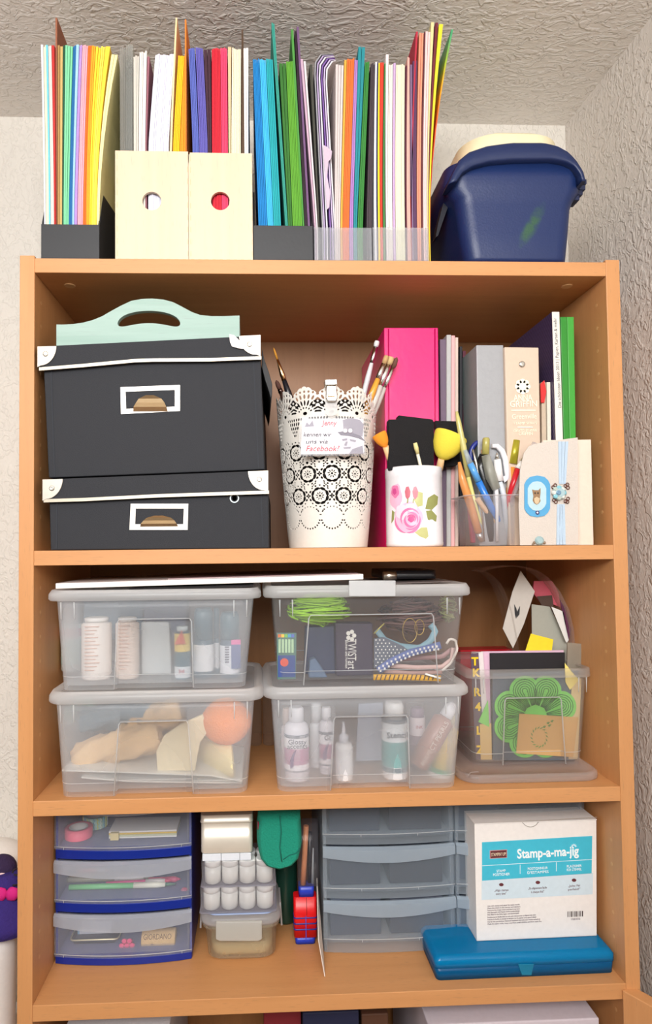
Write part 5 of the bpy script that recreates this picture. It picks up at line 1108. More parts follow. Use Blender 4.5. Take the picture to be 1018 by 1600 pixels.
bottle('white bottle with teal label standing right in the lower middle box', 616, 40, 1096, .035, fLR, (240, 240, 242), (240, 240, 240), .24, .72, [(.1, .78, (228, 232, 234), 'label'), (.17, .5, (70, 196, 190), 'teal_print'), (.1, .165, (50, 96, 116), 'dark_print'), (.74, .79, (60, 84, 110), 'dark_print')], y1=1215, neck=.72, txt=(('Stencil', .6, .011, (40, 44, 60), None),))
bottle('slim plum bottle with red printed label behind the slanted brown one', 652, 24, 1105, .07, fLR, (150, 120, 130), (140, 112, 132), .25, .9, [(.55, .85, (232, 216, 220), 'label'), (.08, .28, (214, 190, 176), 'label')], y1=1215, neck=.9, txt=(('INK', .7, .006, (180, 60, 80), None),))
def slant(lab, a, b, r, Y, body, cap, lab_c=None, words=None, rr0=1.0, name='bottle', cat='bottle'):
    A = at(*a, Y); B = at(*b, Y); L_ = B - A; t = thing(name, lab, cat, A)
    build('body', MB().tube([A, A + L_ * .02, A + L_ * .72, A + L_ * .78], [r * .8 * rr0, r * rr0, r, r * .5], 22), mat(body, .35), t)
    build('cap', MB().tube([A + L_ * .78, A + L_ * .9, B], [r * .62, r * .58, r * .3], 16), mat(cap, .35), t)
    if words: 
        n_ = L_.normalized(); text(words, mat(lab_c, .5), t, A + L_ * .4 + Vector((0, -r * 1.05, 0)), n_, Vector((-n_.z, 0, n_.x)), .009, None, .0002)
    return t
slant('brown shimmer spray bottle with white cap leaning right in the lower middle box', (652, 1196), (708, 1098), .0145, .04, (164, 112, 92), (236, 234, 240), (226, 206, 190), 'PERFECT PEARLS')
t = slant('yellow tube standing on its white cap, lower right of the box', (686, 1212), (702, 1110), .0165, .075, (224, 184, 70), (236, 220, 150)); 
build('white_foot', MB().tube([at(685, 1218, .06), at(687, 1205, .06)], [.0165, .0172], 22), m_white, t)
build('green_ring', MB().tube([at(687, 1204.5, .06), at(687.4, 1202.5, .06)], [.0174, .0174], 22), mat((70, 180, 130), .4), t)
solo('grey_divider', mfb([(560, 1100), (598, 1098), (598, 1208), (556, 1208)], .10, .105, zmin=fLR), mat((190, 198, 216), .5), 'pale blue grey card standing at the back of the lower middle box', 'card')
# --- magazines and a phone-like case on the lids
def slab_px(name, lab, cat, L0, R0, th, Y0, dep, c, skew=0, bev=.0004, page=None, cov=None, skl=None):
    a = at(*L0, Y0); b = at(*R0, Y0); dv = Vector((skew, dep, 0)); t = thing(name, lab, cat, ((a.x + b.x) / 2, Y0 + dep / 2, min(a.z, b.z) - th)); up_ = Vector((0, 0, 1))
    e = .0006
    build('pages', MB().prism([a - up_ * (th - e), b - up_ * (th - e), b - up_ * e, a - up_ * e], dv), mat(page or (240, 238, 232), .7), t)
    build('front_cover', MB().prism([a - up_ * e, b - up_ * e, b, a], dv), mat(cov or c, .3), t); build('rear_cover', MB().prism([a - up_ * th, b - up_ * th, b - up_ * (th - e), a - up_ * (th - e)], dv), mat(c, .3), t)
    return t
zz = max(ztUL, ztUR)
def L(px, py, Y): return (px, py)
slab_px('magazine', 'long white magazine lying across the lids of both upper boxes', 'magazine', (87, 911.5), (567, 897), .0068, .0, .2, (236, 230, 220), cov=(224, 216, 214))
slab_px('magazine', 'magazine with mauve brown cover lying on top of the long white one', 'magazine', (262, 904), (560, 895.5), .0016, .02, .19, (140, 110, 112), cov=(150, 122, 124), page=(216, 200, 200))
slab_px('dark_folder', 'thin black folder under the magazine on the left lid', 'folder', (200, 918.5), (395, 913), .003, .012, .15, (30, 28, 32), cov=(30, 28, 32), page=(30, 28, 32))
ph = thing('device_case', 'flat black gadget with silver bumper lying on the middle lid', 'gadget', (at(640, 905, .08).x, .1, ztUR))
a = at(598, 898, .07); b = at(677, 896, .07)
build('shell', MB().rrect([((a.x + b.x) / 2, .11, (b.x - a.x) / 2, .055, .008, ztUR + .004), ((a.x + b.x) / 2, .11, (b.x - a.x) / 2 + .001, .056, .009, ztUR + .008), ((a.x + b.x) / 2, .11, (b.x - a.x) / 2, .055, .008, ztUR + .016)], 6), mat((26, 26, 30), .3), ph)
g = at(612, 899, .05); build('silver_bumper', MB().tube([(g.x - .012, .052, ztUR + .009), (g.x + .006, .052, ztUR + .0095)], .0058, 14), m_steel, ph)
slab_px('grey_card', 'grey card lying under the black gadget', 'card', (600, 911.5), (705, 908), .001, .02, .15, (120, 110, 108), page=(150, 140, 138), cov=(124, 114, 112))
# --- the small open box on its own lid, right
g = gnd(835, 1224, ZB); yl = .018
l0, l1 = at(722, 1215, yl), at(945, 1212, yl); lx = (l0.x + l1.x) / 2; lw = (l1.x - l0.x) / 2
solo('box_lid', MB().rrect([(lx, yl + .105, lw - .003, .102, .024, ZB), (lx, yl + .105, lw, .105, .026, ZB + .002), (lx, yl + .105, lw, .105, .026, ZB + .009), (lx, yl + .105, lw - .003, .102, .024, ZB + .0115), (lx, yl + .105, lw - .007, .098, .02, ZB + .0105), (lx, yl + .105, lw - .009, .096, .02, ZB + .006), (lx, yl + .105, lw * .6, .06, .02, ZB + .0058)], 6), clear(.34, (214, 206, 204), .3), 'loose translucent lid lying under the open box', 'lid')
Yo = .062
boxO, fO, _ = crate('small open clear box of cards with a green paper doily in front', None, (736, 922, 1058), (742, 912, 1196), (790, 877, 1090, 785, 883), Yo, .145, ZB + .0066, has_lid=False, tubm=clear(.13, (222, 218, 216), .22), ins=.006)
a, b = at(731, 1050, Yo - .008), at(928.5, 1050, Yo - .008); zt = at(830, 1062, Yo - .008).z; z2 = at(830, 1046, Yo - .008).z; cxm = (a.x + b.x) / 2; hwm = (b.x - a.x) / 2
build('box_rim', MB().rrect([(cxm, Yo + .0725, hwm, .0805, .016, zt + .002), (cxm, Yo + .0725, hwm, .0805, .018, z2 - .001), (cxm, Yo + .0725, hwm - .003, .0775, .016, z2), (cxm, Yo + .0725, hwm - .009, .0715, .014, z2 - .001)], 6, False, False), clear(.34, (218, 212, 208), .25), boxO)
def flat(name, lab, cat, pts, Y, c, th=.0008, tiltk=0, **k): return solo(name, mfb(pts, Y, Y + th), mat(c, .6, **k), lab, cat)
flat('black_card', 'black card standing upright at the front of the open box', 'card', [(765, 1020.5), (882, 1019.5), (880, 1186), (768, 1186)], Yo + .024, (24, 22, 28), .0016)
flat('slate_card', 'blue slate card lining the front of the open box', 'card', [(769, 1052), (903, 1048), (897, 1188), (770, 1188)], Yo + .0195, (70, 88, 104), .001)
flat('pink_card', 'pale pink card standing behind the black one', 'card', [(752, 1018), (880, 1016), (878, 1186), (756, 1186)], Yo + .028, (222, 184, 206), .002)
flat('gift_card', 'thick blush card leaning at the left of the open box', 'card', [(739, 1021), (754, 1018), (766, 1186), (746, 1186)], Yo + .0215, (222, 214, 214), .0016)
flat('kraft_strip', 'sand coloured card at the lower left of the open box', 'card', [(749, 1132), (767, 1130), (768, 1187), (751, 1187)], Yo + .017, (206, 172, 110), .001)
nb = flat('number_card', 'narrow plum card with yellow cut-out letters at the left edge', 'card', [(735, 1022), (747, 1020), (757, 1186), (743, 1186)], Yo + .0185, (90, 70, 86), .001)
for k, (ch, y) in enumerate((('T', 1034), ('K', 1052), ('R', 1082), ('4', 1105), ('L', 1142), ('Z', 1172))):
    text(ch, mat((240, 200, 30), .4), nb, at(741.5 + k * 1.6, y, Yo + .0175), (1, 0, 0), (0, 0, 1), .016, None, .0003, bold=.0006)
# doily: eight scalloped petals with engraved arcs
cd_ = (836, 1120); R1 = 66
m_lime = mat((112, 206, 82), .7); m_limed = mat((30, 104, 34), .8)
pts = []; NP = 8
for k in range(NP * 12):
    a = 2 * math.pi * k / (NP * 12) + math.pi / 2 * 0; ph_ = (k % 12) / 12; q = 57 + 10 * math.sin(math.pi * ph_) ** .7
    pts.append((cd_[0] + q * math.cos(a + math.pi / 8 * 3 - .39), cd_[1] + q * math.sin(a + math.pi / 8 * 3 - .39)))
Yd = Yo + .0145
P = [at(x, y, Yd) for x, y in pts]; ctr = at(*cd_, Yd); n = len(P)
mb = MB().add(P + [ctr] + [p + Vector((0, .0008, 0)) for p in P] + [ctr + Vector((0, .0008, 0))], [(i, (i + 1) % n, n) for i in range(n)] + [(n + 1 + (i + 1) % n, n + 1 + i, 2 * n + 1) for i in range(n)] + [(i, n + 1 + i, n + 1 + (i + 1) % n, (i + 1) % n) for i in range(n)])
dl = solo('paper_doily', mb, m_lime, 'lime green flower shaped paper doily at the front of the open box', 'doily')
for pk in range(NP):
    a = 2 * math.pi * (pk + .5) / NP + math.pi / 8 * 3 - .39; c0 = (cd_[0] + 44 * math.cos(a), cd_[1] + 44 * math.sin(a)); mb = MB()
    for r in (4, 7.5, 11, 14.5, 18):
        A = [at(c0[0] + r * math.cos(a + t_), c0[1] + r * math.sin(a + t_), Yd - .0003) for t_ in [math.radians(-115 + 230 * k / 10) for k in range(11)]]
        e0, e1 = at(c0[0] - 26 * math.cos(a) * 1 + r * .35 * math.cos(a - 1.6), c0[1] - 26 * math.sin(a) + r * .35 * math.sin(a - 1.6), Yd - .0003), at(c0[0] - 26 * math.cos(a) + r * .35 * math.cos(a + 1.6), c0[1] - 26 * math.sin(a) + r * .35 * math.sin(a + 1.6), Yd - .0003)
        mb.tube([e0] + A + [e1], .0006, 5)
    build('embossed_arcs', mb, m_limed, dl)
flat('green_corner', 'green paper triangle poking out left of the doily', 'paper', [(747, 1128), (762, 1094), (764, 1136)], Yo + .0165, (120, 200, 90))
kf = flat('kraft_card', 'square kraft card with stamped leaf wreath in front of the doily', 'card', [(811, 1115), (903, 1121), (895, 1183), (806, 1177)], Yo + .0125, (204, 160, 92), .0008, bump=.15)
for k in range(16):
    a = k * math.pi / 8 + .3; x, y = 842 + 12 * math.cos(a), 1152 + 15 * math.sin(a); g = [at(x + 3.2 * math.cos(a + .9) * s_ + .9 * math.cos(a + 2.4) * u_, y + 3.2 * math.sin(a + .9) * s_ + .9 * math.sin(a + 2.4) * u_, Yo + .0121) for s_, u_ in ((-1, 0), (0, 1), (1, 0), (0, -1))]
    build('stamped_leaf', MB().prism(g, (0, .0003, 0)), mat((84, 130, 50), .7), kf)
for x, y in ((850, 1136), (856, 1130), (862, 1127), (858, 1134)): g = [at(x + 3 * c_, y + 2 * s_, Yo + .0121) for c_, s_ in ((-1, 0), (0, 1), (1, -1), (0, -1))]; build('stamped_leaf', MB().prism(g, (0, .0003, 0)), mat((84, 130, 50), .7), kf)
flat('sand_card', 'sand coloured card behind the kraft one at the right', 'card', [(893, 1060), (908, 1060), (902, 1186), (888, 1186)], Yo + .017, (214, 190, 140), .001)
flat('yellow_paper', 'bright yellow paper slip rising above the black card', 'paper', [(829, 990), (864, 999), (861, 1021), (860, 1090), (822, 1090), (819, 1021)], Yo + .031, (238, 214, 40), .0006)
flat('yellow_paper', 'pale yellow folded star paper at the right of the open box', 'paper', [(882, 1036), (893, 1050), (904, 1062), (890, 1078), (883, 1066)], Yo + .0155, (238, 220, 120), .0008)
flat('clear_sleeve', 'grey clear sleeve standing tall in the right back of the open box', 'sleeve', [(886, 1004), (908, 1006), (904, 1186), (884, 1186)], Yo + .03, (190, 182, 166), .001, alpha=.55)
flat('clear_sleeve', 'short clear sleeve standing at the left end of the open box', 'sleeve', [(736, 1018), (770, 1018), (772, 1090), (740, 1090)], Yo + .04, (214, 206, 206), .0006, alpha=.35)
# clear film bag bulging behind, with cards in it
bag = thing('film_bag', 'clear cellophane bag bulging up behind the open box', 'bag', at(850, 1150, .2))
P = resamp([at(x, y, .102) for x, y in ((752, 893), (768, 888), (795, 884), (822, 885), (850, 896), (872, 920), (888, 952), (896, 985), (898, 1030), (892, 1060), (886, 1170))], 26)
mb = MB().loops([[p, p + Vector((0, .045, 0)), p + Vector((.0006, .045, -.0006)), p + Vector((.0006, 0, -.0006))] for p in P], smooth=True); build('film', mb, clear(.2, (224, 200, 192), .12), bag)
P = resamp([at(x, y, .10) for x, y in ((744, 886), (765, 894), (785, 915), (798, 950), (808, 1000), (814, 1060), (816, 1160))], 20)
build('film_fold', MB().loops([[p, p + Vector((0, .045, 0)), p + Vector((.0006, .045, -.0006)), p + Vector((.0006, 0, -.0006))] for p in P], smooth=True), clear(.06, (180, 160, 150), .2), bag)
bc2 = flat('butterfly_card', 'pale grey card with small black butterfly inside the cellophane bag', 'card', [(813, 892), (835, 924), (818, 975), (801, 1013), (785, 982), (800, 925)], .106, (196, 190, 182), .001)
for pts in ([(806, 950), (803, 944), (804, 960), (806, 967), (808, 957)], [(808, 955), (812, 947), (811, 960), (807, 965)]): build('butterfly', mfb(pts, .1054, .106), m_blk, bc2)
flat('pink_tissue', 'crumpled pink tissue at the top of the cellophane bag', 'tissue', [(834, 908), (862, 908), (872, 926), (876, 950), (866, 945), (842, 940), (832, 925)], .135, (206, 90, 106), .003)
flat('brown_card', 'dark brown card in the cellophane bag beside the tissue', 'card', [(838, 932), (862, 930), (866, 960), (848, 950)], .128, (76, 56, 46), .001)
flat('pale_card', 'pale grey green card standing in the cellophane bag', 'card', [(830, 944), (858, 948), (885, 1000), (884, 1090), (832, 1090)], .124, (168, 168, 156), .001)
for k in range(3): flat('white_card', ('front', 'middle', 'rear')[k] + 'most of three white cards fanned in the bag', 'card', [(861 + k * 4, 948 + k * 2), (876 + k * 2, 954 + k), (886 + k, 1000), (884 + k, 1004)], .112 + k * .002, (226 - 8 * k, 226 - 8 * k, 222 - 8 * k), .0008)
flat('purple_paper', 'dark purple paper strip along the right of the cellophane bag', 'paper', [(874, 936), (884, 950), (892, 985), (888, 1000), (880, 965)], .116, (86, 34, 66), .001)
solo('red_box', mfb([(719, 1016), (800, 1014), (800, 1160), (719, 1160)], .225, .26, zmin=ZB), mat((196, 14, 34), .4), 'bright red box standing at the back between the clear boxes', 'box', bevel=.001)
# wire-like clear caps standing behind the left boxes
for cx, lab in ((398, 'left one of two small clear domed cases behind the boxes'), (420, 'right one of two small clear domed cases behind the boxes')):
    g = at(cx, 1078, .21); h = at(cx, 1042, .21).z - ZB; solo('domed_case', MB().lathe((g.x, .215, ZB), [(.0095, 0), (.0105, .002), (.0105, h * .8), (.009, h * .95), (.004, h)], 18), clear(.16, (206, 190, 176), .2), lab, 'case')
solo('torn_film', MB().loops([[at(x, y, .016), at(x, y, .04), at(x + 1, y + 1.5, .04), at(x + 1, y + 1.5, .016)] for x, y in ((716, 1196), (723, 1204), (728, 1214), (735, 1206), (747, 1205))], smooth=False), clear(.3, (214, 206, 206), .2), 'crumpled strip of clear film beside the loose lid', 'film')
# ================================================================ THIRD SHELF
ZC = Z3 + .0004
def bow(xl, xr, y0, bulge, z, n=12, flat_back=None):
    R = [(xl + (xr - xl) * k / n, y0 - bulge * math.sin(math.pi * k / n) ** .8, z) for k in range(n + 1)]
    return R
def bowplate(xl, xr, yf, bulge, yb, z0, z1, n=12):
    F = bow(xl, xr, yf, bulge, 0, n); ring = [(p[0], p[1]) for p in F] + [(xr, yb), (xl, yb)]
    return MB().loops([[(x, y, z) for x, y in ring] for z in (z0, z1)], smooth=False)
def drawer_unit(name, lab, xl, xr, yf, dep, rows, frame_m, drawer_m, lip_m, bulge=.009, zbase=None, side_t=.003, sag=.005, top=True, ztop=None, liph=.017, ftop=.0):
    """rows: list of (z0, z1) drawer fronts from the bottom up; frame plates fill the gaps between them"""
    zb = zbase or ZC; t = thing(name, lab, 'drawer unit', ((xl + xr) / 2, yf + dep / 2, zb)); yb = yf + dep
    zt = ztop or (rows[-1][1] + .003)
    for x in (xl + .0006, xr - side_t - .0006): build('side_wall', MB().box(x, x + side_t, yf + .005, yb, zb, zt), frame_m, t, .0006)
    build('back_wall', MB().box(xl + side_t, xr - side_t, yb - .003, yb, zb, zt), frame_m, t)
    edges = [zb] + [z for r in rows for z in r] + [zt]
    gaps = [(edges[2 * i], edges[2 * i + 1]) for i in range(len(rows) + 1)]
    for i, (z0, z1) in enumerate(gaps):
        if z1 - z0 < .0012: z1 = z0 + .0015
        build('frame_plate', bowplate(xl + .001, xr - .001, yf + .002, bulge, yb - .003, z0 + .0003, z1 - .0003), frame_m, t, .0008)
    for z0, z1 in rows:
        F = bow(xl + .0002, xr - .0002, yf, bulge, 0, 14); n = len(F)
        mb = MB(); th = .0018
        mb.loops([[(p[0], p[1], z) for p in F] + [(p[0], p[1] + th, z) for p in reversed(F)] for z in (z0 + .0008, z1 - .0008)], smooth=False)
        d = build('drawer', mb, drawer_m, t)
        bx = MB().box(xl + .005, xl + .0062, yf + .002, yb - .01, z0 + .002, z1 - .006); bx.box(xr - .0062, xr - .005, yf + .002, yb - .01, z0 + .002, z1 - .006)
        bx.box(xl + .0062, xr - .0062, yf + .002, yb - .01, z0 + .0016, z0 + .0028); bx.box(xl + .0062, xr - .0062, yb - .0112, yb - .01, z0 + .0028, z1 - .006)
        build('drawer_bin', bx, drawer_m, d)
        # handle lip: bowed strip hanging from the top edge whose lower edge sags in the middle
        rings = []
        for k, p in enumerate(F):
            s = math.sin(math.pi * k / (n - 1)); zl = z1 - liph - sag * s
            rings.append([(p[0], p[1] - .0006, z1 - .001), (p[0], p[1] - .0045 - .002 * s, z1 - .0035), (p[0], p[1] - .0045 - .002 * s, zl), (p[0], p[1] - .003 - .002 * s, zl), (p[0], p[1] - .003 - .002 * s, z1 - .0045), (p[0], p[1] - .0006, z1 - .003)])
        build('handle_lip', MB().loops(rings, smooth=False), lip_m, d)
        mbd = MB()
        mbd.tube([(p[0], p[1] - .0006, z0 + .0045) for p in F], .0006, 5)
        for k in (4, 10) if len(rows) > 3 or not top else (1, n - 2): mbd.tube([(F[k][0], F[k][1] - .0005, z0 + .001), (F[k][0], F[k][1] - .0005, z0 + .0045)], .0005, 5)
        build('moulded_edge', mbd, m_bead, d)
    return t
# blue unit
gL = gnd(85, 1509, ZC); yfB = gL.y + .002; 
def zB(y, x=190): return at(x, y, yfB - .006).z
xl, xr = at(84.5, 1480, yfB).x, at(300, 1480, yfB).x
rowsB = [(zB(1496), zB(1426)), (zB(1411), zB(1343)), (zB(1328), Z2 - T - .006)]
m_blue = mat((12, 40, 136), .32, bump=.03)
m_drw = clear(.12, (228, 234, 244), .2); m_lipm = clear(.36, (226, 232, 242), .3)
duB = drawer_unit('drawer_unit', 'blue framed drawer unit with three clear drawers at the left of the lowest shelf', xl, xr, yfB, .155, rowsB, m_blue, m_drw, m_lipm, ztop=rowsB[-1][1] + .002, liph=.0165, sag=.0055)
def fz(i): return rowsB[i][0] + .0032
yI = yfB + .012
# top drawer: tape rolls, papers
def roll(lab, cx, cy_, r, hgt, Y, c, zf, c2=None, name='tape_roll', tiltd=0):
    g = at(cx, cy_, Y); t = thing(name, lab, 'tape', (g.x, Y, zf)); 
    build('tape', MB().lathe((g.x, Y, zf), [(r, 0), (r, hgt), (r * .68, hgt), (r * .68, 0)], 30, False, False), mat(c, .5, bump=.3, scale=300), t)
    build('core', MB().lathe((g.x, Y, zf), [(r * .68, .0002), (r * .68, hgt), (r * .6, hgt), (r * .6, .0002)], 30, False, False), mat((226, 224, 220), .7), t)
    if c2:
        n = 22
        for k, cc_ in enumerate(c2):
            mb = MB()
            for q in range(0, n):
                if q % len(c2) != k: continue
                P = []
                for s in range(7): a = -math.pi + math.pi * 2 * q / n + .05 * (1 if s % 2 else -1); P.append((g.x + r * 1.01 * math.cos(a), Y + r * 1.01 * math.sin(a), zf + hgt * s / 6))
                mb.tube(P, .0008, 4)
            build('zigzag_stripe', mb, mat(cc_, .5), t)
    return t
roll('roll of pink tape lying left in the top drawer', 123, 1318, .0195, .0135, yI + .022, (240, 104, 130), fz(2))
roll('roll of blue and lime zigzag tape resting beside the pink one', 149, 1298, .0175, .0155, yI + .055, (176, 222, 206), fz(2) + .0005, ((120, 196, 226), (226, 226, 90), (240, 244, 230)))
def pth(name, lab, cat, pts, Y, th, c, zmin=None, **k): return solo(name, mfb(pts, Y, Y + th, zmin=zmin), mat(c, .55, **k), lab, cat)
pth('white_card', 'large white card standing in the back of the top drawer', 'card', rect(197, 1283, 232, 1310), yI + .075, .004, (236, 236, 240))
pth('white_card', 'ivory card standing right in the back of the top drawer', 'card', rect(258, 1282, 278, 1312), yI + .075, .004, (236, 234, 226))
pth('white_strip', 'narrow white strip standing left of the large white card', 'card', rect(188, 1288, 193, 1309), yI + .075, .003, (226, 228, 238))
pth('navy_card', 'dark navy card standing between the white ones in the top drawer', 'card', rect(232.5, 1283, 257, 1311), yI + .077, .003, (56, 66, 100))
pth('navy_card', 'dark navy card behind the narrow white strip', 'card', rect(177, 1286, 196.5, 1310), yI + .079, .003, (70, 80, 116))
for k, (c, y, lab) in enumerate((((236, 232, 226), 1311, 'uppermost white card'), ((226, 190, 66), 1315, 'yellow card'), ((200, 206, 170), 1318.5, 'sage card'), ((232, 232, 226), 1321.5, 'lowest pale card'))):
    a, b = at(172, y + 3.4, yI + .018), at(277, y, yI + .018); a.z = max(a.z, fz(2) + .0002 + (3 - k) * .0026)
    solo('flat_card', MB().box(a.x, b.x, yI + .01, yI + .055, a.z, a.z + .0022), mat(c, .6), lab + ' in the flat stack at the right of the top drawer', 'card')
solo('kraft_tab', MB().box(at(171, 1319, yI).x, at(184, 1319, yI).x, yI + .004, yI + .0095, fz(2) + .0002, fz(2) + .010), mat((226, 208, 150), .6), 'cream folded tab in front of the flat card stack', 'paper')
solo('grey_slip', mfb([(142, 1322), (172, 1318), (171, 1310), (146, 1315)], yI + .05, yI + .053, zmin=fz(2) + .001), mat((206, 206, 206), .5), 'grey paper slip between the tape and the card stack', 'paper')
# middle drawer: pens
def dpen(lab, a, b, Y, r, c, tip=None, name='pen', Y2=None, e=(226, 220, 216)):
    A, B = at(*a, Y), at(*b, Y2 or Y); 
    A.z = max(A.z, fz(1) + r); B.z = max(B.z, fz(1) + r)
    t = thing(name, lab, 'pen', A.lerp(B, .5)); d = B - A
    build('barrel', MB().tube([A, A + d * .6], r, 10), mat(c, .3), t); build('grip', MB().tube([A + d * .602, A + d * .82, A + d * .9], [r * 1.1, r * 1.1, r * .8], 10), mat(e, .3), t)
    build('tip', MB().tube([A + d * .9, B], [r * .7, r * .2], 8), mat(tip or c, .3), t)
dpen('coral pink pen at the back of the middle drawer, lying high at the left', (122, 1378), (170, 1367), yI + .06, .0035, (250, 130, 110))
dpen('olive brown brush lying across the middle drawer', (92, 1393), (215, 1366), yI + .045, .0042, (150, 126, 86), e=(120, 100, 80))
dpen('grey marker with white end lying in the middle drawer', (88, 1400), (240, 1376), yI + .035, .0036, (170, 166, 150))
dpen('hot pink pen rising to the right in the middle drawer', (166, 1389), (268, 1376), yI + .02, .0036, (240, 80, 150), tip=(226, 60, 110))
dpen('deep rose pen below the hot pink one', (232, 1389), (282, 1382), yI + .028, .0036, (214, 70, 120), e=(214, 70, 120))
dpen('mint green pen lying at the bottom of the middle drawer', (108, 1399), (275, 1396), yI + .014, .0038, (120, 206, 140), e=(236, 236, 220), tip=(70, 120, 100))
dpen('dusty pink pencil lying at the very top of the pens', (110, 1366), (200, 1362), yI + .08, .0032, (216, 120, 130))
solo('pink_bead', MB().ell(at(288, 1393, yI + .012), (.006, .005, .0055), 12, 8), mat((216, 60, 110), .4), 'pink bead at the right end of the middle drawer', 'bead')
solo('pencil_case', mfb([(90, 1368), (115, 1366), (116, 1382), (92, 1384)], yI + .07, yI + .1, zmin=fz(1)), mat((80, 90, 130), .5), 'navy case at the back left of the middle drawer', 'case')
# bottom drawer
wt = thing('wire_tray', 'dark tin tray with bright rim in the bottom drawer', 'tray', (at(148, 1480, yI + .02).x, yI + .03, fz(0)))
x0_, x1_ = at(110, 1466, yI + .012).x, at(186, 1466, yI + .012).x; zr_ = at(148, 1467, yI + .01).z
build('tray_body', MB().rrect([((x0_ + x1_) / 2, yI + .034, (x1_ - x0_) / 2 - .003, .024, .006, fz(0) + .0002), ((x0_ + x1_) / 2, yI + .034, (x1_ - x0_) / 2 - .0008, .026, .007, zr_ - .0006), ((x0_ + x1_) / 2, yI + .034, (x1_ - x0_) / 2 - .002, .0248, .006, zr_ - .0006), ((x0_ + x1_) / 2, yI + .034, (x1_ - x0_) / 2 - .004, .023, .005, fz(0) + .002)], 5), mat((36, 42, 60), .4), wt)
rim = [((x0_ + x1_) / 2 + sx * ((x1_ - x0_) / 2 - .006) + .006 * math.cos(a), yI + .034 + sy * .02 + .006 * math.sin(a), zr_) for (sx, sy, a0) in ((1, 1, 0), (-1, 1, 90), (-1, -1, 180), (1, -1, 270)) for a in [math.radians(a0 + 22.5 * k) for k in range(5)]]
build('bright_rim', MB().tube(rim + [rim[0]], .0011, 6), mat((236, 226, 186), .3, .7, 0), wt)
pth('white_eraser', 'white block lying in the dark tin tray', 'eraser', rect(124, 1452, 172, 1463), yI + .03, .02, (226, 230, 244))
pth('eraser_sleeve', 'pale blue end piece beside the white block', 'eraser', rect(121, 1453, 124, 1463), yI + .03, .02, (150, 190, 226))
pen_c = at(199, 1473.5, yI + .008); k_ = 0
for dx_, dz_, wd_ in ((-1, 1.73, 'upper left'), (1, 1.73, 'upper right'), (-2, 0, 'left'), (0, 0, 'central'), (2, 0, 'right'), (-1, -1.73, 'lower left'), (1, -1.73, 'lower right')):
    r = .0036; c = Vector((pen_c.x + dx_ * r * 1.02, yI + .002, pen_c.z + dz_ * r * 1.02))
    p = solo('crayon', MB().loops([[(c.x + q * math.cos(b * math.pi / 8), c.y + y_, c.z + q * math.sin(b * math.pi / 8) - y_ * .62) for b in range(16)] for q, y_ in ((.0028, 0), (.0035, .001), (.0035, .014))]), mat((240, 82, 136), .45), f'{wd_} pencil end of the seven pink ones bundled in the bottom drawer', 'pencil', group='pink pencil bundle')
solo('pencil_holder', mfb([(184, 1456), (212, 1456), (212, 1494), (184, 1494)], yI + .045, yI + .055, zmin=fz(0)), mat((60, 42, 84), .5), 'dark purple card behind the pink pencil ends', 'card')
g = at(244, 1469.5, yI + .013); xa, xb = at(220, 1470, yI + .006).x, at(273, 1470, yI + .006).x; rc = .0128
ck = thing('cork', 'wine cork with printed name lying in the bottom drawer', 'cork', ((xa + xb) / 2, yI + .018, g.z - rc))
build('cork_body', MB().loops([[(x, yI + .018 + q * math.cos(b * math.pi / 14), g.z + q * math.sin(b * math.pi / 14)) for b in range(28)] for x, q in ((xa, rc * .94), (xa + .001, rc), (xb - .001, rc), (xb, rc * .94))]), mat((222, 186, 132), .9, bump=.6, scale=500, var=.14), ck)
m_cp = mat((110, 86, 60), .8)
text('GIORDANO', m_cp, ck, ((xa + xb) / 2 - .001, yI + .018 - rc * .80, g.z + rc * .62), (1, 0, 0), (0, .6, .8), .0095, (xb - xa) * .82, .0002); text('*', m_cp, ck, ((xa + xb) / 2 - .008, yI + .018 - rc * 1.0, g.z - .003), (1, 0, 0), (0, 0, 1), .01, None, .0002); text('Vini Selezionati', m_cp, ck, ((xa + xb) / 2, yI + .018 - rc * .8, g.z - rc * .62), (1, 0, 0), (0, -.6, .8), .0045, (xb - xa) * .82, .0002)
# ---------------------------------------------------------------- lunch container, jars, tin
gC = gnd(375, 1506, ZC); yC = gC.y
def zC(y, Y=None): return at(375, y, Y if Y is not None else yC).z
a, b = at(322, 1490, yC), at(432, 1490, yC); c, d = at(314, 1448, yC), at(437, 1448, yC)
cxb = (a.x + b.x) / 2; hwb = (b.x - a.x) / 2; cxt = (c.x + d.x) / 2; hwt = (d.x - c.x) / 2; hd = .045; cyC = yC + hd + .003
zt = zC(1446)
lc = thing('food_container', 'clear clip lid container with beige powder, below the stacked white jars', 'container', (cxb, cyC, ZC))
m_fc = clear(.2, (226, 220, 200), .25)
build('tub', MB().rrect([(cxb, cyC, hwb - .008, hd - .008, .016, ZC), (cxb, cyC, hwb - .001, hd - .001, .018, ZC + .006), (cxt, cyC, hwt - .004, hd + .001, .018, zt - .006), (cxt, cyC, hwt, hd + .004, .02, zt - .005), (cxt, cyC, hwt, hd + .004, .02, zt), (cxt, cyC, hwt - .006, hd - .001, .016, zt), (cxb, cyC, hwb - .004, hd - .004, .015, ZC + .004)], 6), m_fc, lc)
zl = zC(1432)
build('lid', MB().rrect([(cxt, cyC, hwt + .001, hd + .005, .02, zt + .0004), (cxt, cyC, hwt + .002, hd + .006, .021, zt + .004), (cxt, cyC, hwt, hd + .004, .02, zl), (cxt, cyC, hwt - .006, hd - .002, .018, zl), (cxt, cyC, hwt - .008, hd - .004, .018, zl - .003)], 6), clear(.4, (220, 220, 224), .25), lc)
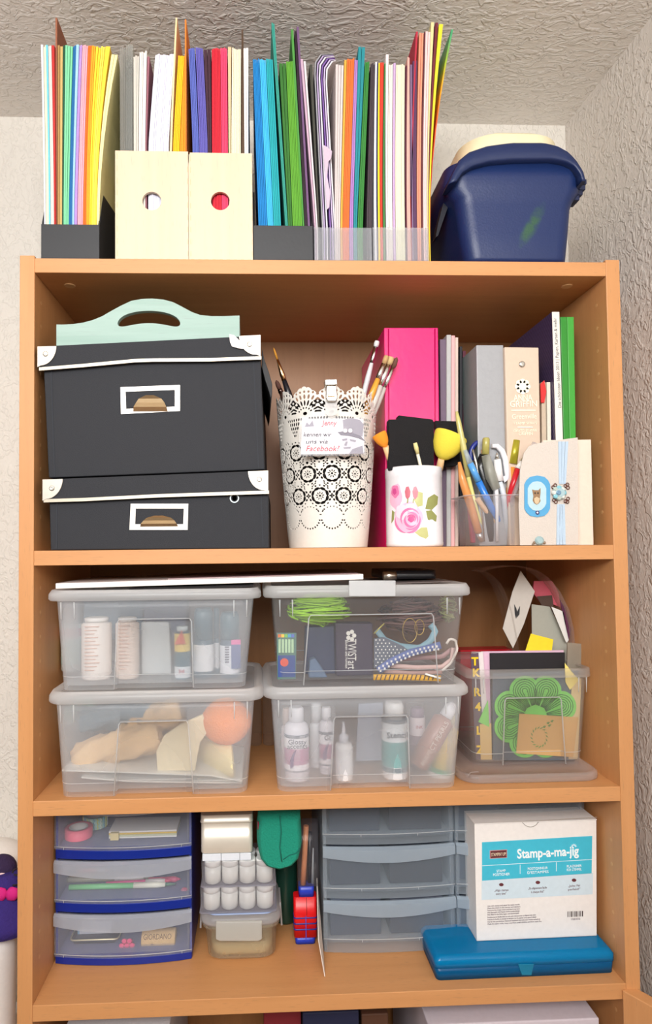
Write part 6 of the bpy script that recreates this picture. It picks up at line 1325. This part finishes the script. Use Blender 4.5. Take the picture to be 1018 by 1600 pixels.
build('seal_ring', MB().rrect([(cxt, cyC, hwt - .004, hd - .001, .018, zl + .0002), (cxt, cyC, hwt - .004, hd - .001, .018, zl + .0012), (cxt, cyC, hwt - .008, hd - .005, .016, zl + .0012), (cxt, cyC, hwt - .008, hd - .005, .016, zl + .0002)], 6, False, False), mat((150, 168, 204), .4), lc)
build('front_clip', mfb([(337, 1441), (409, 1440), (409, 1468), (403, 1471), (343, 1471), (337, 1468)], yC - .0065, yC - .0025), clear(.62, (226, 226, 220), .3), lc, .0012)
for s in (-1, 1):
    x = cxt + s * (hwt + .0035); build('side_clip', MB().prism([(x - .0012, cyC - .02, zt - .018), (x - .0012, cyC + .02, zt - .018), (x - .0012 - s * .002, cyC + .02, zl + .002), (x - .0012 - s * .002, cyC - .02, zl + .002)], (.0024, 0, 0)), clear(.5, (220, 220, 220), .3), lc)
zp = zC(1478)
solo('powder', MB().rrect([(cxb, cyC, hwb - .0095, hd - .0095, .014, ZC + .005), (cxb, cyC, hwb - .0065, hd - .0065, .014, ZC + .010), (cxb, cyC, hwb - .0055, hd - .006, .014, zp)], 6), mat((232, 216, 170), .95, bump=.8, scale=700, var=.08), 'beige powder filling the clip lid container', 'powder', kind='stuff')
# two clear cases each with four jars in the front row
def jarcase(lab, x0, x1, y0, y1, Y, zb, word, frosted=False):
    a, b = at(x0, y0, Y), at(x1, y0, Y); zt = a.z; dp = .055
    t = thing('jar_case', lab, 'case', ((a.x + b.x) / 2, Y + dp / 2, zb))
    build('case_wall', MB().rrect([((a.x + b.x) / 2, Y + dp / 2, (b.x - a.x) / 2 - .001, dp / 2 - .001, .003, zb), ((a.x + b.x) / 2, Y + dp / 2, (b.x - a.x) / 2, dp / 2, .003, zt), ((a.x + b.x) / 2, Y + dp / 2, (b.x - a.x) / 2 - .001, dp / 2 - .001, .003, zt), ((a.x + b.x) / 2, Y + dp / 2, (b.x - a.x) / 2 - .002, dp / 2 - .002, .003, zb + .001)], 3, True, True), clear(.12, (206, 206, 214), .15), t)
    build('case_edge', MB().rrect([((a.x + b.x) / 2, Y + dp / 2, (b.x - a.x) / 2 + .001, dp / 2 + .001, .004, zb + .0002), ((a.x + b.x) / 2, Y + dp / 2, (b.x - a.x) / 2 + .001, dp / 2 + .001, .004, zb + .0016)], 4), clear(.35, (190, 190, 204), .2), t)
    wj = (b.x - a.x - .006) / 4; r = wj / 2 - .0003
    for row in (0, 1):
        for k, wd_ in enumerate(('leftmost', 'second', 'third', 'rightmost')):
            if row and dp < 4 * r + .004: continue
            c = Vector((a.x + .003 + wj * (k + .5), Y + .0025 + r + row * (2 * r + .0004), zb + .0022)); H_ = zt - zb - .0035
            j = thing('white_jar', f'{wd_} white lidded jar in the {word} case' + (' rear row' if row else ' front row'), 'jar', c, f'white jars in the {word} case')
            build('jar_body', MB().lathe(c, [(r * .88, 0), (r * .96, .0012), (r * .96, H_ * .74)], 24), mat((240, 240, 236), .35, bump=0), j)
            build('jar_lid', MB().lathe(c, [(r, H_ * .745), (r, H_ * .97), (r * .94, H_)], 24), mat((246, 246, 244), .3, bump=0), j)
    return zt
zk = zl + .0016
Yj = yC + .006
zk2 = jarcase('lower clear case of white jars standing on the container lid', 312, 431, 1389, 1429, Yj, zk, 'lower')
zk3 = jarcase('upper clear case of white jars beneath the silver tin', 314, 430, 1348, 1387, Yj + .001, zk2 + .0006, 'upper')
# flat white pieces above, then the tin
y_ = Yj + .004
zt0 = at(353, 1334, y_).z
for k, (x0, x1, lab) in enumerate(((316, 345, 'left white cardboard piece'), (345.5, 374, 'middle white cardboard piece'), (374.5, 392, 'right white cardboard piece'))):
    a, b = at(x0, 1340, y_), at(x1, 1340, y_); solo('white_piece', MB().box(a.x, b.x, y_, y_ + .045, zk3 + .0004, zt0), mat((226, 232, 240), .5), lab + ' between the jars and the silver tin', 'cardboard', bevel=.0004)
a, b = at(313, 1320, y_), at(395, 1320, y_); cx = (a.x + b.x) / 2; hw = (b.x - a.x) / 2; zb_ = zt0 + .0004; zl_ = at(353, 1286, y_).z; ztp = at(353, 1273, y_).z; hd = .03
tn = thing('metal_tin', 'shiny silver rectangular tin on top of the white jar cases', 'tin', (cx, y_ + hd, zb_))
m_tn = mat((232, 226, 212), .36, .35, .06, 60)
build('tin_body', MB().rrect([(cx, y_ + hd, hw - .001, hd - .001, .005, zb_), (cx, y_ + hd, hw - .0004, hd, .006, zb_ + .002), (cx, y_ + hd, hw - .0008, hd - .0005, .006, zl_)], 6, smooth=True), m_tn, tn)
build('tin_lid', MB().rrect([(cx, y_ + hd, hw, hd + .0012, .006, zl_ + .0002), (cx, y_ + hd, hw + .0006, hd + .0018, .006, zl_ + .0012), (cx, y_ + hd, hw, hd + .0012, .006, zl_ + .0024), (cx, y_ + hd, hw - .0004, hd + .0008, .006, ztp)], 6), m_tn, tn)
# green pouch hanging over the jars
P = [(404, 1262), (401, 1285), (401, 1310), (405, 1333), (416, 1347), (436, 1351.5), (455, 1346), (466, 1334), (471, 1312), (470, 1290), (468, 1262)]
Yg = yC - .004; O = [at(x, y, Yg + .02) for x, y in P]
ztopg = Z2 - T - .0015
for p in O: p.z = min(p.z, ztopg)
c = sum(O, Vector()) / len(O); rings = []
for s, dy in ((.80, -.004), (.95, .004), (1, .016), (1.0, .03), (.92, .042), (.8, .046)):
    rings.append([Vector((c.x + (p.x - c.x) * s, Yg + dy, min(c.z + (p.z - c.z) * s, ztopg))) for p in resamp(O + [O[0]], 40)[:-1]])
pou = thing('felt_pouch', 'green fleece pouch hanging in front of the dark gap beside the tin', 'pouch', (c.x, Yg + .02, min(p.z for p in O)))
build('pouch_body', MB().loops(rings), mat((20, 140, 116), .95, bump=.6, scale=420, var=.18), pou)
build('seam', MB().tube([at(x, y, Yg - .0045) for x, y in ((437, 1275), (439, 1300), (437, 1325), (440, 1346))], .0009, 6), mat((14, 108, 92), .95), pou)
build('corner_fold', MB().tube([at(x, y, Yg - .0035) for x, y in ((442, 1343), (452, 1336), (462, 1333), (468, 1326))], .001, 6), mat((12, 104, 90), .95), pou)
build('red_lining', mfb([(402, 1283), (408, 1290), (406, 1300), (402, 1295)], Yg + .003, Yg + .006), mat((120, 26, 50), .8), pou)
solo('green_bottle', MB().lathe((at(446, 1400, .17).x, .17, ZC), [(.017, 0), (.018, .003), (.018, .09), (.012, .11), (.008, .13)], 24), mat((24, 62, 50), .3), 'dark green bottle in the shade behind the jar cases', 'bottle')
# pen case red and blue with clear top
gq = gnd(477, 1476, ZC); yq = gq.y; 
def qx(x, y=1430): return at(x, y, yq).x
pcse = thing('pen_case', 'upright pen case with clear top, ribbed red body and blue base', 'pen case', (qx(477), yq + .009, ZC))
def seg(name, x0, x1, y0, y1, c, r=.004, zlo=None, m=None, d=.017, bulge=0):
    z0 = zlo if zlo is not None else at(477, y1, yq).z; z1 = at(477, y0, yq).z; cx = (qx(x0) + qx(x1)) / 2; hw = (qx(x1) - qx(x0)) / 2
    return build(name, MB().rrect([(cx, yq + .0095, hw, d / 2 + bulge, r, z0), (cx, yq + .0095, hw, d / 2 + bulge, r, z1)], 5), m or mat(c, .35), pcse)
seg('blue_base', 461, 492, 1466, 1477, (30, 60, 190), zlo=ZC)
seg('red_body', 459, 495, 1402.5, 1465.7, (222, 18, 26))
for k in range(3): seg('blue_rib', 458.5, 495.5, 1434 + k * 9, 1436 + k * 9, (40, 50, 150), bulge=.0006)
build('centre_line', MB().box(qx(477.5) - .0006, qx(477.5) + .0006, yq + .0002, yq + .0011, at(477, 1470, yq).z, at(477, 1432, yq).z), mat((70, 80, 200), .4), pcse)
build('centre_line', MB().box(qx(479) - .0003, qx(479) + .0003, yq + .0004, yq + .0011, at(477, 1431, yq).z, at(477, 1403, yq).z), mat((120, 10, 16), .4), pcse)
seg('blue_collar', 467, 491, 1386, 1402.3, (36, 60, 186))
seg('clear_tube', 466, 499, 1287, 1385.8, None, m=clear(.16, (150, 150, 160), .08))
solo('orange_pen', MB().tube([at(473, 1384, yq + .008), at(478, 1290, yq + .008)], [.0042, .004], 8), mat((236, 156, 110), .4), 'orange fineliner inside the clear top of the pen case', 'pen')
solo('grey_pen', MB().tube([at(488, 1384, yq + .01), at(489, 1325, yq + .01)], [.0026, .0008], 8), mat((170, 176, 180), .3), 'slim grey pen inside the clear top of the pen case', 'pen')
solo('black_pen', MB().tube([at(483, 1384, yq + .013), at(484, 1300, yq + .013)], [.003, .003], 8), mat((40, 40, 44), .3), 'black pen behind the orange one in the pen case', 'pen')
b1, b2, b3, b4 = gnd(497, 1436, ZC), gnd(506, 1528, ZC), None, None
b1 = Vector((at(500, 1500, .12).x, .12, ZC)); b2 = gnd(506.5, 1526, ZC)
ztp = at(497, 1432, b1.y * .5 + b2.y * .5).z
mb = MB().prism([b2, b1, Vector((b1.x - .004, b1.y, ZC + .085)), Vector((b2.x - .0075, b2.y + .006, ZC + .045))], (.0012, 0, 0))
ph = solo('photo_strip', mb, mat((216, 206, 196), .5), 'thin photo card standing edge on before the clear drawer tower', 'card')
# ---------------------------------------------------------------- two clear drawer towers
gT = gnd(610, 1486, ZC); yT = gT.y
def zT(y): return at(610, y, yT).z
xl, xr = at(504.5, 1400, yT).x, at(711, 1400, yT).x
m_cf = clear(.28, (206, 218, 228), .25); m_cd = clear(.14, (206, 220, 232), .2); m_cl2 = clear(.55, (200, 214, 226), .3)
rowsT = [(zT(1468), zT(1402)), (zT(1389), zT(1318)), (zT(1305), Z2 - T - .005)]
lim = Z2 - T - .003
rowsT = [(a_, min(b_, lim)) for a_, b_ in rowsT]
dep = DEP - .006 - yT
drawer_unit('drawer_tower', 'clear plastic drawer tower with dark contents in the middle of the lowest shelf', xl, xr, yT, dep, rowsT, m_cf, m_cd, m_cl2, bulge=.006, side_t=.005, ztop=min(rowsT[-1][1] + .002, lim + .001), liph=.015, sag=.006, top=False)
xl2, xr2 = xr + .0015, min(xr + .0015 + (xr - xl), W - T - .003)
drawer_unit('drawer_tower', 'clear drawer tower mostly hidden behind the white cardboard box', xl2, xr2, yT, dep, rowsT, m_cf, m_cd, m_cl2, bulge=.006, side_t=.005, ztop=min(rowsT[-1][1] + .002, lim + .001), liph=.015, sag=.006, top=False)
names = ['bottom', 'middle', 'top']
for i, (z0, z1) in enumerate(rowsT):
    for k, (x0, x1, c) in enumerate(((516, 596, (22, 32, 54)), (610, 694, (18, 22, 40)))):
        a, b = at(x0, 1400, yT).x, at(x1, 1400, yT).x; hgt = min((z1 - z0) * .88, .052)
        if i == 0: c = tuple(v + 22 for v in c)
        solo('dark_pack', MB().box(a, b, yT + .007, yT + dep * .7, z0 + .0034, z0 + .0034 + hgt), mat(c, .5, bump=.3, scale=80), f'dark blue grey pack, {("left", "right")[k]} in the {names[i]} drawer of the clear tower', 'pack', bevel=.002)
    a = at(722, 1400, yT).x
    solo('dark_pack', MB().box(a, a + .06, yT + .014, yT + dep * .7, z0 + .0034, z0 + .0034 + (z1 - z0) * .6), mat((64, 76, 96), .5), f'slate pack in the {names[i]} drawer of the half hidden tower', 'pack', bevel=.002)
# ---------------------------------------------------------------- blue case and white box
hb = .0305; g0 = gnd(681, 1533, ZC); g1 = gnd(960, 1520.5, ZC); gb = gnd(656, 1443, ZC + hb)
dxx = (g1 - g0); ux = Vector((dxx.x, dxx.y, 0)).normalized(); uy = Vector((-ux.y, ux.x, 0)); wd = dxx.length; dp = (gb - g0).dot(uy)
cb = thing('organiser_case', 'flat turquoise blue plastic case lying under the white cardboard box', 'case', g0 + ux * wd / 2 + uy * dp / 2)
def rot_rr(rings, n=5):
    out = []
    for hw, hdp, r, z in rings:
        R = []
        for q, (sx, sy) in enumerate(((1, 1), (-1, 1), (-1, -1), (1, -1))):
            for k in range(n + 1):
                a = math.pi / 2 * (q + k / n); u_, v_ = sx * (hw - r) + r * math.cos(a), sy * (hdp - r) + r * math.sin(a); p = g0 + ux * (wd / 2 + u_) + uy * (dp / 2 + v_); R.append((p.x, p.y, ZC + z))
        out.append(R)
    return out
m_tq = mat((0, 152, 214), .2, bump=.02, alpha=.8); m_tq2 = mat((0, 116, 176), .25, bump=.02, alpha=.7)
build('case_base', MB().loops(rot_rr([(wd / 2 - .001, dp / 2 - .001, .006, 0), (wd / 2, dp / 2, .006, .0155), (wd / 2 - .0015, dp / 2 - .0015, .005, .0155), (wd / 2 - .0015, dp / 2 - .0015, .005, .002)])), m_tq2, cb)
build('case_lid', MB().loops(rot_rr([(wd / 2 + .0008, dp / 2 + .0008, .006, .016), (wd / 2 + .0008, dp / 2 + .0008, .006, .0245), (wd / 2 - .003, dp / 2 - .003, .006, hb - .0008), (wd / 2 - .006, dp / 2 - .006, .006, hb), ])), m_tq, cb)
p = g0 + ux * wd * .50 - uy * .001; q = [at(x, y, p.y - .0005) for x, y in ((809, 1506.5), (834, 1506.5), (830, 1524), (815, 1524))]
build('latch', MB().prism(q, (0, .0022, 0)), mat((40, 160, 200), .2, alpha=.8), cb, .0006)
for k, (f, w_, c, lab) in enumerate(((.13, .05, (150, 70, 150), 'purple'), (.36, .05, (20, 60, 90), 'navy'), (.58, .05, (20, 60, 80), 'dark teal'), (.8, .05, (40, 80, 80), 'dark green'))):
    a = g0 + ux * (wd * f) + uy * .012 + Vector((0, 0, .0025)); solo('craft_piece', MB().prism([a, a + ux * w_, a + ux * w_ + uy * .03, a + uy * .03], (0, 0, .009)), mat(c, .5), lab + ' craft piece showing through the front of the turquoise case', 'craft piece')
ZW = ZC + hb + .0004
w0 = gnd(744.5, 1470.5, ZW); w1 = gnd(931.5, 1462, ZW); wx = Vector(((w1 - w0).x, (w1 - w0).y, 0)); wdw = wx.length; wx.normalize(); wy = Vector((-wx.y, wx.x, 0))
htw = at(745, 1288, w0.y).z - ZW
wl = gnd(731, 1443, ZW); dpw = min((wl - w0).length, .13)
wb_ = thing('cardboard_box', 'white cardboard box with turquoise printed band standing on the turquoise case', 'box', w0 + wx * wdw / 2 + wy * dpw / 2)
m_wb = mat((236, 232, 228), .55, bump=.03)
spread = .004     # the box widens a little towards the top
def wp(u, v, h): return w0 + wx * (u * (wdw + spread * h / htw) ) + wy * v + Vector((0, 0, h))
tk = .0008
def wallp(pts, d): return MB().prism(pts, d)
build('front_panel', wallp([wp(0, 0, 0), wp(1, 0, 0), wp(1, 0, htw), wp(0, 0, htw)], wy * tk), m_wb, wb_)
build('rear_panel', wallp([wp(0, dpw, 0), wp(1, dpw, 0), wp(1, dpw, htw), wp(0, dpw, htw)], -wy * tk), m_wb, wb_)
for u, s in ((0, 1), (1, -1)): build('side_panel', wallp([wp(u, tk, 0), wp(u, dpw - tk, 0), wp(u, dpw - tk, htw), wp(u, tk, htw)], wx * tk * s), m_wb, wb_)
build('bottom_panel', wallp([wp(0, 0, 0), wp(1, 0, 0), wp(1, dpw, 0), wp(0, dpw, 0)], (0, 0, tk)), m_wb, wb_)
build('top_flap', wallp([wp(-.002, -.0012, htw + .0006), wp(1.002, -.0012, htw + .0006), wp(1.002, dpw, htw + .001), wp(-.002, dpw, htw + .001)], (0, 0, .0009)), m_wb, wb_, .0003)
def W_(px, py):     # frame pixel on the front of the box -> (u metres, h metres)
    d = ray(px, py); n_ = wy; t_ = (w0 - CAM).dot(n_) / d.dot(n_); p = CAM + d * t_; return (p - w0).dot(wx), p.z - ZW
def fq(name, px, m, o=.0004, par=None):
    P = [w0 + wx * u + Vector((0, 0, h)) - wy * o for u, h in [W_(*q) for q in px]]; return build(name, MB().prism(P, wy * .0003), m, par or wb_)
m_tqp = mat((64, 186, 212), .5); m_plb = mat((206, 224, 234), .5)
fq('pale_band', [(752, 1376), (926, 1364), (925, 1397), (752, 1406)], m_plb); fq('turquoise_band', [(752.5, 1316), (924.5, 1306), (923.5, 1364.5), (752.5, 1376)], m_tqp)
mw = mat((244, 250, 252), .5); mgy = mat((150, 140, 146), .6); mbr = mat((98, 42, 48), .5)
fq('white_rule', [(753, 1352.2), (924, 1342.4), (924, 1343.0), (753, 1352.8)], mw, .0006)
for x, y in ((811.5, 1351), (868, 1347)): fq('white_rule', [(x, y), (x + .7, y), (x + .7, y + 14), (x, y + 14)], mw, .0006)
fq('logo_panel', [(764.5, 1328.5), (791.5, 1327), (791.5, 1340), (764.5, 1341.5)], mat((206, 150, 150), .5), .0006); fq('logo_panel', [(765.5, 1329.5), (790.5, 1328), (790.5, 1339), (765.5, 1340.5)], mbr, .0009)
def wt_(s, x, y, size, wpx, m, o=.0008, bold=0, slope=-.055, align='CENTER'):
    u, h = W_(x, y); u2, h2 = W_(x + wpx / 2, y + slope * wpx / 2); u1, h1 = W_(x - wpx / 2, y - slope * wpx / 2); xd = wx * (u2 - u1) + Vector((0, 0, h2 - h1))
    return text(s, m, wb_, w0 + wx * u + Vector((0, 0, h)) - wy * o, xd, wy.cross(xd) * -1 if 0 else Vector((0, 0, 1)), size, xd.length, .0002, bold=bold)
wt_("STAMPIN' UP!", 778, 1334.5, .0062, 23, mat((236, 220, 190), .5), .0012)
wt_('Stamp-a-ma-jig', 855, 1332, .0175, 96, mw, .0008, .0004)
for k in range(7): a = math.pi * k / 6; x, y = 895.5 + 5 * math.cos(a), 1322 - 4.5 * math.sin(a); fq('sunburst_ray', [(895.5 + 2 * math.cos(a) - .6 * math.sin(a), 1322.5 - 2 * math.sin(a) - .6 * math.cos(a)), (x, y), (895.5 + 2 * math.cos(a) + .6 * math.sin(a), 1322.5 - 2 * math.sin(a) + .6 * math.cos(a))], mw, .0008)
for s, x, y, wd_ in (('STAMP', 782, 1360.5, 14), ('POSITIONER', 782.5, 1366, 26), ('POSITIONNEUR', 839, 1356.5, 31), ("D'ESTAMPES", 839.5, 1362.5, 33), ('PLAZIERER', 896, 1353, 23), ('FÜR STEMPEL', 896, 1358.5, 23)): wt_(s, x, y, .0048, wd_, mw)
for x, y in ((782.5, 1382), (839.5, 1378.5), (896, 1375)): fq('brown_oval', [(x + 3.6 * math.cos(k * .524), y + 2.6 * math.sin(k * .524)) for k in range(12)], mbr, .0006)
for s, x, y, wd_ in (('„Align stamps', 782.5, 1390.5, 22), ('every time"', 782, 1396, 16), ('„En alignement facile', 839, 1387, 29), ('à chaque fois"', 839, 1393, 20), ('„Jedes Mal', 896, 1383.5, 18), ('perfekt!"', 896, 1389, 19)): wt_(s, x, y, .0042, wd_, mgy)
for k in range(9):
    wd_ = (50, 51, 50, 50, 49, 75, 76, 82, 84)[k]; wt_(('Use with stamps and paper for exact results', 'Place the sheet in the corner and stamp it', 'Remove the image sheet and line it up now', 'Mit Stempeln und Papier leicht auszurichten', 'Das Blatt in die Ecke legen und abstempeln', 'Positionnez la feuille dans le coin puis tamponnez et alignez avec soin', 'Retirez la feuille et placez le tampon sur le papier avec grand plaisir', 'Nur für den persönlichen Gebrauch bestimmt und nicht zum Weiterverkauf ok', 'Made for paper crafts, keep away from small children and from open fire')[k], 761 + wd_ / 2, 1414 + k * 3.4, .0024, wd_, mgy)
for k, wbar in enumerate((1, .6, 1.4, .6, 1, 1.6, .5, 1, .8, 1.4)): x = 886 + k * 2.5; fq('barcode_bar', [(x, 1424 - k * .1), (x + wbar, 1424 - k * .1), (x + wbar, 1432.5 - k * .1), (x, 1432.5 - k * .1)], mat((60, 44, 44), .6), .0006)
wt_('102332', 898, 1435.5, .0034, 14, mgy)
# thumb notch line in the flap
nt_ = [W_(828 + 13 * math.cos(math.pi * k / 14), 1279.5 + 12.5 * math.sin(math.pi * k / 14)) for k in range(15)]
build('thumb_notch', MB().tube([w0 + wx * u + Vector((0, 0, min(h, htw))) - wy * .0004 for u, h in nt_], .0004, 5), mat((150, 142, 132), .6), wb_)
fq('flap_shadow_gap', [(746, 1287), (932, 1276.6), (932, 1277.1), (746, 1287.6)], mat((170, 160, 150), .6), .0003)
# ================================================================ BOTTOM COMPARTMENT
ZD = Z4 + .0004
def lowbox(name, lab, cat, x0, x1, y, h, Y0, Y1, c, xk=None, **k):
    z = ZD + h; g = gnd(x0, y, z); g2 = gnd(x1, y, z)
    return solo(name, MB().box(g.x, g2.x, Y0, Y1, ZD, z), mat(c, .7, **k), lab, cat, bevel=.0015)
lowbox('archive_carton', 'speckled pale grey carton below the lowest board at the left', 'box', 104, 265, 1600, .262, .02, .25, (206, 204, 206), bump=.3, scale=900, var=.15)
lowbox('large_carton', 'pinkish grey carton below the lowest board at the right', 'box', 668, 942, 1600, .262, .02, .25, (206, 196, 204))
lowbox('red_folder', 'dark red folder behind the catch below the lowest board', 'folder', 412, 472, 1598, .26, .06, .25, (112, 20, 30))
lowbox('navy_folder', 'dark navy folder right of the dark red one', 'folder', 474, 564, 1597, .262, .05, .25, (22, 28, 60))
lowbox('brown_folder', 'dark brown folder at the right of the navy one', 'folder', 567, 610, 1597, .25, .06, .25, (84, 52, 34))
# ================================================================ LEFT OF THE BOOKCASE
Yp_ = .06
gx = at(-35, 1500, Yp_).x
cabz = .86
sc_ = thing('side_cabinet', 'white side cabinet left of the bookcase, carrying the white pot', 'cabinet', (gx, .1, 0))
build('carcass', MB().box(gx - .22, at(22, 1600, 0).x - .012, -.04, .26, 0, cabz - .02), mat((232, 230, 228), .5), sc_, .002)
build('cabinet_top', MB().box(gx - .23, at(22, 1600, 0).x - .008, -.05, .265, cabz - .0198, cabz), mat((238, 236, 232), .4), sc_, .002)
rp_ = at(25.5, 1530, .1).x - gx - .001
zt1 = at(20, 1466, .1).z
solo('white_pot', MB().lathe((gx, .1, cabz + .0004), [(rp_ * .72, 0), (rp_ * .8, .004), (rp_ * .93, .06), (rp_ * .985, (zt1 - cabz) * .75), (rp_, (zt1 - cabz) - .012), (rp_ * .97, zt1 - cabz - .003), (rp_ * .9, zt1 - cabz + .005), (rp_ * .6, zt1 - cabz + .012), (rp_ * .1, zt1 - cabz + .014)], 48), mat((238, 236, 234), .25, bump=0), 'smooth white lidded pot at the lower left edge beside the bookcase', 'pot')
zs = at(10, 1312, .2).z; rg = .075
gg = at(-14, 1345, .2)
alcovet = thing('alcove_globe', 'white globe standing for a rounded alcove behind the rag doll at the left edge', 'alcove', (gg.x, .2, cabz))  # no real lamp: added ball and stem stand in for a white rounded alcove
build('globe', MB().ell((gg.x, .2, zs - rg - .002), (rg, rg, rg), 32, 18), mat((240, 236, 230), .4, bump=0), alcovet)
build('stem', MB().lathe((gg.x, .2, cabz + .0004), [(.04, 0), (.04, .008), (.01, .014), (.01, zs - 2 * rg - cabz + .002), (.03, zs - 2 * rg - cabz + .01)], 24), mat((236, 232, 226), .4), alcovet)
# rag doll sitting on the pot, seen at the frame's left edge
YD = .11
hip = at(6, 1448, YD); hip.z = zt1 + .036
dl_ = thing('rag_doll', 'rag doll in purple dress with pink bow and dark curls on the pot', 'doll', hip)
bm = bmesh.new(); 
head = at(-1, 1370, YD)
J = [hip, hip.lerp(head, .38), hip.lerp(head, .68), head + Vector((0, 0, -.012)), head + Vector((0, 0, .012)), hip.lerp(head, .6) + Vector((.016, -.004, 0)), hip.lerp(head, .35) + Vector((.024, -.012, 0)), hip.lerp(head, .15) + Vector((.02, -.02, 0)), hip.lerp(head, .6) + Vector((-.018, -.004, 0)), hip.lerp(head, .35) + Vector((-.028, -.012, 0)), hip.lerp(head, .15) + Vector((-.022, -.022, 0)),
     hip + Vector((.012, -.02, -.012)), hip + Vector((.013, -.04, -.02)), hip + Vector((-.014, -.02, -.012)), hip + Vector((-.016, -.04, -.02))]
RR = [.018, .016, .008, .017, .016, .008, .007, .006, .008, .007, .006, .010, .008, .010, .008]
vs = [bm.verts.new(p - hip) for p in J]
for a, b in ((0, 1), (1, 2), (2, 3), (3, 4), (2, 5), (5, 6), (6, 7), (2, 8), (8, 9), (9, 10), (0, 11), (11, 12), (0, 13), (13, 14)): bm.edges.new((vs[a], vs[b]))
me = bpy.data.meshes.new('body'); bm.to_mesh(me); bm.free(); me.materials.append(mat((236, 204, 206), .9))
ob = bpy.data.objects.new('body', me); put(ob, dl_)
sm = ob.modifiers.new('skin', 'SKIN')
for v, r in zip(me.skin_vertices[0].data if me.skin_vertices else [], RR): v.radius = (r, r)
if not me.skin_vertices:
    bpy.context.view_layer.objects.active = ob
ob.modifiers.new('sub', 'SUBSURF').levels = 2; ob.modifiers['sub'].render_levels = 2
build('dress', MB().lathe(hip + Vector((.003, 0, -.018)), [(.050, 0), (.047, .012), (.038, .032), (.028, .048), (.021, .062), (.015, .070)], 30), mat((50, 32, 112), .9, bump=.5, scale=300, var=.2), dl_)
bb = at(10, 1397, YD - .028)
for s in (-1, 1): build('pink_bow', MB().ell(bb + Vector((s * .008, 0, 0)), (.0095, .006, .009), 12, 8, .1), mat((206, 24, 124), .8), dl_)
for sx_ in (-1, 1): build('eye', MB().ell(head + Vector((sx_ * .006, -.0165, .002)), (.002, .001, .0022), 8, 5), m_blk, dl_)
build('mouth', MB().tube([head + Vector((x, -.0165, -.007 + abs(x) * .2)) for x in (-.004, 0, .004)], .0007, 5), mat((190, 60, 90), .6), dl_)
build('nose', MB().ell(head + Vector((0, -.018, -.002)), (.0015, .0015, .0015), 8, 5), mat((226, 180, 180), .8), dl_)
rnd = random.Random(5); mb = MB()
mb.ell(head + Vector((0, .009, .008)), (.021, .016, .019), 18, 10)
hair = build('hair', mb, mat((48, 30, 66), .9, bump=.6, scale=300), dl_)
mb = MB()
for k in range(16):
    a0 = head + Vector((.012 + rnd.uniform(0, .014), -.008 + rnd.uniform(-.008, .01), .012 - k * .003)); P = []
    for q in range(10): P.append(a0 + Vector((.005 * math.cos(q * 1.1 + k) + .0012 * q, .005 * math.sin(q * 1.1 + k), -.0016 * q)))
    mb.tube(P, .0013, 5)
o = build('hair_curls', mb, mat((40, 26, 34), .8), dl_); o['kind'] = 'stuff'
